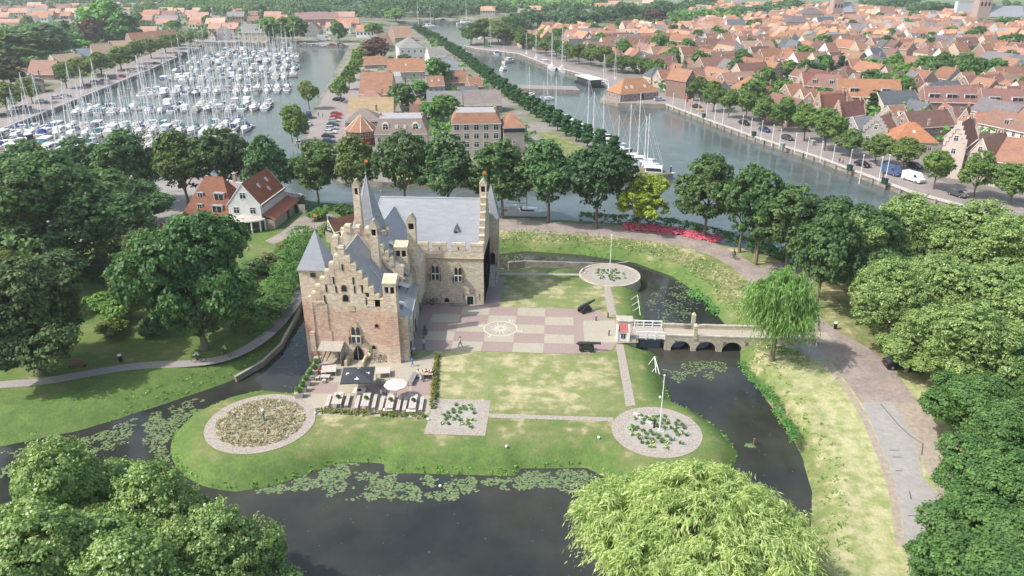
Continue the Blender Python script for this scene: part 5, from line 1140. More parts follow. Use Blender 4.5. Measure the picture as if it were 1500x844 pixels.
# people
def person_mesh(pose,shirt,trous,hair,skin=(.45,.28,.20),dress=False):
    J={'p':(0,0,.92),'c':(0,0,1.22),'n':(0,0,1.46),'h':(0,.01,1.56),'ht':(0,0,1.72)}
    A={'stand':dict(lk=(-.1,.02,.48),lf=(-.11,0,.07),rk=(.1,.02,.48),rf=(.12,.04,.07),le=(-.25,0,1.18),lh=(-.27,.08,.95),re=(.25,0,1.18),rh=(.28,.08,.95)),
       'walk':dict(lk=(-.1,.22,.52),lf=(-.1,.26,.09),rk=(.1,-.08,.48),rf=(.1,-.32,.13),le=(-.25,-.12,1.2),lh=(-.25,-.02,.98),re=(.25,.12,1.2),rh=(.24,.3,1.05)),
       'sit':dict(lk=(-.12,.45,.5),lf=(-.12,.48,.06),rk=(.12,.45,.5),rf=(.12,.5,.06),le=(-.24,.12,.9),lh=(-.18,.36,.82),re=(.24,.12,.9),rh=(.18,.36,.82)),
       'ride':dict(lk=(-.12,.38,.74),lf=(-.12,.2,.34),rk=(.12,.32,.6),rf=(.12,.22,.2),le=(-.26,.36,1.2),lh=(-.24,.6,1.05),re=(.26,.36,1.2),rh=(.24,.6,1.05))}[pose]
    if pose=='sit': J={'p':(0,0,.5),'c':(0,.03,.82),'n':(0,.05,1.05),'h':(0,.07,1.15),'ht':(0,.06,1.31)}
    if pose=='ride': J={'p':(0,0,.98),'c':(0,.16,1.26),'n':(0,.3,1.46),'h':(0,.34,1.56),'ht':(0,.33,1.72)}
    pz=Vector(J['p']); n=Vector(J['n'])
    V=[J['p'],J['c'],J['n'],J['h'],J['ht']]; Rr=[(.15,.11),(.17,.12),(.07,.07),(.095,.11),(.07,.085)]; E_=[(0,1),(1,2),(2,3),(3,4)]
    sh=Vector(J['c']).lerp(n,.8)
    for s,a in ((-1,'l'),(1,'r')):
        b0=len(V); hip=pz+Vector((s*.09,0,-.06)); V+=[tuple(hip),A[a+'k'],A[a+'f'],(A[a+'f'][0],A[a+'f'][1]+.14,A[a+'f'][2]-.03)]; Rr+=[(.10,.10),(.065,.065),(.045,.045),(.045,.03)]; E_+=[(0,b0),(b0,b0+1),(b0+1,b0+2),(b0+2,b0+3)]
        b0=len(V); S_=sh+Vector((s*.17,0,.0)); V+=[tuple(S_),A[a+'e'],A[a+'h'],tuple(Vector(A[a+'h'])+Vector((0,.05,-.08)))]; Rr+=[(.065,.065),(.045,.045),(.032,.032),(.035,.02)]; E_+=[(1,b0),(b0,b0+1),(b0+1,b0+2),(b0+2,b0+3)]
    me=bpy.data.meshes.new('body'); me.from_pydata(V,E_,[]); o=bpy.data.objects.new('body',me); C.objects.link(o)
    md=o.modifiers.new('s','SKIN'); 
    for i,r_ in enumerate(Rr): me.skin_vertices[0].data[i].radius=r_
    me.skin_vertices[0].data[0].use_root=True
    o.modifiers.new('d','SUBSURF').levels=1
    bpy.context.view_layer.update(); m2=bpy.data.meshes.new_from_object(o.evaluated_get(bpy.context.evaluated_depsgraph_get())); bpy.data.objects.remove(o)
    for nme,c_ in (('shirt',shirt),('trousers',trous),('skin',skin)): m2.materials.append(cm('cloth_%s_%.2f_%.2f_%.2f'%(nme,*c_),c_))
    for f in m2.polygons:
        c=f.center; k=0
        d=(c-pz)
        if c.z>n.z-.0: k=2
        elif (c-Vector(A['lh'])).length<.13 or (c-Vector(A['rh'])).length<.13: k=2
        elif c.z<pz.z-.02 and abs(c.x)<.22 or (pose in('sit',) and c.y>.14 and c.z<.64) or (pose=='ride' and c.z<1.0): k=1
        if (c-Vector(A['lf'])).length<.07 or (c-Vector(A['rf'])).length<.07: k=2 if dress else 1
        f.material_index=k
    m2.shade_smooth(); hm=MB(); h=Vector(J['ht']); hm.lathe_e(h.x,h.y-.02,h.z-.02,.10,.12,.10,cm('hair_%.2f'%hair[0],hair),8,5)
    return m2,hm
def person(px,py,pose,label,shirt,trous,hair=(.05,.03,.02),face=0.,scale=1.,z=.05,dress=False,xy=None):
    x,y=xy or G(px,py); me,hm=person_mesh(pose,shirt,trous,hair,dress=dress)
    e=empty('person',(x,y,z),face,label,'person'); e.scale=(scale,)*3; inst('body',me,e); hm.obj('hair',e); return e
person(621,512,'stand','man in pale blue shirt and jeans beside the bicycles at the castle wall',(.42,.47,.55),(.10,.16,.32),face=2.6,scale=1.15)
person(604.5,537,'walk','child in bright blue shirt walking past the castle corner',(.03,.25,.75),(.15,.12,.1),face=2.2,scale=.85)
person(674.5,509,'walk','person with white top and dark trousers crossing the courtyard',(.6,.55,.5),(.06,.06,.07),face=1.2,scale=1.05)
person(558.5,581,'sit','person in white sitting at the left of the cream parasol',(.7,.68,.66),(.1,.08,.08),face=-1.4)
person(565.5,583,'sit','person in dark blue sitting under the cream parasol',(.05,.10,.25),(.05,.06,.12),hair=(.25,.1,.05),face=-1.4)
for i,(px,py,c_,lb) in enumerate(((613.5,549,(.7,.62,.6),'person in pale top at the left end of the group table'),(619.5,550,(.8,.62,.05),'person in yellow shirt at the group table'),(625,549,(.5,.07,.08),'person in red shirt at the group table'),(629.5,550,(.55,.3,.3),'person in pink shirt at the group table'),(634,549,(.05,.05,.08),'person in black at the right end of the group table'))):
    person(px,py+4,'sit',lb,c_,(.08,.08,.12),face=-PI+.2*i-.4 if i!=2 else .3)
person(617,560,'sit','person in light blue sitting in the front at the group table',(.45,.6,.7),(.2,.2,.3),face=0.1)
person(468,549,'sit','person in a red jacket beside the shelter',(.55,.05,.05),(.06,.06,.07),face=-2)
person(542,528,'stand','person in white shirt by the bicycles at the front wall',(.75,.72,.68),(.3,.2,.15),face=2.8,scale=.85)
person(498,528,'stand','person in blue standing inside the wooden shelter',(.08,.2,.5),(.1,.1,.15),face=3.0)
# bicycles
def bike_parts(col):
    out=[]
    for nme,x in (('wheel',-.53),('wheel',.53)):
        m=MB(); n=14
        for i in range(n):
            a,b_=2*PI*i/n,2*PI*(i+1)/n; m.tube((x+.34*math.cos(a),0,.36+.34*math.sin(a)),(x+.34*math.cos(b_),0,.36+.34*math.sin(b_)),.028,.028,'black_paint',4,cap=False)
        for i in range(4): a=PI*i/4; m.tube((x-.33*math.cos(a),0,.36-.33*math.sin(a)),(x+.33*math.cos(a),0,.36+.33*math.sin(a)),.008,.008,'metal_grey',3,cap=False)
        out.append((nme,m))
    f=MB(); P=dict(r=(-.53,0,.36),b=(-.08,0,.33),s=(-.2,0,.82),h=(.36,0,.86),f=(.53,0,.36))
    for a,b_ in (('r','b'),('b','s'),('r','s'),('b','h'),('s','h'),('h','f')): f.tube(P[a],P[b_],.025,.025,col,5)
    out.append(('frame',f)); s=MB(); s.box(-.34,-.08,.9,-.1,.08,.96,'black_paint'); s.tube((-.2,0,.8),(-.22,0,.92),.02,.02,'metal_grey'); out.append(('saddle',s))
    h=MB(); h.tube((.36,0,.84),(.33,0,1.04),.02,.02,'metal_grey'); h.tube((.28,-.28,1.05),(.28,.28,1.05),.018,.018,'black_paint'); out.append(('handlebar',h)); return out
bikes=[(561,531,0.1,'dark bicycle leaning on the front wall below the chimney turret','black_paint',1.25),(552,532,.3,'bicycle with pale frame left of the dark one at the front wall','metal_grey',1.25),(624,493,1.4,'nearest black bicycle along the wing wall','black_paint',1.2),(622,487,1.5,'bicycle behind the nearest one along the wing wall','iron_black',1.2),(628,447,.0,'black bicycle in the shaded corner by the hall','black_paint',1.2),(637,446,.1,'second black bicycle in the shaded corner by the hall','black_paint',1.2)]
for px,py,rz,lb,k,s_ in bikes:
    x,y=G(px,py); e=thing(bike_parts(k),(x,y),rz,'bicycle',lb,'bicycle'); e.scale=(s_,)*3
for px,py,rz,lb,sh in ((291,531,PI+.1,'cyclist in white shirt riding on the park path',(.7,.72,.74)),(331,522,PI-.3,'cyclist in yellow green shirt behind the white shirted one',(.35,.55,.1)),(1075,380,2.2,'cyclist in black riding along the red brick road',(.03,.03,.035))):
    x,y=G(px,py); thing(bike_parts('black_paint'),(x,y),rz,'bicycle','bicycle ridden by the %s'%lb,'bicycle').scale=(1.25,)*3
    person(0,0,'ride',lb,sh,(.06,.06,.08),face=rz-PI/2,xy=(x-.2*math.cos(rz),y-.2*math.sin(rz)),scale=1.2)
# blue litter box by wing, bin, bench
def bin_(px,py,h,r_,k,lid,label):
    x,y=G(px,py); m=MB(); m.lathe([(r_*.85,0),(r_,h*.85)],k,10); g=MB(); g.lathe([(r_*1.1,h*.85),(r_*.9,h),(.02,h*1.05)],lid,10); return thing([('body',m),('lid',g)],(x,y),0,'litter_bin',label,'bin')
bin_(177,530,1.2,.3,'black_paint','white_paint','black litter bin with white lid beside the park path')
bin_(1223,482,1.2,.3,'black_paint','white_paint','black litter bin with white lid at the road under the trees')
bin_(605,519,1.1,.4,'metal_grey','lead_flashing','grey bin at the corner of the castle wing')
m=MB(); [m.box(-1.3,-.25+.18*i,.42,1.3,-.1+.18*i,.47,'wood_brown') for i in range(3)]; g=MB(); [g.box(-1.3,.3,.55+.17*i,1.3,.35,.68+.17*i,'wood_brown') for i in range(3)]
lg=[]
for s in (-1,1): q=MB(); q.box(s*1.1-.05,-.25,0,s*1.1+.05,.35,.42,'iron_black'); lg.append(('leg',q))
thing([('seat',m),('backrest',g)]+lg,G(113,538),.12,'park_bench','dark park bench on the lawn above the park path','bench')
# cannons
def cannon(px,py,rz,el,label):
    x,y=G(px,py); k='iron_black'; m=MB(); m.T=Matrix.Translation((0,0,1.1))@Matrix.Rotation(-el,4,'Y')
    P=[(-1.35,.14),(-1.2,.28),(-.6,.27),(.2,.23),(1.0,.19),(1.6,.16),(1.7,.21),(1.8,.2)]
    for a,b_ in zip(P,P[1:]): m.tube((a[0],0,0),(b_[0],0,0),a[1],b_[1],k,12)
    m.blob(-1.42,0,0,.12,.1,.1,k); m.T=Matrix(); c=MB()
    for s in (-1,1): c.yprism([(s*.42-.07,.25),(s*.42+.07,.25),(s*.42+.07,.6),(s*.42-.07,.6)],-1.1,.9,k); c.xprism([(-.95,.55),(.7,.55),(.5,1.1),(.1,1.15),(-.9,.75)],s*.42-.07,s*.42+.07,k)
    c.box(-.9,-.4,.35,-.7,.4,.5,k); c.box(.4,-.4,.35,.6,.4,.5,k); parts=[('barrel',m),('carriage',c)]
    for sx in (-.7,.55):
        for s in (-1,1):
            w_=MB(); w_.tube((sx,s*.52-.06,.33),(sx,s*.52+.06,.33),.33,.33,k,14); parts.append(('wheel',w_))
    e=thing(parts,(x,y),rz,'cannon',label,'cannon'); e.scale=(1.15,)*3
cannon(857,457,R(38),R(12),'black iron cannon at the far edge of the courtyard, barrel raised to the upper right')
cannon(860,514,R(-2),R(4),'black iron cannon at the near edge of the courtyard, pointing at the bridge')
# flagpoles
def pole(px,pb,pt,r_,label,k='white_gloss',name='flagpole',cat='flagpole',group=None,ball=True,z=.05):
    x,y=G(px,pb); zt=GY(px,pt,y)[1]; m=MB(); m.cyl(0,0,0,zt,r_,r_*.6,k,8); p=[('mast',m)]
    if ball: g=MB(); g.blob(0,0,zt+.05,r_*1.6,r_*1.6,r_*1.3,k); p.append(('finial',g))
    return thing(p,(x,y),0,name,label,cat,group,z=z)
pole(966,632,551,.09,'white flagpole in the round rose bed at lower right of the island')
pole(893,402,345,.085,'white flagpole in the round bed on the brick bastion')
x,y=G(964,628); m=MB(); m.lathe([(.2,0),(.12,.2),(.1,.9),(.28,1.0),(.28,1.08)],'iron_black',10); thing([('post',m)],(x-.5,y+.2),0,'sundial','small dark sundial post beside the flagpole','sundial')
m=MB(); m.lathe([(.22,0),(.14,.3),(.12,1.3),(.3,1.4)],mat('bronze',(.16,.22,.2),var=.1),10); g=MB(); g.blob(0,0,1.6,.25,.25,.22,'white_paint'); thing([('post',m),('globe',g)],G(387,617),0,'garden_post','green metal post with a white top in the dry round bed','garden post')
for i in range(5):
    x,y=G(932+9.*i,607+6.*i); m=MB(); m.box(-.45,-.3,0,.45,.3,.07,'concrete'); tag(m.obj('stepping_stone',None,(x,y,.04),-.45),'%s pale stepping stone from the left in the round rose bed'%ordinal(i+1),'stepping stone')
# roses
rb=MB();
rng=np.random.default_rng(5)
def rosemesh(seed,flower):
    r_=np.random.default_rng(seed); c=r_.normal(size=(9,3))*np.array([.16,.16,.1])+np.array([0,0,.28]); V,t_=leaves(c,np.tile([0,0,1.],(9,1)),np.full(9,.2),10,.13,r_,.8); nf=len(V)//4; mi=np.zeros(nf,int)
    if flower: mi[r_.random(nf)<.32]=1
    return fastmesh('rose_bush',V,np.arange(nf*4).reshape(-1,4),['leaf','rose_bloom'],t_,mi=mi)
leafmat('rose_bloom',(.5,.48,.25),(.75,.72,.5),trans=.2)
RM=[rosemesh(i,i%3==0) for i in range(6)]
def roses(cx,cy,inside,label,group,step=.86):
    n=0; yy=cy-7
    while yy<cy+7:
        xx=cx-7+(n%2)*.3
        while xx<cx+7:
            a,b_=xx+random.uniform(-.22,.22),yy+random.uniform(-.22,.22)
            if inside(a,b_) and random.random()<.86:
                q=random.choice(RM); fl=q in (RM[0],RM[3]); o=inst('rose_bush',q,None,(a,b_,.06),random.random()*6,color=(1.1,1.3,.9) ,scale=(.85,.85,.7)); tag(o,label%('pale yellow flowering' if fl else 'green'),'rose bush',group+(' in bloom' if fl else ' without bloom'))
            xx+=step
        yy+=step; n+=1
scx,scy=(sx0+sx1)/2,(sy0+sy1)/2
roses(scx,scy,lambda a,b_: sx0+1.9<a<sx1-1.9 and sy0+1.7<b_<sy1-1.5,'low %s rose bush in the square bed','rose bushes of the square bed')
roses(*cr,lambda a,b_: math.hypot(a-cr[0],b_-cr[1])<3.9 and abs((b_-cr[1])*.9+(a-cr[0])*.5)>.5,'low %s rose bush in the round flagpole bed','rose bushes of the round bed')
roses(_bc.x,_bc.y,lambda a,b_: math.hypot(a-_bc.x,b_-_bc.y)<3.3,'low %s rose bush on the round bastion','rose bushes of the bastion bed',.95)
# little gatehouse with red roof
x,y=G(912,497); m=MB(); m.box(-.85,-.7,0,.85,.7,1.55,'white_paint')
r_=MB(); r_.box(-.72,-.75,1.55,.72,.78,1.62,'white_paint'); r_.add([(-.72,-.78,1.6),(.72,-.78,1.6),(.72,.8,2.05),(-.72,.8,2.05),(-.72,-.78,1.52),(.72,-.78,1.52)],[(0,1,2,3),(4,5,1,0)],cm('red_paint',(.34,.10,.09)))
s1=MB(); s1.box(-.95,-.82,0,-.72,.82,2.0,'white_paint'); s2=MB(); s2.box(.72,-.82,0,.95,.82,2.0,'white_paint'); wd=MB(); wd.box(-.3,-.76,.45,.3,-.69,1.1,'glass_dark'); gl=MB(); gl.box(-.02,-.79,.45,.02,-.75,1.1,'white_paint'); hd=MB(); hd.box(-.42,-.8,1.12,.42,-.7,1.25,'red_paint')
e=thing([('wall',m),('roof',r_),('side_wall',s1),('side_wall',s2),('window',wd,[('glazing_bar',gl)]),('lintel',hd)],(x,y),-.03,'ticket_house','tiny white ticket house with red roof at the drawbridge','kiosk'); e.scale=(1.1,1.1,1.1)
def comb(p,label,seed):
    a=[Vector((*G(q[0],q[1],q[2]),q[2])) for q in p]; e=empty('timber_trestle',(a[0].x,a[0].y,0),0,label,'frame'); o=Vector((a[0].x,a[0].y,0))
    for i in range(0,len(a)-1,2): m=MB(); m.tube(tuple(a[i]-o),tuple(a[i+1]-o),.05,.05,'white_gloss',4); m.obj('bar',e)
comb([(934,432,1.),(938,462,.2),(924,439,.6),(934,432,1.),(925.5,447.5,.4),(936,441,.8),(927,455.5,.2),(937.5,449,.6)],'white open timber frame on the bank above the bridge',1)
comb([(959,522,1.),(966,548,.0),(959,522,1.),(950,534,.0),(959,522,.9),(961,546,0),(963,535,.5),(955,545,0)],'white open timber frame on the bank below the bridge',2)
for px,py,lb in ((742,654,'white ball lamp on the front lawn slope'),(645,714,'white float lying among the lily pads'),(462,607,'white ball lamp at the left end of the terrace hedge'),(877,643,'grey ball lamp left of the round rose bed'),(967,583,'white ball lamp at the moat edge by the flagpole'),(627,616,'white ball lamp at the left corner of the square bed')):
    x,y=G(px,py,WZ if 'float' in lb else 0); z_=height(np.array([[x,y]]))[0][0]; z_=max(z_,WZ); m=MB(); m.blob(0,0,.22,.2,.2,.2,'white_paint'); g=MB(); g.cyl(0,0,0,.08,.1,.1,'metal_grey',8); thing([('globe',m),('foot',g)],(x,y,z_),0,'ball_lamp' if 'lamp' in lb else 'float',lb,'lamp' if 'lamp' in lb else 'float')
x,y=G(1104,652,WZ); m=MB(); m.cyl(0,0,-1,1.0,.14,.12,'wood_brown',8); thing([('post',m)],(x,y,WZ),0,'mooring_post','lone wooden post standing in the moat','post')
for px,py,lb in ((892,492,'short black bollard at the near courtyard gate'),(890.5,466,'short black bollard at the far courtyard gate'),(1186,464,'black bollard at the road edge under the trees'),(1194,512,'pale stone bollard where the bridge meets the road'),(873,470,'dark stub post at the lawn corner')):
    x,y=G(px,py); m=MB(); m.cyl(0,0,0,.85,.11,.09,'black_paint' if 'black' in lb or 'dark' in lb else 'stone_pale',8); g=MB(); g.blob(0,0,.88,.13,.13,.08,'black_paint' if 'black' in lb else 'stone_pale'); thing([('post',m),('cap',g)],(x,y),0,'bollard',lb,'bollard')
# street lamps
def lamp(px,pb,pt,label,group='street lamps'):
    x,y=G(px,pb); zt=GY(px,pt,y)[1]; m=MB(); m.cyl(0,0,0,zt-.3,.06,.045,'concrete',6); g=MB(); g.lathe([(.1,zt-.35),(.28,zt-.1),(.3,zt-.05),(.05,zt+.08)],'iron_black',8); return thing([('post',m),('lantern',g)],(x,y),0,'street_lamp',label,'street lamp',group)
lamp(884,333,308,'slim street lamp left of the yellow green tree'); lamp(1053,352,337,'short lamp at the right end of the flower bed'); lamp(1104,384,357,'pale lamp post by the blue boat'); lamp(212,296,281,'dark lamp in front of the red car')
# benches and red barrow by hall door
x,y=G(697,437); m=MB(); m.box(-.6,-.3,.25,.6,.3,.55,cm('red_wood',(.36,.07,.06))); g=MB(); g.box(-.6,.25,.55,.6,.33,.95,'red_wood'); q=MB(); q.tube((-.5,-.36,.2),(-.5,.36,.2),.2,.2,'red_wood',10); q2=MB(); q2.tube((.5,-.36,.2),(.5,.36,.2),.2,.2,'red_wood',10); thing([('seat',m),('backrest',g),('wheel',q),('wheel',q2)],(x,y),.1,'red_cart','small dark red cart beside the hall door','cart')
# short fence stub by the lawn
x,y=G(853,400); m=MB(); m.tube((-.4,-.6,0),(.4,.6,.9),.06,.06,'iron_black'); m.tube((-.1,-.3,0),(.7,.7,.8),.06,.06,'iron_black'); g=MB(); g.box(-.5,-.5,0,.7,.6,.12,'stone_block'); thing([('arms',m),('base',g)],(x,y),0,'anchor','dark old anchor leaning at the bastion path','anchor')
# ================= buildings =================
def win_mesh(w_,h,k='white_paint',bars=1,arched=False):
    key='W%.2f_%.2f_%s_%d_%d'%(w_,h,k,bars,arched)
    if key in PROTO: return PROTO[key]
    m=MB(); a=w_/2+.09
    m.box(-a,-.07,-h/2-.1,a,.02,-h/2,k); m.box(-a,-.06,h/2,a,.02,h/2+.1,k); m.box(-a,-.06,-h/2,-w_/2,.02,h/2,k); m.box(w_/2,-.06,-h/2,a,.02,h/2,k)
    m.add([(-w_/2,-.015,-h/2),(w_/2,-.015,-h/2),(w_/2,-.015,h/2),(-w_/2,-.015,h/2)],[(0,1,2,3)],'glass_dark')
    for i in range(bars): x=-w_/2+w_*(i+1)/(bars+1); m.box(x-.035,-.05,-h/2,x+.035,-.01,h/2,k)
    m.box(-w_/2,-.05,h*.16,w_/2,-.01,h*.16+.06,k)
    if arched: m.xprism([(math.cos(PI*i/8)*a,h/2+math.sin(PI*i/8)*a*.8) for i in range(9)],-.06,.02,k)
    PROTO[key]=m.mesh('window'); return PROTO[key]
def house_meshes(w_,l,he,hr,style,over=.35,step=False):
    """ridge along x, l long; w_ deep (y). Origin at the middle of the footprint"""
    key='H%.1f_%.1f_%.1f_%.1f_%s_%d'%(w_,l,he,hr,style,step)
    if key in PROTO: return PROTO[key]
    a,b_=l/2,w_/2; W=MB(); Rf=MB(); T=MB(); t=.16
    W.box(-a,-b_,-.4,a,b_,he-.02,'wall')
    if style=='gable':
        for s in (-1,1):
            x0=s*a; W.yprism([(-b_,he-.03),(b_,he-.03),(0,hr-.08)],min(x0,x0-s*.25),max(x0,x0-s*.25),'wall')
            if not step: T.add([(x0+s*.12,-b_-over,he-over*.9),(x0+s*.12,0,hr+.08),(x0+s*.12,b_+over,he-over*.9),(x0+s*.12,b_+over,he-over*.9-.26),(x0+s*.12,0,hr-.2),(x0+s*.12,-b_-over,he-over*.9-.26)],[(0,1,4,5),(1,2,3,4)],'white_paint')
        sl=(hr-he)/b_
        e=a+.1 if not step else a-.25
        Rf.yprism([(-b_-over,he-over*sl),(0,hr),(b_+over,he-over*sl),(b_+over,he-over*sl-t),(0,hr-t*1.3),(-b_-over,he-over*sl-t)],-e,e,'tile')
    elif style=='hip':
        r_=max(a-b_*.85,.05); P=[(-a-over,-b_-over,he-.1),(a+over,-b_-over,he-.1),(a+over,b_+over,he-.1),(-a-over,b_+over,he-.1),(-r_,0,hr),(r_,0,hr)]
        Rf.add(P,[(0,1,5,4),(1,2,5),(2,3,4,5),(3,0,4),(3,2,1,0)],'tile')
    elif style=='pyramid':
        P=[(-a-over,-b_-over,he-.1),(a+over,-b_-over,he-.1),(a+over,b_+over,he-.1),(-a-over,b_+over,he-.1),(0,0,hr)]; Rf.add(P,[(0,1,4),(1,2,4),(2,3,4),(3,0,4),(3,2,1,0)],'tile')
    elif style=='mansard':
        ins=1.5; P=[(-a-.2,-b_-.2,he),(a+.2,-b_-.2,he),(a+.2,b_+.2,he),(-a-.2,b_+.2,he),(-a+ins,-b_+ins,hr),(a-ins,-b_+ins,hr),(a-ins,b_-ins,hr),(-a+ins,b_-ins,hr)]
        Rf.add(P,[(0,1,5,4),(1,2,6,5),(2,3,7,6),(3,0,4,7),(3,2,1,0)],'tile'); T.box(-a+ins,-b_+ins,hr,a-ins,b_-ins,hr+.12,'flat_roof')
    elif style=='flat':
        Rf.box(-a-.1,-b_-.1,he-.02,a+.1,b_+.1,he+.2,'flat_roof')
    T.box(-a-.12,-b_-over*.8,he-.28,a+.12,-b_+.02,he-.1,'white_paint')
    PROTO[key]=(W.mesh('wall'),Rf.mesh('roof'),T.mesh('trim')); return PROTO[key]
mat('flat_roof',(.33,.32,.32),var=.15,scale=1)
mat('conservatory_roof',(.46,.43,.38),rough=.5,var=.08)
def chim(k='surround'):
    key='CH'+k
    if key not in PROTO: m=MB(); m.box(-.35,-.35,-1.0,.35,.35,.9,k); m.box(-.42,-.42,.9,.42,.42,1.02,'concrete'); m.cyl(0,0,1.02,1.35,.14,.12,'surround',8); PROTO[key]=m.mesh('chimney')
    return PROTO[key]
def dorm(w_=1.8,h=1.5,k='white_paint'):
    key='DM%.1f%.1f'%(w_,h)
    if key not in PROTO:
        m=MB(); m.box(-w_/2,-.1,-h*.6,w_/2,1.9,h*.45,k); m.box(-w_/2-.12,-.25,h*.45,w_/2+.12,2.1,h*.55,'flat_roof'); m.box(-w_/2+.12,-.14,-h*.42,w_/2-.12,-.09,h*.36,'glass_dark'); m.box(-.04,-.17,-h*.42,.04,-.13,h*.36,k); PROTO[key]=m.mesh('dormer')
    return PROTO[key]
def skyl():
    if 'SKY' not in PROTO: m=MB(); m.box(-.4,-.55,-.02,.4,.55,.08,'off_white'); m.box(-.3,-.45,.08,.3,.45,.1,'pane_bright'); PROTO['SKY']=m.mesh('skylight')
    return PROTO['SKY']
mat('pane_bright',(.35,.42,.48),rough=.15,var=.05,spec=.6)
FOOT=[]
OR=(.44,.235,.15); PK=(.46,.27,.21); BR_=(.27,.155,.125); SL=(.17,.185,.21); GB=(.33,.28,.24); YL=(.52,.39,.23); TN=(.50,.36,.26); RD=(.42,.16,.10); WH=(.78,.77,.75); BK=(.38,.26,.21); CR=(.62,.55,.44); GY_=(.42,.40,.38); DBK=(.26,.18,.15)
def house(cx,cy,rz,w_,l,he,hr,style,rc,wc,label,cols=3,rows=2,side=0,dormers=0,chims=1,sky=0,step=False,gablewin=0,name='house',cat='house',group=None,near=True,ww=1.05,wh=1.45,z=.05,merged=False,endcols=0,dw=1.8):
    e=empty(name,(cx,cy,z),rz,label,cat,group); W,Rf,T=house_meshes(w_,l,he,hr,style,step=step)
    if near: FOOT.append((cx,cy,math.hypot(w_,l)*.5))
    inst('wall',W,e,color=wc); inst('roof',Rf,e,color=rc); inst('trim',T,e)
    a,b_=l/2,w_/2; wm_=win_mesh(ww,wh); fl=he/max(rows,1)
    for r_ in range(rows):
        zc=fl*(r_+.52)
        for i in range(cols): inst('window',wm_,e,(-a+l*(i+.5)/cols,-b_,zc),0)
        if side:
            n=endcols or max(1,int(w_/3))
            for i in range(n): inst('window',wm_,e,(side*a,-b_+w_*(i+.5)/n,zc),PI/2*side)
    if style=='gable' and side and gablewin:
        inst('window',wm_,e,(side*a,0,he+(hr-he)*.35),PI/2*side)
    if step:
        for s in (-1,1):
            n=5; sm=MB()
            for i in range(n):
                f=i/n; zt=he+(hr-he)*(1-f)+.9
                for q in (-1,1): sm.box(s*a-.2,min(q*b_*f,q*b_*(f+1/n)),zt-2.2,s*a+.2,max(q*b_*f,q*b_*(f+1/n)),zt,'wall')
            o=sm.obj('stepped_gable',e); o.color=(*wc,1)
    sl=(hr-he)/b_
    for i in range(dormers):
        x=-a+l*(i+.5)/dormers; inst('dormer',dorm(dw),e,(x,-b_*.72,he+sl*b_*.28+.55),0)
    for i in range(chims):
        x=(-a*.8 if i%2 else a*.8)*(1 if l>4 else .5); inst('chimney',chim(),e,(x,0 if style!='hip' else b_*.1,hr-.1 if style!='mansard' else hr),0)
    if sky:
        for i in range(sky):
            x=-a+l*(i+.7)/(sky+.4); o=inst('skylight',skyl(),e,(x,-b_*.5,he+sl*b_*.5+.07),0); o.rotation_euler=(math.atan(sl),0,0)
    return e
def H(p0,p1,ey,depth_,rise,style,rc,wc,label,turn=False,**k):
    """front wall from pixel p0 to p1 (foot of the wall), eave at pixel row ey; depth and roof rise in metres. turn: ridge runs away from the viewer"""
    A,B=Vector(G(*p0)),Vector(G(*p1)); l=(B-A).length; d=(B-A).normalized(); n=Vector((-d.y,d.x)); mid=(A+B)/2
    he=GY((p0[0]+p1[0])/2,ey,mid.y)[1]; he=max(2.2,he); c=mid+n*depth_/2; rz=math.atan2(d.y,d.x)
    if turn: 
        # ridge along the depth: the local -x end is the front gable
        k.setdefault('side',-1); k.setdefault('gablewin',1); sd=k.pop('side')
        return house(c.x,c.y,rz+PI/2,l,depth_,he,he+rise,style,rc,wc,label,side=sd,**k)
    return house(c.x,c.y,rz,depth_,l,he,he+rise,style,rc,wc,label,**k)
# --- island between the harbours ---
gi=None
e=H((663,231),(734,230),181,13,2.9,'mansard',OR,(.52,.44,.38),'large brick apartment block with orange mansard floor and white framed windows',cols=5,rows=4,ww=1.5,wh=1.7,chims=2,name='apartment_block',cat='apartment block',side=0)
for i,x in enumerate((-9.,-3.3,.9,4.2,8.)): 
    q=inst('dormer',dorm(1.7),e,(x*.8,-6.2+.9,0)); q.location.z=(e.children[0].bound_box[1][2])+1.3
m=MB(); m.box(-7.1,-6.95,0,-5.5,-6.45,14.5,'white_paint'); m.box(3.0,-6.95,0,4.6,-6.45,11.5,'white_paint'); 
e=H((738,231),(768,230),187,11,3.8,'hip',OR,(.50,.42,.37),'brick corner wing with orange hipped roof and dark window band, right of the apartment block',cols=1,rows=1,chims=0,ww=.8,wh=.8,name='apartment_wing',cat='apartment block')
hz_=[c_ for c_ in e.children if c_.name.startswith('wall')][0].data.vertices; hh=max(v.co.z for v in hz_); xx=max(v.co.x for v in hz_)
m=MB(); m.box(-xx-.05,-5.6,hh-1.5,xx+.08,-5.48,hh-.3,'glass_dark'); m.box(xx,-5.4,hh-1.5,xx+.1,5,hh-.3,'glass_dark'); m.obj('window_band',e)
e=H((551,232),(627,231),196,13,4.2,'mansard',(.42,.33,.29),CR,'pale house with grey tiled mansard roof and two round headed dormers',cols=6,rows=2,chims=2,name='mansard_house')
hh=[max(v.co.z for v in c_.data.vertices) for c_ in e.children if c_.name.startswith('wall')][0]
for s in (-1,1):
    m=MB(); m.box(-1.1,-.1,-1.4,1.1,1.6,.3,'white_paint'); m.xprism([(1.1*math.cos(PI*i/10),.3+1.1*math.sin(PI*i/10)) for i in range(11)],-.1,1.6,'white_paint'); m.xprism([(.75*math.cos(PI*i/10),.3+.75*math.sin(PI*i/10)) for i in range(11)]+[(-.75,-1.1),(.75,-1.1)],-.16,-.09,'glass_dark'); m.box(-.05,-.2,-1.1,.05,-.15,1.,'white_paint'); m.box(-.75,-.2,.2,.75,-.15,.3,'white_paint'); m.obj('round_dormer',e,(s*4.6,-6.,hh+1.9))
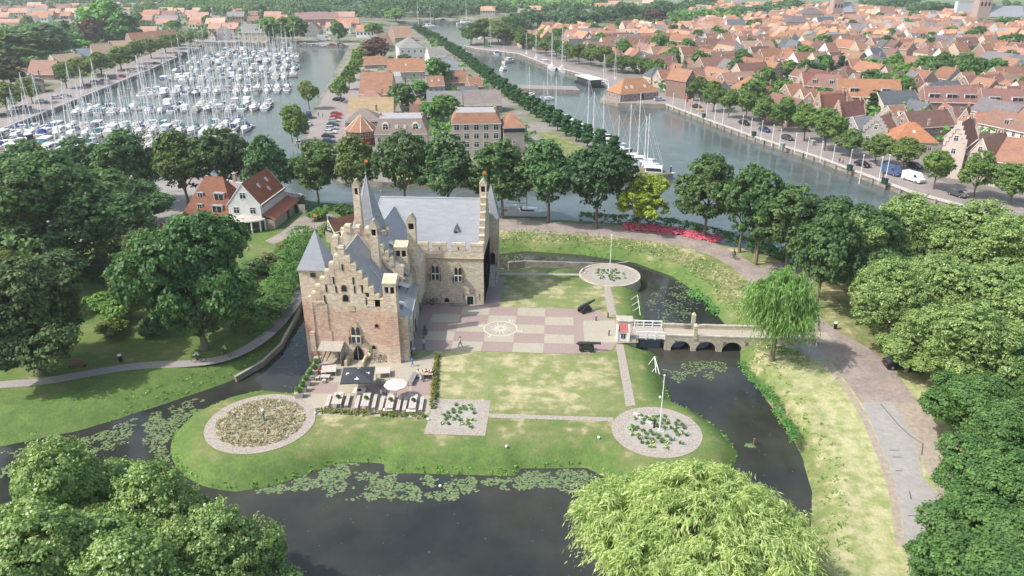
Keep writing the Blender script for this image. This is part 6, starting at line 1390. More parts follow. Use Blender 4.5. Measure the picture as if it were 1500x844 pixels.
for x in (-1.2,1.4,6.): inst('skylight',skyl(),e,(x,-6,hh+2.0)).rotation_euler=(R(70),0,0)
# octagonal pavilion
x,y=G(528,214); e=empty('octagonal_pavilion',(x,y+3,0.05),.2,'octagonal pavilion with orange tent roof and dark red walls','pavilion'); zt=GY(525,168,y+3)[1]; ze=GY(528,193,y-1)[1]
m=MB(); m.lathe([(4.0,-.3),(4.0,ze)],'pav_wall' if 'pav_wall' in MATS else cm('pav_wall',(.26,.05,.045)),8); m.obj('wall',e)
m=MB(); m.lathe([(5.6,ze-.2),(5.5,ze),(.08,zt)],'tile',8); o=m.obj('roof',e); o.color=(*OR,1); m=MB()
for i in range(8): a=2*PI*i/8; m.tube((5.5*math.cos(a),5.5*math.sin(a),ze),(0,0,zt),.12,.08,'off_white',4)
m.obj('ridge',e); FOOT.append((x,y+3,5))
for i in range(5): a=-2.6+.5*i; inst('window',win_mesh(1.2,1.4),e,(4.02*math.cos(a),4.02*math.sin(a),ze-1.6),a+PI/2)
H((508,208),(560,206),178,12,3.4,'hip',GB,(.45,.35,.28),'long building with grey brown hipped roof and flat top behind the pavilion',cols=5,chims=1)
H((511,182),(577,181),166,11,5.,'gable',YL,(.62,.55,.45),'house with straw yellow tiled roof and white verges',cols=5,rows=1,chims=0,side=0)
H((522,158),(562,158),147,9,3.2,'hip',PK,WH,'low building with dull pink hipped roof',cols=4,rows=1)
H((527,152),(574,152),138,17,8.2,'gable',OR,CR,'barn like house with a big plain orange roof',cols=3,rows=1,chims=1)
H((545,141),(594,140),124,19,3.3,'mansard',(.50,.47,.46),BK,'white and grey mansard building with a long glazed dormer',cols=5,rows=1,dormers=4,chims=2,side=1)
H((534,101),(567,100),95,11,4.2,'gable',OR,BK,'far orange roofed house left of the long tiled roof',cols=4,rows=1)
H((568,116),(623,115),105,13,6.,'gable',(.48,.25,.15),GY_,'long orange brown roofed house with one skylight',cols=5,rows=1,sky=1)
H((642,119),(672,118),104.5,12,6.,'gable',(.30,.34,.38),WH,'white walled shed with blue grey roof beside the pollarded trees',cols=3,rows=1,sky=1)
H((652,132),(685,131),121,9,5.2,'gable',OR,BK,'orange roofed house with white step edge by the promenade',cols=4,rows=1,dormers=1)
H((627,137),(652,136),126,9,4.,'gable',OR,GY_,'low orange roofed house with two skylights beside the glasshouses',cols=3,rows=1,sky=2)
H((673,148),(701,147.5),139,8,3.2,'gable',SL,WH,'small white house with dark slate roof',cols=2,rows=1,side=-1)
H((626,164),(678,163),153,11,4.6,'gable',(.30,.29,.30),GY_,'long grey roofed building behind the apartment block',cols=5,rows=1,side=1)
H((680,166),(735,165),154,12,5.2,'gable',(.32,.28,.26),BK,'long brown grey roofed building at the promenade',cols=5,rows=1,chims=1)
H((597,148),(609,149),139,9,3.6,'gable',OR,(.03,.10,.08),'tiny green timber gabled house with orange roof',cols=1,rows=1,turn=True,chims=0,ww=.7)
H((604,166),(621,166),156,7,3.,'hip',OR,(.05,.14,.12),'small garden house with orange hipped roof and white ridges',cols=2,rows=1,chims=0)
H((577,172),(588,172),163,8,2.2,'hip',GB,BK,'small tan roofed annex left of the garden trees',cols=1,rows=1)
H((586,92),(622,91),70,24,5.5,'hip',(.36,.35,.34),(.82,.81,.78),'large white building with grey hipped roof on the harbour island',cols=4,rows=2,chims=0,side=0)
H((579,62),(606,61),55,22,8.,'gable',(.46,.29,.19),BK,'far warehouse with orange brown roof at the island end',cols=3,rows=1,chims=1)
H((559,72),(577,71),66,20,7.,'gable',(.35,.22,.17),BK,'brown roofed shed left of the far warehouse',cols=2,rows=1)
H((630,96),(655,95),84,14,5.5,'gable',(.36,.34,.32),WH,'long pale grey roofed wing at the right of the large white building',cols=4,rows=2,chims=0)
H((689,137),(708,136),127,9,4.,'gable',OR,BK,'small orange roofed house at the promenade above the dark slate roof',cols=3,rows=1)
H((600,178),(622,178),168,8,3.4,'gable',BR_,BK,'small brown roofed house between the garden trees and mansard house',cols=3,rows=1)
H((575,132),(592,132),122,8,3.6,'gable',(.40,.22,.15),BK,'red brown roofed annex right of the mansard building',cols=2,rows=1)
H((630,231),(661,231),219,8,.5,'flat',GB,BK,'low flat roofed link building between mansard house and apartments',cols=4,rows=1,chims=0)
m=MB(); x,y=G(655,126)
for i in range(3): m=MB(); m.box(-5+i*3.6,-2,0,-1.6+i*3.6,2,2.3,cm('greenhouse',(.55,.66,.62),rough=.2)); g=MB(); g.xprism([(-5+i*3.6,2.3),(-1.6+i*3.6,2.3),(-3.3+i*3.6,3.4)],-2,2,'greenhouse'); thing([('wall',m),('roof',g)],(x,y),0,'greenhouse','%s small pale glasshouse from the left in the island gardens'%ordinal(i+1),'greenhouse')
# --- white house group at the left ---
A=Vector(G(336,338));B=Vector(G(386,337)); Bk=Vector(G(420,309)); dpt=(Bk-B).length; d=(Bk-B).normalized(); n_=Vector((-d.y,d.x)); wv=(B-A).dot(-n_); wv=abs(wv); c=B+d*dpt/2+n_*wv/2
he=GY(383,300,B.y)[1]; hp=he+wv*.62
WHC=(c.x,c.y); rzW=math.atan2(d.y,d.x)
e=house(c.x,c.y,rzW,wv,dpt,he,hp,'gable',(.40,.135,.07),(.82,.82,.82),'white gabled restaurant house with steep red tiled roof and three skylights',cols=0,rows=0,chims=0,name='white_house')
for s,zz_ in ((0,he+1.9),): inst('window',win_mesh(1.3,1.3),e,(-dpt/2,0,zz_),-PI/2)
for s in (-1,1): inst('window',win_mesh(1.25,1.4),e,(-dpt/2,s*1.9,he-1.5),-PI/2)
sl=(hp-he)/(wv/2)
for x_,yf in ((-dpt*.12,.42),(dpt*.08,.72),(dpt*.22,.38)):
    o=inst('skylight',skyl(),e,(x_,-wv/2*yf,hp-sl*wv/2*yf+.1),0); o.rotation_euler=(math.atan(sl),0,0)
m=MB()  # curved conservatory
xw=-dpt/2; rr=wv*.62; P=[(xw,0,3.6)]; ns=12
for i in range(ns+1): a=PI/2+PI*i/ns; P.append((xw+rr*.62*math.cos(a),rr*math.sin(a)*.98,2.75))
m.add(P,[(0,i+1,i+2) for i in range(ns)],'conservatory_roof'); rf=MB()
m.add([(p[0],p[1],2.5) for p in P[1:]]+P[1:],[(i,i+1,i+1+ns+1,i+ns+1) for i in range(ns)],'white_paint'); co=m.obj('conservatory_roof',e)
for i in range(0,ns+1,2): a=PI/2+PI*i/ns; q=MB(); x_,y_=xw+rr*.58*math.cos(a),rr*math.sin(a)*.93; q.box(x_-.14,y_-.14,0,x_+.14,y_+.14,2.55,'white_paint'); q.obj('column',e)
m=MB()
for i in range(ns): a=PI/2+PI*i/ns; b2=PI/2+PI*(i+1)/ns; m.add([(xw+rr*.55*math.cos(a),rr*.9*math.sin(a),0),(xw+rr*.55*math.cos(b2),rr*.9*math.sin(b2),0),(xw+rr*.55*math.cos(b2),rr*.9*math.sin(b2),2.5),(xw+rr*.55*math.cos(a),rr*.9*math.sin(a),2.5)],[(0,1,2,3)],'glass_dark')
m.obj('conservatory_glass',e)
for i in range(6):
    m=MB(); a=PI*.62+PI*.76*i/5; r1=rr*.75; thing([('plank',MB().box(-.5,-.35,.68,.5,.35,.74,'bleached_wood')),('leg',MB().box(-.08,-.08,0,.08,.08,.68,'metal_grey'))],(WHC[0]+math.cos(rzW)*(xw+r1*math.cos(a)*.8)-math.sin(rzW)*r1*math.sin(a),WHC[1]+math.sin(rzW)*(xw+r1*math.cos(a)*.8)+math.cos(rzW)*r1*math.sin(a)),i,'cafe_table','%s pale table from the left outside the white house conservatory'%ordinal(6-i),'table')
# annex
m=MB(); yb=-wv/2; m.box(-dpt/2+.5,yb-2.6,0,dpt/2+1.5,yb-.02,2.3,'wall'); an=m.obj('annex',e); an.color=(.45,.38,.31,1)
m=MB(); m.add([(-dpt/2+.3,yb-2.9,2.3),(dpt/2+1.7,yb-2.9,2.3),(dpt/2+1.7,yb,3.5),(-dpt/2+.3,yb,3.5),(-dpt/2+.3,yb-2.9,2.15),(dpt/2+1.7,yb-2.9,2.15)],[(0,1,2,3),(4,5,1,0)],'red_tile'); m.obj('annex_roof',e)
m=MB(); m.box(1,yb-2.68,0,2,yb-2.55,2.0,'black_paint'); m.obj('door',e)
# old tiled wing left
P0=Vector(G(278,330)); P1=Vector(G(338,334)); l=(P1-P0).length; dd=(P1-P0).normalized(); nn=Vector((-dd.y,dd.x)); c=(P0+P1)/2+nn*4.6
e=house(c.x,c.y,math.atan2(dd.y,dd.x),9.2,l+2,2.6,10.6,'hip',(.33,.15,.095),(.5,.45,.4),'old house with large weathered red hipped roof, white dormers on its front slope',cols=0,rows=0,chims=1,name='tiled_house')
for x_,z_,k_ in ((l*.22,6.6,2.4),(l*.22,4.1,2.4)): inst('dormer',dorm(k_,1.7),e,(x_,-4.6+(z_-2.6)/8*4.6-.5,z_),0)
for x_,z_,k_ in ((-l*.22,4.4,1.2),(-l*.25,6.7,1.3)): inst('dormer',dorm(k_,1.1),e,(x_,-4.6+(z_-2.6)/8*4.6-.3,z_),0)
# green gabled farmhouse
A=Vector(G(471,356));B=Vector(G(499,357)); w2=(B-A).length; e0=GY(472,337,A.y)[1]; dd=Vector((.62,.78)).normalized(); nn=Vector((-dd.y,dd.x)); wv=w2*abs((B-A).normalized().dot(nn))*1.05; c=(A+B)/2+dd*7
e=house(c.x,c.y,math.atan2(dd.y,dd.x),wv,14,e0,e0+wv*.62,'gable',(.27,.13,.085),(.42,.37,.31),'farmhouse with green timber gable, cream verges and brown tiled roof behind the round tower',cols=0,rows=0,chims=0,name='farmhouse')
m=MB(); m.yprism([(-wv/2+.1,e0-.4),(wv/2-.1,e0-.4),(0,e0+wv*.62-.3)],-7.12,-7.02,'green_paint'); m.obj('timber_gable',e)
m=MB()
for s in (-1,1): m.tube((-7.25,s*(wv/2+.3),e0-.5),(-7.25,0,e0+wv*.62+.1),.13,.13,cm('cream_paint',(.72,.66,.42)),4)
m.tube((-7.25,0,e0+wv*.62-.8),(-7.25,0,e0+wv*.62+1.1),.13,.06,'cream_paint',6); m.obj('verge',e); inst('window',win_mesh(.9,1.1),e,(-7.13,0,e0+wv*.2),-PI/2)
# fence pieces beside yard
for p,q,lb,k in (((438,312),(448,312),'stone gate pier beside the green fence','stone_block'),((450,312),(474,311),'green timber fence at the water behind the yard','green_paint'),((424,312),(437,312),'dark timber gate beside the white house annex','black_paint')):
    a,b_=G(*p),G(*q); m=MB()
    L_=Vector((b_[0]-a[0],b_[1]-a[1])); ang=math.atan2(L_.y,L_.x); e=empty('fence',(a[0],a[1],0),ang,lb,'fence'); nb=max(1,int(L_.length/.9))
    for i in range(nb): m=MB(); m.box(L_.length*i/nb+.02,-.08,0,L_.length*(i+1)/nb-.02,.08,2.1,k); m.obj('board',e)
# --- harbour building on the spit ---
A=Vector(G(908.5,149.5));B=Vector(G(964,145)); l=(B-A).length; dd=(B-A).normalized(); nn=Vector((-dd.y,dd.x)); he=GY(936,136,(A.y+B.y)/2)[1]; c=(A+B)/2+nn*6
e=house(c.x,c.y,math.atan2(dd.y,dd.x),12,l,he,he+5.6,'hip',(.50,.26,.14),(.36,.27,.24),'brick harbour office with orange hipped roof standing on the spit',cols=0,rows=0,chims=0,sky=0,name='harbour_office')
for x_ in (-l*.46,-l*.38,-l*.12,l*.22,l*.4): inst('window',win_mesh(1.6,1.6,'white_paint',2),e,(x_,-6,he*.6),0)
m=MB(); m.xprism(arch(l*.05,0,2.4,3.0,pointed=False),-6.12,-5.98,'black_paint'); m.obj('door',e)
for y_ in (-3.5,-1,3): inst('window',win_mesh(1.3,1.5,'white_paint',1),e,(-l/2,y_,he*.6),-PI/2)
for x_ in (-l*.28,-l*.14,l*.2): o=inst('skylight',skyl(),e,(x_,-3.6,he+2.3),0); o.rotation_euler=(math.atan(.93),0,0); o.scale=(1.4,1.4,1.4)
# houseboat pavilion
x,y=G(863,121); e=empty('houseboat',(x,y+2,-1.5),math.atan2(-.37,.93)*0+R(112),'flat roofed glass pavilion on a dark pontoon by the far quay','houseboat')
m=MB(); m.box(-11,-3.4,-.3,11,3.4,1.1,'black_paint'); m.obj('pontoon',e); m=MB(); m.box(-9,-2.8,1.1,9,2.8,3.7,'glass_dark'); m.obj('cabin',e)
m=MB(); m.box(-10,-3.6,3.7,10,3.6,4.0,cm('pale_roof',(.62,.68,.66))); m.obj('roof',e)
for i in range(7): m=MB(); xx=-9+i*3; m.box(xx-.12,-2.95,1.1,xx+.12,-2.75,3.7,'white_paint'); m.obj('mullion',e)
# --- old town right, hand placed ---
def T_(*a,**k): return H(*a,**k)
T_((1087,155),(1127,154),137,16,6.5,'hip',OR,GY_,'long orange hipped roof behind the quay trees, above the first cars',cols=5,rows=1,side=-1)
T_((1041,128),(1078,127),117,13,5,'hip',(.24,.17,.16),WH,'dark brown hipped roof house left of the long orange roof',cols=3)
T_((1003,146),(1018,144),118,12,4.5,'gable',OR,DBK,'dark brick quay house with white windows by the red parasols',turn=True,cols=2,rows=3)
T_((989,140),(1001,143),116,12,4.8,'gable',PK,(.3,.24,.22),'narrow brick quay house left of the dark brick house',turn=True,cols=2,rows=3)
T_((1113,150),(1138,148),137,8,4,'hip',(.44,.20,.14),BK,'small red brown hipped roof right of the long orange one',cols=3,rows=1)
T_((1162,143),(1175,147),124,14,5.5,'gable',(.40,.17,.13),(.5,.42,.37),'steep red roofed house with pale gable at the left end of the long row',turn=True,cols=2)
T_((1176,147),(1226,150),127,13,4.6,'gable',(.33,.19,.16),GY_,'brown roofed row house with white dormer and white door',cols=6,rows=2,dormers=2)
T_((1226,157),(1319,159),142,13,6.5,'gable',(.50,.25,.14),BK,'bright orange roofed row with two white window bands',cols=7,rows=1,dormers=2,dw=3.6)
T_((1322,152),(1350,153),124,12,5.,'gable',(.26,.25,.27),(.45,.23,.17),'tall red brick gabled house with slate roof',turn=True,cols=2,rows=2)
T_((1352,170),(1430,172),150,12,5.4,'gable',(.33,.18,.155),(.36,.22,.19),'brown terrace of houses with large white window bands',cols=5,rows=1,dormers=3,dw=4.,chims=2)
T_((1436,176),(1503,178),155,12,5.6,'gable',(.33,.18,.155),(.36,.22,.19),'right hand brown terrace cut by the frame edge',cols=4,rows=1,dormers=2,dw=4.,chims=2)
T_((1453,182),(1474,183),171,8,4.4,'gable',PK,(.05,.16,.11),'small house with green timber gable and white verges',turn=True,cols=1,rows=1,chims=0)
T_((1338,170),(1358,171),160,8,3.4,'gable',OR,GY_,'small orange house with a dark gable and white verges below the brick house',turn=True,cols=1,rows=1,chims=0)
T_((1306,226),(1370,228),208,13,5.,'hip',(.55,.25,.13),(.45,.38,.32),'orange hipped roof with a blue skylight on the quay corner',cols=3,rows=1,sky=1)
T_((1371,258),(1404,263),214,16,6.,'gable',(.40,.20,.14),(.66,.55,.50),'quay house with ornate white and pink stepped gable',turn=True,step=True,cols=3,rows=3)
T_((1409,262),(1440,268),228,15,4.8,'gable',(.36,.20,.15),(.62,.52,.45),'red roofed quay house right of the ornate stepped gable',turn=True,cols=2,rows=2)
T_((1445,272),(1500,282),240,15,5.5,'gable',(.42,.22,.15),(.6,.55,.5),'low quay house with weathered red roof at the right edge',cols=4,rows=1)
T_((1186,186),(1198,189),160,13,5.2,'gable',(.44,.20,.15),(.5,.36,.29),'left stepped gable brick house above the quay trees',turn=True,step=True,cols=1,rows=2)
T_((1213,196),(1228,199),172,14,5.,'gable',(.40,.19,.15),(.48,.35,.28),'second stepped gable brick house above the quay trees',turn=True,step=True,cols=1,rows=2)
T_((1231,196),(1258,205),190,10,4.5,'gable',(.25,.25,.27),GY_,'slate roofed quay house with pale front',turn=True,cols=2,rows=1)
T_((1260,212),(1296,217),194,12,4.8,'gable',(.38,.20,.15),GY_,'red brown roofed quay house with stepped end',turn=True,step=True,cols=2,rows=1)
T_((1398,192),(1418,194),180,10,5.,'gable',(.42,.18,.16),(.5,.4,.36),'pale gabled house with dark red roof, left of a pair',turn=True,cols=1,rows=1)
T_((1375,190),(1396,191),176,10,5.,'gable',(.45,.23,.17),(.5,.42,.38),'pale gabled house with orange roof, left of the dark red one',turn=True,cols=1,rows=1)
T_((1408,200),(1470,203),188,12,4.6,'hip',(.46,.23,.16),GY_,'orange red hipped roof behind the ornate gable',cols=3,rows=1)
T_((1150,120),(1170,122),108,12,5.,'gable',(.20,.22,.25),(.2,.22,.24),'dark grey timber house with blue grey roof',turn=True,cols=2)
T_((1128,122),(1146,121),106,12,5.,'gable',OR,(.5,.4,.34),'orange roofed house left of the dark timber house',turn=True,cols=2)
# pair of churches
def church(px,py,tw,th,nl,label,rz,cut):
    x,y=G(px,py); e=empty('church',(x,y,0),rz,label,'church')
    m=MB(); m.box(-tw/2,-tw/2,-1,tw/2,tw/2,th,'church_brick'); m.obj('tower',e)
    for z in (th*.35,th*.6,th*.85):
        for s in (-1,0,1): q=MB(); q.xprism(arch(s*tw*.3,z-2,1.6,4.),-tw/2-.2,-tw/2-.05,'dark_void'); q.obj('window',e)
    m=MB(); m.lathe([(tw*.74,th),(.1,th+tw*1.5)],'slate',4); o=m.obj('tower_roof',e); o.rotation_euler=(0,0,PI/4)
    m=MB(); m.box(tw/2,-8,-1,tw/2+nl,8,9,'church_brick'); m.obj('nave',e)
    m=MB(); m.yprism([(-9,9),(9,9),(0,19)],tw/2,tw/2+nl,'slate'); m.obj('nave_roof',e)
    m=MB(); m.lathe([(7,-1),(7,9)],'church_brick',8,tw/2+nl,0); m.obj('apse',e); m=MB(); m.lathe([(8,9),(.1,19)],'slate',8,tw/2+nl,0); m.obj('apse_roof',e)
    for i in range(5): q=MB(); xx=tw/2+nl*(i+.5)/5; q.xprism(arch(xx,2,2.2,5.5),-8.2,-8.05,'dark_void'); q.obj('window',e)
    for i in range(3): a=-2.3+.7*i; q=MB(); q.xprism(arch(0,2,2,5.5),-.2,0,'dark_void'); o=q.obj('window',e); o.location=(tw/2+nl+7.05*math.cos(a),7.05*math.sin(a),0); o.rotation_euler=(0,0,a+PI/2)
    FOOT.append((x,y,22)); return e
mat('church_brick',(.42,.31,.27),var=.12,scale=.5)
church(1222,30,11,44,10,'brick church with pinkish gable near the top edge of the picture',.1,0)
church(1432,38,12,60,32,'large church with slate roofs, apse and brick tower cut by the top edge',.0,0)
H((1398,30),(1424,30),2,6,.5,'flat',GY_,(.7,.74,.8),'pale blue scaffolded block left of the church tower',cols=0,rows=0,chims=0,name='scaffold_wrap',cat='scaffold')
for a in (((1173,38),(1205,38),20,18,5,'hip',(.23,.19,.19),TN,'wide dark hipped roof left of the brick church'),((1150,47),(1187,47),32,18,4.5,'hip',(.22,.18,.19),TN,'second dark hipped roof below the first one'),((1222,29),(1281,29),23,14,1,'flat',GY_,WH,'long white flat building below the brick church'),((1288,34),(1310,34),22,14,8,'gable',(.40,.22,.18),WH,'white gabled house with red brown roof near the church trees'),((1197,47),(1222,47),34,14,5,'gable',(.12,.14,.18),WH,'row with dark blue slate roof left of the white house'),((1065,50),(1092,50),40,14,6,'gable',SL,WH,'white house with light slate roof at the left of the pale gables')):
    H(*a,cols=4,rows=2,side=0)
# --- left bank houses ---
for a,k in ((((41,117),(80,117),109,13,6.5,'gable',PK,BK,'house with a big plain pink roof by the marina road'),{}),(((35,138),(66,136),124,11,4.6,'hip',(.19,.15,.14),(.5,.36,.28),'dark roofed villa with white dormers by the marina road'),dict(dormers=2)),
    (((85,103),(125,99),89,11,3.5,'gable',TN,CR,'tan roofed house right of the plain pink roof'),{}),(((112,90),(138,88),82,11,4,'gable',(.30,.34,.40),WH,'blue grey roofed house by the marina road'),{}),(((140,94),(172,92),83,13,7,'gable',TN,CR,'tall tan roofed house by the marina road'),{}),
    (((163,82),(205,80),72,13,5,'gable',TN,CR,'long tan roofed row behind the quay trees'),{}),(((196,73),(262,68),60,13,6,'gable',OR,BK,'long orange roofed row by the marina road'),dict(sky=1)),(((226,66),(265,62),55,12,5,'gable',(.44,.22,.17),BK,'second orange roofed row with stepped party walls'),{}),(((6,112),(26,113),105,9,3,'hip',OR,WH,'small orange roof at the left frame edge'),{}),
    (((315,59),(345,58),49,15,5,'hip',GB,WH,'white villa with grey brown hipped roof at the head of the marina'),{}),(((308,60),(316,60),55,9,4,'gable',OR,WH,'small house with orange gable beside the white villa'),dict(turn=True)),(((355,60),(395,60),48,16,6,'gable',(.34,.33,.32),(.6,.52,.38),'cream house with grey roof and small gables at the head of the marina'),dict(dormers=1)),
    (((350,52),(372,52),42,14,5,'gable',TN,WH,'pair of pale gabled houses behind the cream house'),dict(turn=True)),(((447,55),(468,55),44,14,6,'gable',OR,GY_,'orange roofed house left of the slipway tree'),dict(turn=True)),(((433,38),(497,37),28,14,6,'gable',(.42,.27,.24),BK,'long pink brown terrace behind the marina head'),dict(chims=2)),(((508,22),(540,22),14,20,6,'hip',SL,WH,'pale villa with dark roof among the far trees'),{})):
    H(*a,cols=3,rows=1 if a[2]-a[0][1]>-10 else 2,**k)
# --- generated rows ---
HP=[(9,7,5.2,9.6,'gable'),(10,8,5.5,10.2,'gable'),(8,6.5,4.2,8.4,'gable'),(11,9,5.8,10.8,'gable'),(9,14,4.6,9.2,'gable'),(10,18,5.4,10.0,'gable'),(9,11,4.4,8.6,'hip'),(12,12,5.,9.4,'hip'),(8.5,10,3.2,7.4,'gable'),(10,22,5.0,9.6,'gable')]
RC=[OR]*4+[(.42,.22,.14),(.38,.19,.12),(.36,.20,.15),(.50,.30,.19),PK,(.33,.18,.14),(.30,.18,.14),BR_,SL,(.24,.23,.23),TN,(.25,.15,.12)]
WC=[BK,BK,DBK,(.45,.33,.27),GY_,WH,WH,CR,(.5,.42,.36),(.58,.48,.38)]
rcn=lambda c: 'orange' if c[0]>.48 and c[1]<.33 else 'slate' if c[0]<.29 and c[2]>.19 else 'pink' if c==PK else 'tan' if c==TN else 'dark brown' if c[0]<.3 else 'red brown'
wcn=lambda c: 'white' if c==WH else 'cream' if c in(CR,(.58,.48,.38)) else 'grey' if c==GY_ else 'brick'
rnd=random.Random(11); nH=0
def free(x,y,r_):
    return all((x-a)**2+(y-b_)**2>(r_+c_*.85)**2 for a,b_,c_ in FOOT)
def visible(x,y,mx=60):
    X=x*_cy+y*_sy;Y=-x*_sy+y*_cy; w_=Y*_c+HC*_s; px=750+F*X/w_; py=422+F*(HC*_c-Y*_s)/w_; return (-mx<px<1500+mx and py>-25),px,py
far_mb=MB(); FARN=0
def far_house(x,y,rz,P,rc,wc):
    global FARN
    w_,l,he,hr,st=P; far_mb.T=Matrix.Translation((x,y,0))@Matrix.Rotation(rz,4,'Z'); a,b_=l/2,w_/2
    rk=cm('far_roof_%s'%rcn(rc),rc,var=.2,scale=.2,coord='World'); wk=cm('far_wall_%s'%wcn(wc),wc,var=.1)
    far_mb.add([(-a,-b_,-.3),(a,-b_,-.3),(a,b_,-.3),(-a,b_,-.3),(-a,-b_,he),(a,-b_,he),(a,b_,he),(-a,b_,he),(-a,0,hr-.1),(a,0,hr-.1)],[(0,1,5,4),(1,2,6,9,5),(2,3,7,6),(3,0,4,8,7)],wk)
    o=.4; far_mb.add([(-a-.2,-b_-o,he-.3),(a+.2,-b_-o,he-.3),(a+.2,0,hr),(-a-.2,0,hr),(-a-.2,b_+o,he-.3),(a+.2,b_+o,he-.3)],[(0,1,2,3),(3,2,5,4)],rk)
    for i in range(int(l/3)): xx=-a+1.5+i*3; far_mb.box(xx-.6,-b_-.08,he*.45,xx+.6,-b_+.01,he*.8,'glass_dark'); 
    if FARN%2: far_mb.box(-a+.6,-.35,hr-.5,-a+1.4,.35,hr+1.1,'surround')
    FARN+=1
D=Vector((-.368,.930)); Nn=Vector((.930,.368)); base=Vector((93.6,199.9))
TOWN=[]
rowi=0; off=30
while off<620:
    s=-40; i=0; tight=.0
    while s<820:
        P=rnd.choice(HP[4:] if (off<130 and rnd.random()<.55) else HP[:6] if rnd.random()<.6 else HP); w_,l,he,hr,st=P; turn=rnd.random()<.55
        fw=l if not turn else w_; q=base+D*(s+fw/2)+Nn*(off+rnd.uniform(-2,2)); s+=fw+(.6 if rnd.random()<.8 else rnd.uniform(3,9))
        if q.y<150: continue
        # right quay bends away beyond the spit
        if sdf(np.array([[q.x,q.y]]),HARB)[0]<24: continue
        v,px,py=visible(q.x,q.y,30)
        if not v or px<690 or (py<46 and px<1010) or (px<790 and py<62): continue
        if 1290<px<1500 and 92<py<128: 
            if rnd.random()<.75: continue
        if py<14: continue
        if not free(q.x,q.y,min(w_,l)*.55) or rnd.random()<.2: continue
        TOWN.append((q.x,q.y,P,turn,rowi,px,py))
    off+=rnd.choice((17,21,27)); rowi+=1
TOWN.sort(key=lambda t:-t[6]); rown={}
ang0=math.atan2(-Nn.y*0+D.y,D.x)
lmk=[((930,140),'the harbour office'),((1090,125),'the long orange hipped roof'),((1160,120),'the dark timber house'),((1240,135),'the long brown and orange row'),((1390,150),'the brown terrace'),((1385,225),'the ornate stepped gable'),((1220,30),'the brick church'),((1430,35),'the large church'),((870,115),'the glass pavilion'),((1480,120),'the right frame edge'),((1030,60),'the pale pointed gables'),((800,70),'the far moorings')]
cnt={}
for k,(x,y,P,turn,ri,px,py) in enumerate(TOWN):
    w_,l,he,hr,st=P; rc0=rc=rnd.choice(RC); wc=rnd.choice(WC); rz=math.atan2(D.y,D.x)-PI+PI*0 if not turn else math.atan2(D.y,D.x)-PI/2
    rz+=rnd.uniform(-.08,.08)
    if k<215:
        lm_=min(lmk,key=lambda t:(t[0][0]-px)**2+((t[0][1]-py)*2)**2)
        dirn='left of' if px<lm_[0][0]-12 else 'right of' if px>lm_[0][0]+12 else 'behind' if py<lm_[0][1] else 'in front of'
        q_=rnd.uniform(.74,1.12); rc=tuple(c_*q_*rnd.uniform(.96,1.04) for c_ in rc0)
        desc='%s roofed %s %s'%(rcn(rc0),wcn(wc),'hipped house' if st=='hip' else 'terrace' if l>=14 else 'gabled house'); ky=(desc,dirn,lm_[1]); cnt[ky]=cnt.get(ky,0)+1
        lab='%s %s %s, %s one'%(desc,dirn,lm_[1],ordinal(cnt[ky])) if cnt[ky]>1 else '%s %s %s'%(desc,dirn,lm_[1])
        near=y<400
        house(x,y,rz,w_,l,he,hr,st,rc,wc,lab,cols=max(2,int(l/2.6)) if near else 0,rows=2 if he>4.5 and near else (1 if near else 0),side=(-1 if turn else 0) if near else 0,gablewin=1,dormers=(1 if rnd.random()<.35 else 0),chims=1 if rnd.random()<.8 else 0,sky=1 if rnd.random()<.2 and st!='hip' else 0,group='houses of the old town right of the harbour',near=True)
        nH+=1
    else: far_house(x,y,rz,P,rc,wc); FOOT.append((x,y,math.hypot(w_,l)*.5))
# left suburb rows, beyond the marina road
for r_ in range(16):
    yy=330+r_*52+rnd.uniform(-6,6); x_=-1300
    while x_<-120:
        P=rnd.choice([HP[4],HP[5],HP[9],HP[9],HP[6]]); x_+=P[1]+rnd.choice((1,1,6,14)); 
        xx,y2=x_,yy+x_*.12+rnd.uniform(-3,3)+30
        v,px,py=visible(xx,y2,20)
        if not v or py<3 or y2<300: continue
        dd_=sdf(np.array([[xx,y2]]),HARB)[0]
        if dd_<48 or (px<165 and py>52) or not free(xx,y2,P[1]*.5): continue
        if (px<420 and py<9) or (px>420 and py<28) or rnd.random()<.38: continue
        far_house(xx,y2,.12+rnd.uniform(-.05,.05),P,rnd.choice([PK,PK,(.42,.28,.25),SL,(.3,.29,.3),TN,BR_]),rnd.choice([WH,BK,CR,(.6,.45,.36)])); FOOT.append((xx,y2,P[1]*.5))
for px,py in ((1010,8),(1030,10),(1050,6),(1070,12),(1090,14),(1110,10),(900,8),(925,10),(950,6),(880,12),(980,14),(1130,17),(1080,5),(1160,8),(1290,3),(1140,4),(560,8),(690,12),(715,18),(740,10),(770,22),(785,17)):
    x,y=G(px,py+4); far_house(x,y,rnd.uniform(-.3,.3),HP[5],rnd.choice(RC),rnd.choice(WC)); FOOT.append((x,y,12))
far_mb.T=Matrix(); tag(far_mb.obj('distant_houses',fix=False),'mass of far roofs fading towards the fields',kind='stuff')
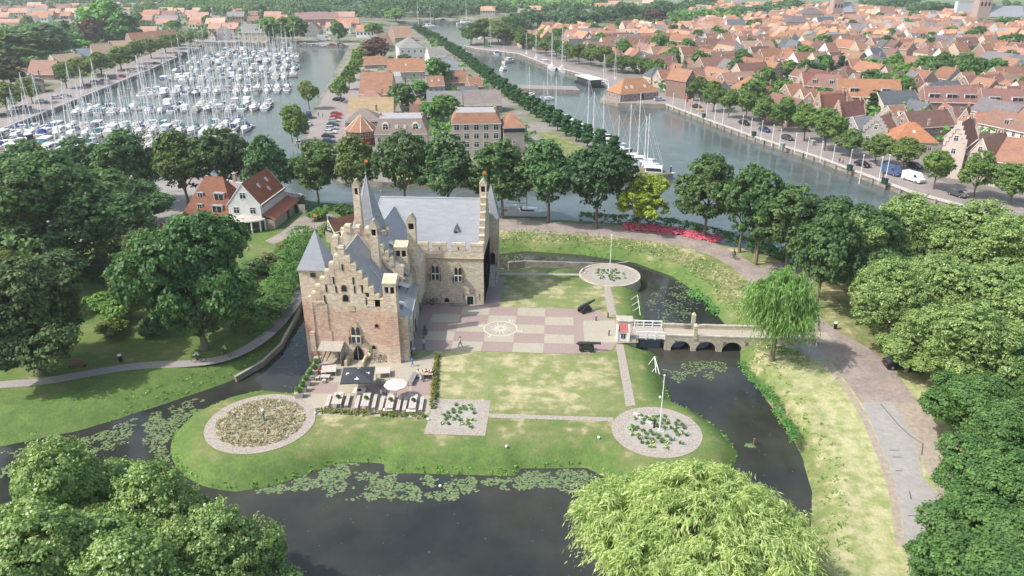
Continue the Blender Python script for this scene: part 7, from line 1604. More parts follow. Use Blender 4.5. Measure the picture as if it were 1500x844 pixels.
# ================= boats =================
def hull_mesh(L_,B_,dep,k,stern=.72,strip=None):
    m=MB(); N_=9; secs=[]
    for i in range(N_):
        t=i/(N_-1); x=-L_/2+L_*t
        hb=B_/2*(stern+(1-stern)*math.sin(min(t/.45,1)*PI/2)) if t<.45 else B_/2*max(1-((t-.45)/.55)**2.2,.02)
        sh=dep*(1+.35*max(t-.3,0)**1.5); secs.append([(x-.15*(1 if i==0 else 0),-hb,sh),(x,-hb*.92,sh*.35),(x,-hb*.55,-.25),(x,hb*.55,-.25),(x,hb*.92,sh*.35),(x,hb,sh)])
    V=[p for s in secs for p in s]; Fs=[]
    for i in range(N_-1):
        for j in range(5): Fs.append((i*6+j,i*6+j+1,(i+1)*6+j+1,(i+1)*6+j))
    m.add(V,Fs+[(0,1,2,3,4,5)],k)
    if strip:
        for sd in (0,5):
            for i in range(N_-1):
                a,b_=secs[i],secs[i+1]; s_=1.02
                p=lambda q,f: (q[sd][0],q[sd][1]*1.012,q[sd][2]*(f))
                m.add([p(a,.80),p(b_,.80),p(b_,.93),p(a,.93)],[(0,1,2,3)],strip)
    d=MB(); V=[(s[0][0],s[0][1]*.97,s[0][2]-.03) for s in secs]+[(s[5][0],s[5][1]*.97,s[5][2]-.03) for s in secs]
    d.add(V,[(i,i+1,i+1+N_,i+N_) for i in range(N_-1)],'boat_deck'); return m.mesh('hull'),d.mesh('deck')
mat('boat_deck',(.66,.64,.60),rough=.6,var=.08); cm('navy',(.03,.05,.14),rough=.4); cm('boat_blue',(.08,.35,.55)); cm('boat_red',(.4,.06,.05)); mat('mast_alu',(.70,.71,.72),rough=.4,var=.03); mat('canvas',(.9,.9,.9),var=.08,objcol=True)
HU={}
for nme,L_,B_,dep,k,st in (('w',10,3.3,1.0,'white_gloss','navy'),('w2',8.4,2.9,.9,'white_gloss',None),('n',10.5,3.4,1.05,'navy',None),('b',9,3.,1.,'boat_blue','white_paint'),('r',11,3.5,1.1,'boat_red','navy'),('c',9.5,3.3,1.2,'off_white','navy')): HU[nme]=(L_,B_,dep)+hull_mesh(L_,B_,dep,k,strip=st)
def cab(L_,B_,h,kind):
    m=MB()
    if kind=='sail':
        m.box(-L_*.08,-B_*.27,0,L_*.26,B_*.27,h,'white_gloss',taper=.18); m.box(-L_*.04,-B_*.275,h*.35,L_*.2,B_*.275,h*.7,'glass_dark',taper=.02); m.box(-L_*.36,-B_*.2,-.02,-L_*.12,B_*.2,.06,'wood_brown')
    else:
        m.box(-L_*.22,-B_*.36,0,L_*.2,B_*.36,h,'white_gloss',taper=.15); m.box(-L_*.2,-B_*.37,h*.4,L_*.17,B_*.37,h*.85,'glass_dark',taper=.1); m.box(-L_*.26,-B_*.38,h,L_*.12,B_*.38,h+.1,'white_gloss',taper=.1); m.box(-L_*.42,-B_*.3,.0,-L_*.24,B_*.3,.35,'wood_brown')
    return m.mesh('cabin')
CAB={'sail':cab(10,3.3,.62,'sail'),'motor':cab(9.5,3.3,1.35,'motor')}
def mastm(h,r_=.13):
    m=MB(); m.tube((.6,0,0),(.35,0,h),r_,r_*.7,'mast_alu',5); m.tube((.5,-1.1,h*.45),(.5,1.1,h*.45),.04,.04,'mast_alu',4); m.tube((.45,-.8,h*.72),(.45,.8,h*.72),.035,.035,'mast_alu',4); return m.mesh('mast')
def rigm(h):
    m=MB(); 
    m.tube((4.6,0,.1),(.4,0,h*.97),.05,.03,'mast_alu',3,cap=False); m.tube((-4.6,0,.1),(.35,0,h*.99),.02,.02,'mast_alu',3,cap=False)
    for s in (-1,1): m.tube((.4,s*1.4,0),(.5,s*1.1,h*.45),.02,.02,'mast_alu',3,cap=False); m.tube((.5,s*1.1,h*.45),(.36,0,h*.95),.018,.018,'mast_alu',3,cap=False)
    return m.mesh('rigging')
MAST=[mastm(13.),mastm(15.5),mastm(11.)]; RIG=[rigm(13.),rigm(15.5),rigm(11.)]
b_=MB(); b_.tube((.4,0,1.5),(-3.2,0,1.45),.16,.12,'canvas',6); BOOM=b_.mesh('boom'); b_=MB(); b_.box(-3.0,-1.05,0,-1.0,1.05,.95,'canvas',taper=.35); HOOD=b_.mesh('spray_hood'); b_=MB(); b_.box(-4.2,-1.25,.2,1.6,1.25,.9,'canvas',taper=.5); COVER=b_.mesh('tarpaulin')
BW=-1.6
def boat(x,y,rz,kind,hull,label,cov,group=None,s=1.,mast=0,z=BW,rig=True):
    e=empty('sailing_boat' if kind=='sail' else 'motor_boat',(x,y,z),rz,label,'sailing boat' if kind=='sail' else 'motor boat',group); e.scale=(s,s,1 if s<1 else s)
    L_,B_,dep,hm,dm=HU[hull]; ho=inst('hull',hm,e); inst('deck',dm,e); inst('cabin',CAB[kind],e,(0,0,dep+.02))
    if kind=='sail':
        inst('mast',MAST[mast],e,(0,0,dep)); inst('boom',BOOM,e,(0,0,dep),color=cov)
        if rig: r_=inst('rigging',RIG[mast],e,(0,0,dep)); r_['kind']='stuff'
        inst('spray_hood',HOOD,e,(0,0,dep),color=cov)
    elif rnd.random()<.5: inst('tarpaulin',COVER,e,(0,0,dep),color=cov)
    return e
COV=[(.05,.09,.28),(.04,.05,.12),(.7,.69,.66),(.7,.69,.66),(.55,.5,.42),(.05,.2,.22),(.35,.38,.42)]
CN={0:'blue covers',1:'navy covers',2:'white covers',3:'white covers',4:'beige covers',5:'teal covers',6:'grey covers'}
HN={'w':'white hull with blue stripe','w2':'small white hull','n':'navy hull','b':'blue hull','r':'red hull','c':'cream hull'}
PIERS=[((-40,222),(345,209)),((8,196),(374,186)),((112,164),(400,156)),((205,139),(428,131)),((238,119),(436,113)),((255,104),(440,101)),((275,93),(440,91)),((300,84.5),(438,83.5)),((322,77.5),(430,77))]
rnd=random.Random(5); nb=0
for pi_,(p,q) in enumerate(PIERS):
    a=Vector(G(*p,BW));b_=Vector(G(*q,BW)); L_=(b_-a).length; d=(b_-a).normalized(); nn=Vector((-d.y,d.x)); ang=math.atan2(d.y,d.x)
    e=empty('pier',((a.x+b_.x)/2,(a.y+b_.y)/2,BW),ang,'%s floating pier of the marina from the near end'%ordinal(pi_+1),'pier','marina piers')
    m=MB(); m.box(-L_/2,-.8,.2,L_/2,.8,.55,'wood_grey'); m.obj('walkway',e); 
    m=MB()
    for i in range(int(L_/10)): xx=-L_/2+5+i*10; m.cyl(xx,.9,-1,2.2,.13,.13,'wood_brown',5); m.cyl(xx,11.5,-1,2.4,.13,.13,'wood_brown',5); m.cyl(xx,-11.5,-1,2.4,.13,.13,'wood_brown',5)
    m.obj('mooring_posts',e)['kind']='stuff'
    sp=4.5 if pi_<5 else 5.6
    for sd in (-1,1):
        n=int(L_/sp); k=0
        for i in range(n):
            if rnd.random()<(.12 if pi_ else .3): continue
            c=a+d*(i+.5)*L_/n+nn*sd*6.0; 
            if sdf(np.array([[c.x,c.y]]),HARB)[0]>-3: continue
            kind='sail' if rnd.random()<.74 else 'motor'; hu=rnd.choice(['w','w','w2','w2','c','w','n','w'] if kind=='sail' else ['w2','c','w']); ci=rnd.randrange(7); k+=1; nb+=1
            if nb>272: continue
            boat(c.x,c.y,ang+PI/2*sd+(PI if rnd.random()<.45 else 0)+rnd.uniform(-.05,.05),kind,hu,'%s, %s, %s from left on %s side of %s pier'%(('sailboat' if kind=='sail' else 'motor boat'),HN[hu].split(' with')[0]+', '+CN[ci],ordinal(k),'far' if sd>0 else 'near',ordinal(pi_+1)),COV[ci],'boats moored in the marina',rnd.uniform(1.1,1.35),rnd.randrange(3),rig=pi_<5)
gh='boats moored in the right harbour'
for i,(px,py,h,hu,kd,ci,s_) in enumerate(((812,173,0,'w','sail',0,1.15),(822,180,0,'c','motor',2,1.1),(836,186,-5,'w','motor',1,1.2),(846,191,-5,'w2','motor',5,1.1),(858,197,-8,'w','sail',2,1.25),(866,203,-8,'r','sail',0,1.35),(880,210,-8,'w','sail',2,1.2),(898,214,-10,'w2','motor',6,1.1),(903,222,-12,'n','sail',1,1.0),(918,234,-8,'w','sail',0,1.25),(930,239,-8,'w','sail',4,1.3),(940,245,-8,'w2','sail',2,1.3),(944,250,-8,'c','sail',6,1.2),(958,259,-10,'w','motor',2,1.25),(795,161,0,'n','sail',0,1.),(775,142,60,'w','sail',1,1.),(800,147,20,'w2','sail',6,1.),(738,103,75,'w2','sail',2,1.2),(771,82,100,'w2','sail',2,1.1),(785,89,100,'w','sail',2,1.2),(797,94,100,'w2','motor',2,1.3),(808,102,95,'w','sail',2,1.5),(823,104,95,'w','sail',4,1.5),(884,126,100,'b','sail',2,1.3),(727,80,100,'w','motor',0,1.2),(718,72,80,'n','sail',1,1.2),(704,60,80,'w','sail',2,1.3),(682,36,20,'w','sail',2,1.9),(612,42,10,'n','sail',1,1.5),(630,41,5,'w','sail',2,1.7),(745,92,60,'c','motor',2,1.2),(900,120,100,'w2','sail',2,1.))):
    x,y=G(px,py,BW); nmn=('nearest the camera' if i==13 else '')
    lm='the harbour office' if abs(px-930)<40 and py<135 else 'the pollarded trees' if py<260 and px<960 and py>150 else 'the far quay' if px>760 else 'the island tip'
    boat(x,y,R(h),kd,hu,'%s, %s, %s, %s along moorings beside %s'%('sailing boat' if kd=='sail' else 'motor boat',HN[hu].split(' with')[0],CN[ci],ordinal(i+1),lm),COV[ci],gh,s_,i%3)
x,y=G(767,316,BW); boat(x,y,R(-3),'sail','w2','white sloop with folded sail moored at the canal bank between two trees',COV[2],None,1.35,2); person(763,312,'stand','person in red and black standing on the white sloop',(.4,.06,.08),(.04,.04,.05),z=-.4,xy=(x-.6,y-1))
x,y=G(1127,377,BW); boat(x,y,R(10),'motor','n','small dark blue motor boat at the right canal bank',COV[0],None,.8)
for px,py,lb in ((212,272,'big white motor cruiser at the small square, left one'),(243,270,'white motor cruiser beside the tricolour flag'),(283,268,'white motor boat behind the second canal tree'),(25,224,'white motor cruiser at the left frame edge')):
    x,y=G(px,py,BW); boat(x,y,R(12),'motor','w',lb,COV[2],None,1.3)
# harbour finger jetty
x,y=G(972,258,BW); e=empty('jetty',(x-3,y,BW),-.1,'short wooden jetty at the end of the harbour moorings','jetty'); m=MB(); m.box(-7,-.5,.7,5,.5,.9,'wood_grey'); m.obj('walkway',e)
for xx in (-6,-2,2,5): m=MB(); m.cyl(xx,.6,-1.5,2.6 if xx==5 else 1.4,.18,.16,'wood_brown',6); m.obj('pile',e)
m=MB(); m.cyl(4.9,-.6,-1.5,3.2,.2,.2,'black_paint',6); m.cyl(4.9,-.6,3.2,3.35,.22,.2,'white_paint',6); m.obj('marker_pile',e)
# tricolour flag
x,y=G(243,282); zt=GY(243,262,y)[1]; e=empty('flag',(x,y,0),0,'Dutch tricolour flag on a slanting staff by the motor cruisers','flag'); m=MB(); m.tube((0,0,0),(1.5,0,5.6),.05,.03,'white_gloss',5); m.obj('staff',e)
for i,k in enumerate(('boat_red','white_paint','navy')): m=MB(); m.add([(1.5-.5*i,0,5.6-1.3*i*.5),(1.5-.5*(i+1),0,5.6-1.3*(i+1)*.5),(-.6-.5*(i+1),.4,4.6-1.3*(i+1)*.5),(-.6-.5*i,.4,4.6-1.3*i*.5)],[(0,1,2,3)],k); m.obj('stripe',e)
# ================= cars =================
def car_meshes(kind):
    m=MB(); g=MB(); L_,W_,H_=(4.3,1.75,1.45) if kind=='car' else (5.4,2.0,2.3)
    a=L_/2; b_=W_/2
    if kind=='car':
        prof=[(-a,.35),(a,.35),(a,.7),(a-.15,.8),(.95,.95),(-a+.25,.98),(-a,.8)]; m.xprism(prof,-b_,b_,'car_paint')
        top=[(-a+.2,.95),(.95,.93),(.25,1.42),(-1.45,1.42)]
        V=[(x,s*(b_-.06 if z<1 else b_-.28),z) for s in (-1,1) for x,z in top]; g.add(V,[(0,1,2,3),(4,5,6,7),(0,1,5,4),(1,2,6,5),(2,3,7,6),(3,0,4,7)],'glass_dark'); m.add([(-1.5,-b_+.26,1.43),(.28,-b_+.26,1.43),(.28,b_-.26,1.43),(-1.5,b_-.26,1.43),(-1.45,-b_+.24,1.35),(.3,-b_+.24,1.35),(.3,b_-.24,1.35),(-1.45,b_-.24,1.35)],[(0,1,2,3),(0,4,5,1),(1,5,6,2),(2,6,7,3),(3,7,4,0)],'car_paint')
        for s in (-1,1):
            for x0,x1 in ((-.5,.97),(-.48,-1.5)): pass
            m.add([(-.55,s*(b_-.05),.95),(-.43,s*(b_-.05),.95),(-.45,s*(b_-.25),1.38),(-.55,s*(b_-.25),1.38)],[(0,1,2,3)],'car_paint')
    else:
        m.xprism([(-a,.35),(a,.35),(a,.95),(a-.6,1.25),(a-1.35,2.15),(a-1.7,2.28),(-a+.1,2.28),(-a,2.1)],-b_,b_,'car_paint')
        g.add([(a-.62,-b_+.12,1.27),(a-.62,b_-.12,1.27),(a-1.33,b_-.2,2.12),(a-1.33,-b_+.2,2.12)],[(0,1,2,3)],'glass_dark')
        for s in (-1,1): g.add([(a-.85,s*(b_+.01),1.3),(a-1.9,s*(b_+.01),1.3),(a-1.9,s*(b_+.01),1.95),(a-1.35,s*(b_+.01),1.95)],[(0,1,2,3)],'glass_dark')
    w_=MB(); w_.tube((0,-.11,0),(0,.11,0),.33,.33,'black_paint',12); w_.tube((0,-.12,0),(0,.12,0),.19,.19,'metal_grey',8)
    h=MB(); h.box(-.04,-.16,-.08,.05,.16,.08,'white_gloss'); t_=MB(); t_.box(-.05,-.15,-.08,.04,.15,.08,'boat_red')
    return m.mesh('body'),g.mesh('windows'),w_.mesh('wheel'),h.mesh('headlight'),t_.mesh('tail_light'),L_,W_
mm=mat('car_paint',(.9,.9,.9),rough=.25,var=.02,objcol=True,spec=.6)
CARS={'car':car_meshes('car'),'van':car_meshes('van')}
CC={'black':(.02,.02,.025),'dark grey':(.07,.075,.08),'silver':(.5,.51,.53),'white':(.8,.8,.8),'red':(.5,.02,.03),'blue':(.07,.12,.24),'dark blue':(.04,.07,.17),'grey':(.25,.26,.28),'dark red':(.28,.02,.035)}
def car(px,py,rz,col,label,kind='car',group=None,s=1.05,z=.08,ctr=False):
    x,y=G(px,py); b_,g,w_,h,t_,L_,W_=CARS[kind]; e=empty('parked_car' if kind=='car' else 'parked_van',(x,y,z),rz,label,'car' if kind=='car' else 'van',group); e.scale=(s,)*3
    inst('body',b_,e,color=CC[col]); inst('windows',g,e)
    for xx in (-L_*.31,L_*.31):
        for sy in (-1,1): inst('wheel',w_,e,(xx,sy*(W_/2-.08),.33))
    for sy in (-1,1): inst('headlight',h,e,(L_/2,sy*(W_/2-.3),.66)); inst('tail_light',t_,e,(-L_/2,sy*(W_/2-.3),.78))
    return e
qa=math.atan2(-.930,.368); gq='cars parked on the right quay'
for px,py,c,lb,kd in ((1021,159,'black','black car nearest the red parasols on the right quay','car'),(1090,183,'black','black car, left one of the three in mid quay','car'),(1120,193,'dark blue','dark blue car, middle one of the three in mid quay','car'),(1153,205,'dark grey','dark grey car, right one of the three in mid quay','car'),(1263,244,'black','black car left of the two vans on the quay','car'),(1305,256,'blue','blue van with windows beside the white van','van'),(1337,266,'white','white delivery van at the near end of the quay','van'),(1339,246,'black','black car under the quay trees behind the white van','car'),(1402,288,'dark grey','dark car half hidden by the light crowns','car'),(966,148,'silver','silver car in front of the harbour office','car')):
    car(px,py,qa+(.0 if 'silver car' not in lb else 1.35)+(0.05),c,lb,kd,gq,1.15)
gp_='cars in the island car park'
for px,py,c,lb,kd,a_ in ((453,173,'dark blue','dark blue van at the waterside of the car park','van',1.9),(452,184,'white','white car below the dark blue van','car',1.9),(445,195,'dark grey','dark grey car below the white one under the trees','car',1.9),(437,212,'white','white car at the waterside corner of the island','car',1.9),(493,169,'red','red car at the top of the parked row','car',.1),(492,174,'red','second red car of the parked row','car',.1),(490,179,'silver','silver car below the red ones','car',.1),(488,185,'dark grey','dark grey car in the middle of the row','car',.1),(486,190,'silver','silver grey car in the middle of the row','car',.1),(484,196,'white','pale car above the black one in the row','car',.1),(481,202,'black','black car near the lower end of the row','car',.1),(482,209,'blue','bright blue car at the lower end of the row','car',.1),(495,148,'black','black car at the bend below the row of trees','car',.05),(499,147,'dark grey','dark grey car behind the black one at the bend','car',.05)):
    car(px,py,a_,c,lb,kd,gp_,1.05)
car(1318,539,.0,'black','black car with red tail light parked at the roadside under the trees','car',None,1.1)
car(229,291,.25,'dark red','dark red car parked on the grey square','car',None,1.1); car(211,284,.35,'silver','silver car behind the dark red one on the square','car',None,1.1)
a0=math.atan2(.93,.37)
gl_='cars along the left marina road'
for i,(px,py,c) in enumerate(((8,172,'black'),(26,162,'white'),(38,160,'blue'),(62,151,'silver'),(84,145,'white'),(97,143,'dark grey'),(128,128,'black'),(140,122,'dark grey'),(148,112,'grey'),(154,120,'grey'),(167,117,'dark grey'),(178,114,'red'),(195,106,'white'),(207,102,'dark grey'),(218,98,'white'),(229,95,'dark grey'),(241,91,'white'),(262,83,'grey'),(272,80,'dark blue'),(282,75,'silver'),(296,70,'black'))):
    car(px,py,.55,c,'%s car, %s from the left frame edge on the marina road'%(c,ordinal(i+1)),'car',gl_,1.1)
for i,(px,py,c) in enumerate(((352,64,'grey'),(366,64,'white'),(380,65,'white'),(396,64,'dark grey'),(410,66,'silver'),(421,64,'white'),(434,65,'dark grey'),(448,66,'white'),(461,68,'silver'),(473,68,'white'),(487,67,'red'),(498,66,'grey'))):
    car(px,py,.3*(i%3),c,'%s car, %s from the left on the quay at the marina head'%(c,ordinal(i+1)),'car','cars at the marina head',1.2)
car(475,60,.1,'white','white lorry at the head of the marina','van',None,1.9)
# quay flagpoles
gq2='white flagpoles along the right quay'
for i,(px,py,pt) in enumerate(((985,161,137),(1003,164,138),(1012,165,145),(1022,172,145),(1034,176,152),(1046,182,155),(1058,184,160),(1086,196,170),(1099,198,174),(1114,206,178),(1130,214,184),(1141,218,190),(1163,225,196),(1181,232,202),(1201,238,208),(1219,240,213),(1244,245,220),(1258,270,228),(1286,270,231),(1296,268,228))):
    pole(px,py,pt,.13,'%s white flagpole from the far end of the right quay'%ordinal(i+1),group=gq2,z=.08)
for px,py,lb in ((1031,173,'small black quay box beside the fourth flagpole'),(1104,200,'dark green quay cabinet between the parked cars'),(1146,217,'green quay cabinet left of the grey kiosk'),(1244,250,'green cabinet at the water by the vans'),(1295,270,'second green cabinet at the water by the vans'),(1190,213,'grey kiosk box under the quay trees'),(1290,243,'pale grey box behind the blue van')):
    x,y=G(px,py); k='metal_grey' if 'grey' in lb else 'green_paint'; m=MB(); m.box(-.7,-.5,0,.7,.5,1.5,k); g=MB(); g.box(-.8,-.6,1.5,.8,.6,1.62,'black_paint' if k!='metal_grey' else 'lead_flashing'); thing([('body',m),('lid',g)],(x,y),qa,'quay_cabinet',lb,'cabinet',z=.08)
for i,(px,py) in enumerate(((1006,152),(1012,159))):
    x,y=G(px,py+2); m=MB(); m.lathe([(.5,1.2),(.35,3.4),(.05,3.8)],'boat_red',8); g=MB(); g.cyl(0,0,0,1.3,.07,.07,'wood_grey',6); thing([('cloth',m),('pole',g)],(x,y),0,'closed_parasol','%s closed red parasol on the quay terrace'%('left' if i==0 else 'right'),'parasol')
    for j in range(4):
        m=MB(); m.box(-.7,-.5,.65,.7,.5,.75,cm('table_yellow',(.6,.42,.16))); g=MB(); g.cyl(0,0,0,.65,.1,.1,'wood_grey',6); thing([('top',m),('foot',g)],(x+2+1.9*(j%2),y-2-1.8*(j//2)),.4*j,'quay_table','yellow cafe table %s beside the %s red parasol'%(('farthest','right rear','left front','nearest')[j],'left' if i==0 else 'right'),'table')
person(1234,241,'walk','person in orange walking on the right quay with a dark companion',(.75,.25,.08),(.1,.1,.12),z=.08,scale=1.1)
person(1229,240,'walk','person in black walking beside the one in orange on the quay',(.04,.04,.05),(.05,.05,.06),z=.08,scale=1.1)
person(467,172,'walk','person in black walking on the car park road',(.03,.03,.04),(.05,.05,.06),z=.08,scale=1.1)
person(473,173,'walk','person in turquoise walking beside the one in black',(.05,.4,.42),(.1,.1,.14),z=.08,scale=1.1)
person(1293,262,'stand','person in black with a bicycle near the green cabinet',(.04,.04,.05),(.06,.06,.08),z=.08,scale=1.1)
# ================= town trees, pollards =================
rnd=random.Random(21); NT=0
# pollarded trees on the promenade
line=[Vector(p) for p in L3R[::-1]]; tot=0; step=9.; k=0
acc=[0]
for a,b_ in zip(line,line[1:]): acc.append(acc[-1]+(b_-a).length)
s=22
while s<acc[-1]-40:
    i=max(j for j in range(len(acc)) if acc[j]<=s); a,b_=line[i],line[i+1]; d=(b_-a).normalized(); p=a+d*(s-acc[i])+Vector((-d.y,d.x))*(8.)
    if sdf(np.array([[p.x,p.y]]),HARB)[0]<0: p=a+d*(s-acc[i])-Vector((-d.y,d.x))*(8.)
    k+=1; tree('column%d'%(k%2),p.x,p.y,8.2*rnd.uniform(.9,1.08),4.3,'%s clipped dark green tree from the near end of the promenade row'%ordinal(k),name='pollarded_tree',group='clipped trees along the island promenade',col=(1.5,2.3,1.6)); s+=step; NT+=1
# quay trees
for i,(px,pb,pt,w_) in enumerate(((1024,148,112,32),(1045,164,118,32),(1067,173,131,28),(1092,177,133,32),(1117,183,140,34),(1145,192,141,36),(1177,207,151,40),(1207,221,158,46),(1244,230,188,36),(1281,240,196,38),(1322,250,202,48),(1367,278,220,50),(1425,290,222,56),(1479,300,235,50))):
    tpx('round%d'%(i%4),px,pb,pt,w_,'%s quay tree from the far end of the right quay'%ordinal(i+1),group='trees along the right quay',col=(1.5,1.5,1.1),name='quay_tree'); NT+=1
for i,(px,pb,pt,w_) in enumerate(((895,104,78,26),(910,107,80,28),(926,108,82,28),(944,111,84,30),(963,116,86,34),(785,78,50,24),(800,82,52,24),(815,86,58,24),(830,90,60,24),(848,94,62,26),(865,97,64,28),(880,99,66,28),(690,66,34,32),(710,64,26,36),(730,66,30,36),(748,66,34,32),(765,72,42,26))):
    tpx('round%d'%(i%4),px,pb,pt,w_,'%s tree of the far quay row, counted from the harbour office'%ordinal(i+1),group='trees along the far quay',col=(1.35,1.35,.95),name='quay_tree'); NT+=1
LST=[('round1',437,216,152,38,'feathery light tree at the water corner of the car park',(1.9,1.7,1.2)),('round2',428,208,165,26,'second feathery tree at the water corner',(1.7,1.6,1.1)),('round3',453,160,118,28,'thin brownish tree on the car park shore',(1.9,1.5,1.2)),('round0',500,150,112,26,'nearest bright tree of the island street row',(1.7,1.9,1.2))]
for i,(px,pb,pt,w_) in enumerate(((512,132,96,24),(518,118,86,22),(524,106,78,20),(529,96,70,20),(534,88,66,18),(538,80,60,18))): LST.append(('round%d'%(i%4),px,pb,pt,w_,'%s olive tree up the island street row'%ordinal(i+2),(1.9,1.8,1.1)))
LST+=[('far0',645,131,84,32,'large light tree between the orange roofs of the island',(1.3,1.5,1.)),('far1',588,162,122,36,'dark dense tree left of the green gabled house',DG),('far2',613,146,118,28,'bushy green tree right of the green gabled house',(1.1,1.5,.9)),('far3',650,182,138,50,'large green tree left of the apartment block',(1.2,1.4,1.)),('far1',628,176,150,26,'bright conical tree in front of the large garden tree',(1.1,1.7,.9)),('far0',549,92,56,48,'purple copper beech on the island',(1.5,.45,.9)),('far2',594,92,79,22,'rounded dark tree before the large white building',DG),('far3',609,90,64,20,'light tree at the corner of the large white building',(1.5,1.7,1.2)),('conifer',1276,172,128,30,'dark conical tree in front of the orange row',(1.2,1.5,1.)),('far0',1372,128,78,36,'large dark town tree right of the centre of the town',(.9,1.1,.85)),('far1',1350,126,100,30,'dark tree left of the large dark town tree',(.9,1.1,.85)),('far2',1412,124,86,38,'green town tree with white hydrangeas before it',(1.1,1.5,1.)),('far3',1458,124,85,30,'slender green town tree near the right edge',(1.2,1.5,1.)),('far0',1502,122,94,32,'green town tree cut by the right edge',(1.,1.3,.9)),('far1',1272,116,86,34,'yellow green town tree above the orange row',(1.7,1.9,.9)),('far2',1307,112,78,24,'pale yellow green tree with white trunk',(2.,2.,1.1)),('conifer',1228,116,74,20,'dark fir beside the dark timber house',(1.1,1.3,1.)),('far3',1203,114,78,26,'green tree left of the dark fir',(1.1,1.4,1.)),
('far0',150,60,-2,54,'very tall light green tree in the left suburb',(1.6,2.,1.1)),('far1',186,64,18,38,'tall green tree right of the very tall one',(1.2,1.6,1.)),('far2',140,70,26,30,'purple leaved tree under the tall green ones',(1.3,.5,.9)),('conifer',101,62,22,22,'pointed light conifer in the left suburb',(1.5,2.2,1.)),('far3',22,98,42,92,'huge dull green tree at the upper left edge',(1.1,1.2,.9)),('far0',62,88,38,66,'very dark tree right of the huge dull one',DK),('far1',8,128,84,50,'dark purple tree at the left edge',(.9,.5,.6)),('far2',40,98,68,30,'bright green tree below the dark ones',(1.4,2.1,1.)),('far3',92,82,50,44,'green tree left of the blue grey roof',(1.,1.5,.9)),('far1',115,78,58,34,'bright shrubby tree behind the tan roofs',(1.5,2.1,1.)),
('far2',400,62,24,34,'round green tree at the marina head, left',(1.3,1.5,1.)),('far3',430,62,22,40,'large round green tree at the marina head',(1.3,1.5,.9)),('far0',497,62,30,26,'green tree beside the slipway masts',(1.2,1.5,1.)),('far1',548,55,33,26,'light green tree left of the far warehouse',(1.6,1.8,1.)),('far2',580,32,12,30,'pale willow on the far shore',(1.8,2.,1.5)),('far3',636,28,17,24,'dark round tree on the far shore, left',DG),('far0',660,26,16,22,'dark round tree on the far shore, right',DG),('far1',962,36,14,32,'purple copper beech above the old town',(1.2,.45,.8))]
for i,(px,pb,pt,w_) in enumerate(((12,165,120,52),(48,152,112,30),(98,130,92,36),(122,124,84,36),(150,112,76,40),(178,103,68,36),(200,94,60,30),(222,86,56,28),(243,78,50,26),(262,72,48,24),(280,68,46,22),(298,64,46,20))): LST.append(('round%d'%(i%4),px,pb,pt,w_,'%s olive tree of the marina road row from the left'%ordinal(i+1),(1.7,1.5,1.0)))
for ky,px,pb,pt,w_,lb,c in LST: tpx(ky,px,pb,pt,w_,lb,col=c); NT+=1
# scattered town trees
k=0; tries=0
while k<165 and tries<9000:
    tries+=1; px=rnd.uniform(700,1500) if rnd.random()<.72 else rnd.uniform(0,470); py=12+150*rnd.random()**1.3
    x,y=G(px,py)
    if px<470 and (py>60 or y<330): continue
    if sdf(np.array([[x,y]]),HARB)[0]<26 or not free(x,y,-1.5): continue
    k+=1; side='right' if px>700 else 'left'; h=rnd.uniform(7,13); c=rnd.choice([(1.1,1.4,.95),(1.4,1.6,1.),(.9,1.1,.9),(1.5,1.5,1.)])
    lm_=min(lmk,key=lambda t:(t[0][0]-px)**2+((t[0][1]-py)*2)**2)[1] if side=='right' else 'the marina road'
    cnt[lm_]=cnt.get(lm_,0)+1
    tree('far%d'%rnd.randrange(4),x,y,h,h*.9,'%s garden tree among the houses near %s'%(ordinal(cnt[lm_]),lm_),group='garden trees of the town',col=c,name='garden_tree'); FOOT.append((x,y,2.5)); NT+=1
# far woods and hedges: uncountable masses
def woods(name,pts,w_,h,n,label,col,seed,leaf=2.2,crad=(2.2,4.5)):
    P=GP(pts); rng=np.random.default_rng(seed); pts=np.array(P); seg=np.linalg.norm(np.diff(pts,axis=0),axis=1); cum=np.r_[0,np.cumsum(seg)]
    t=rng.random(n)*cum[-1]; x=np.interp(t,cum,pts[:,0]); y=np.interp(t,cum,pts[:,1])
    x=x+rng.normal(size=n)*w_*.15; y=y+(rng.random(n)-.5)*w_; bump=vnoise(np.column_stack([x,y]),16,seed); z=h*(.45+.75*bump)*rng.random(n)**.45
    c=np.column_stack([x,y,z]); V,tone=leaves(c,np.tile([0,-.4,.8],(n,1)),rng.uniform(*crad,n),13,leaf,rng,.7,ctone=np.clip(.25+.6*vnoise(c[:,:2],22,seed+3)+rng.normal(0,.12,n),0,1),upb=.3)
    o=link(bpy.data.objects.new(name,fastmesh(name,V,np.arange(len(V)).reshape(-1,4),['leaf'],tone))); o.color=(*col,1); tag(o,label,kind='stuff')
W1=(.75,.95,.85); W2=(1.,1.25,.95)
woods('far_wood',[(-60,6),(200,4),(420,5),(560,6),(720,4)],320,17,3600,'dark woods behind the left suburb',W1,1)
woods('far_wood',[(420,26),(500,18),(570,24),(700,18),(760,14)],110,16,1900,'dark woods behind the far end of the harbour',W1,2)
woods('far_wood',[(200,22),(300,18),(400,20)],120,13,1300,'broken tree belt across the left suburb',W2,3)
woods('garden_wood',[(-30,66),(60,56),(110,62),(200,52)],70,10,1500,'mixed garden trees behind the marina road',W2,4,1.5,(1.6,3.2))
woods('garden_wood',[(30,108),(90,92),(150,80)],22,7,420,'shrubs between the houses of the marina road',W2,5,1.1,(1.1,2.2))
woods('far_hedge',[(745,44),(850,34),(960,24),(1040,14)],34,15,1300,'long dark avenue of trees above the old town, left part',W1,6)
woods('far_hedge',[(1060,32),(1110,26),(1165,18)],34,14,600,'long dark avenue of trees above the old town, right part',W1,7)
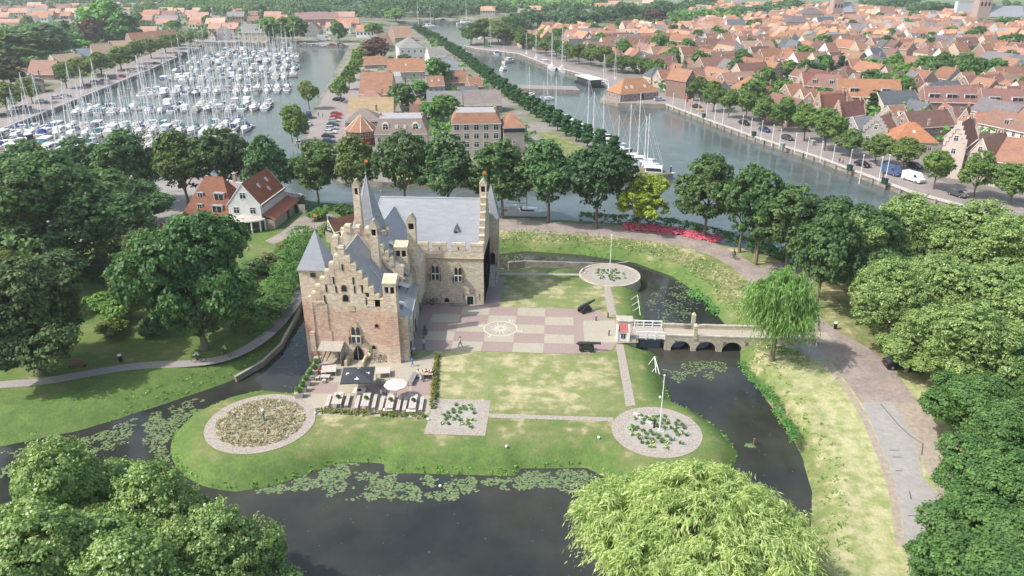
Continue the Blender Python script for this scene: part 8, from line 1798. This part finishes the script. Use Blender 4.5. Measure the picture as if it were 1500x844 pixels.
woods('far_hedge',[(990,36),(1030,34),(1075,32)],40,13,450,'bright tree mass between the two avenues',(1.2,1.6,1.),8)
woods('far_wood',[(740,18),(850,12),(900,8)],60,14,700,'pale poplars beyond the harbour',(1.7,1.9,1.6),9)
woods('far_hedge',[(1270,12),(1300,16),(1330,12)],50,15,350,'dark trees right of the brick church',W1,10)
woods('far_hedge',[(1340,28),(1380,24)],30,15,260,'dark trees left of the large church',W1,11)
woods('far_hedge',[(1460,45),(1500,42)],30,9,200,'green trees right of the large church',W2,12)
woods('garden_wood',[(1385,124),(1430,118),(1500,126)],16,5,420,'hedges and shrubs of the green square in the town',(1.5,2.,1.1),13,1.,(1.,2.))
woods('garden_wood',[(1000,68),(1070,78),(1100,82)],10,4,160,'green hedges among the pale gables',(1.3,1.9,1.),14,1.,(1.,2.))
woods('shore_shrubs',[(640,72),(625,52)],8,4,80,'shrubs at the island end',W2,15,1.,(1.,2.))
# greenery of yards and gardens between the houses
def yards(name,rx,ry,n,seed,label,col,leaf=.8,hh=(1.,5.),cond=None):
    rng=np.random.default_rng(seed); c=[]
    F_=np.array(FOOT)
    while len(c)<n:
        px=rng.uniform(*rx); py=rng.uniform(*ry); x,y=G(px,py)
        if cond and not cond(x,y): continue
        d=np.hypot(F_[:,0]-x,F_[:,1]-y)-F_[:,2]*.8
        if d.min()<.3: continue
        h=rng.uniform(*hh); 
        for q in range(5): c.append((x+rng.normal()*1.3,y+rng.normal()*1.3,h*rng.uniform(.2,1)))
    c=np.array(c); V,tone=leaves(c,np.tile([0,-.3,.9],(len(c),1)),rng.uniform(.8,1.8,len(c)),9,leaf,rng,.7,ctone=np.repeat(rng.random(len(c)//5+1),5)[:len(c)],upb=.3)
    o=link(bpy.data.objects.new(name,fastmesh(name,V,np.arange(len(V)).reshape(-1,4),['leaf'],tone))); o.color=(*col,1); tag(o,label,kind='stuff')
inl=lambda x,y: sdf(np.array([[x,y]]),HARB)[0]>24
yards('yard_greenery',(760,1500),(22,215),3400,31,'greenery of yards and gardens in the old town',(1.2,1.5,1.),hh=(1.5,7),cond=lambda x,y: inl(x,y) and x>-40)
isl_in=lambda x,y: sdf(np.array([[x,y]]),HARB)[0]>10 and x>-78-.28*(y-250)
yards('yard_greenery',(520,720),(60,205),900,32,'garden shrubs between the island houses',(1.2,1.6,1.),hh=(.8,3.5),cond=isl_in)
yards('yard_greenery',(0,460),(12,56),1500,33,'garden greenery of the left suburb',(1.1,1.4,1.),leaf=1.2,hh=(1.5,7),cond=lambda x,y: sdf(np.array([[x,y]]),HARB)[0]>45)
# ================= haze =================
hb=MB(); hb.box(-4400,-80,-6,4400,6800,64,'concrete'); ho=hb.obj('haze'); ho.data.materials.clear()
hm=bpy.data.materials.new('haze'); hm.use_nodes=True; t=hm.node_tree; t.nodes.remove(t.nodes['Principled BSDF']); pv=t.nodes.new('ShaderNodeVolumePrincipled')
pv.inputs['Color'].default_value=(.90,.95,1.,1); pv.inputs['Density'].default_value=.00019; pv.inputs['Anisotropy'].default_value=.3
t.links.new(pv.outputs[0],t.nodes['Material Output'].inputs['Volume']); ho.data.materials.append(hm); tag(ho,'thin pale summer haze over the town and harbour',kind='stuff')
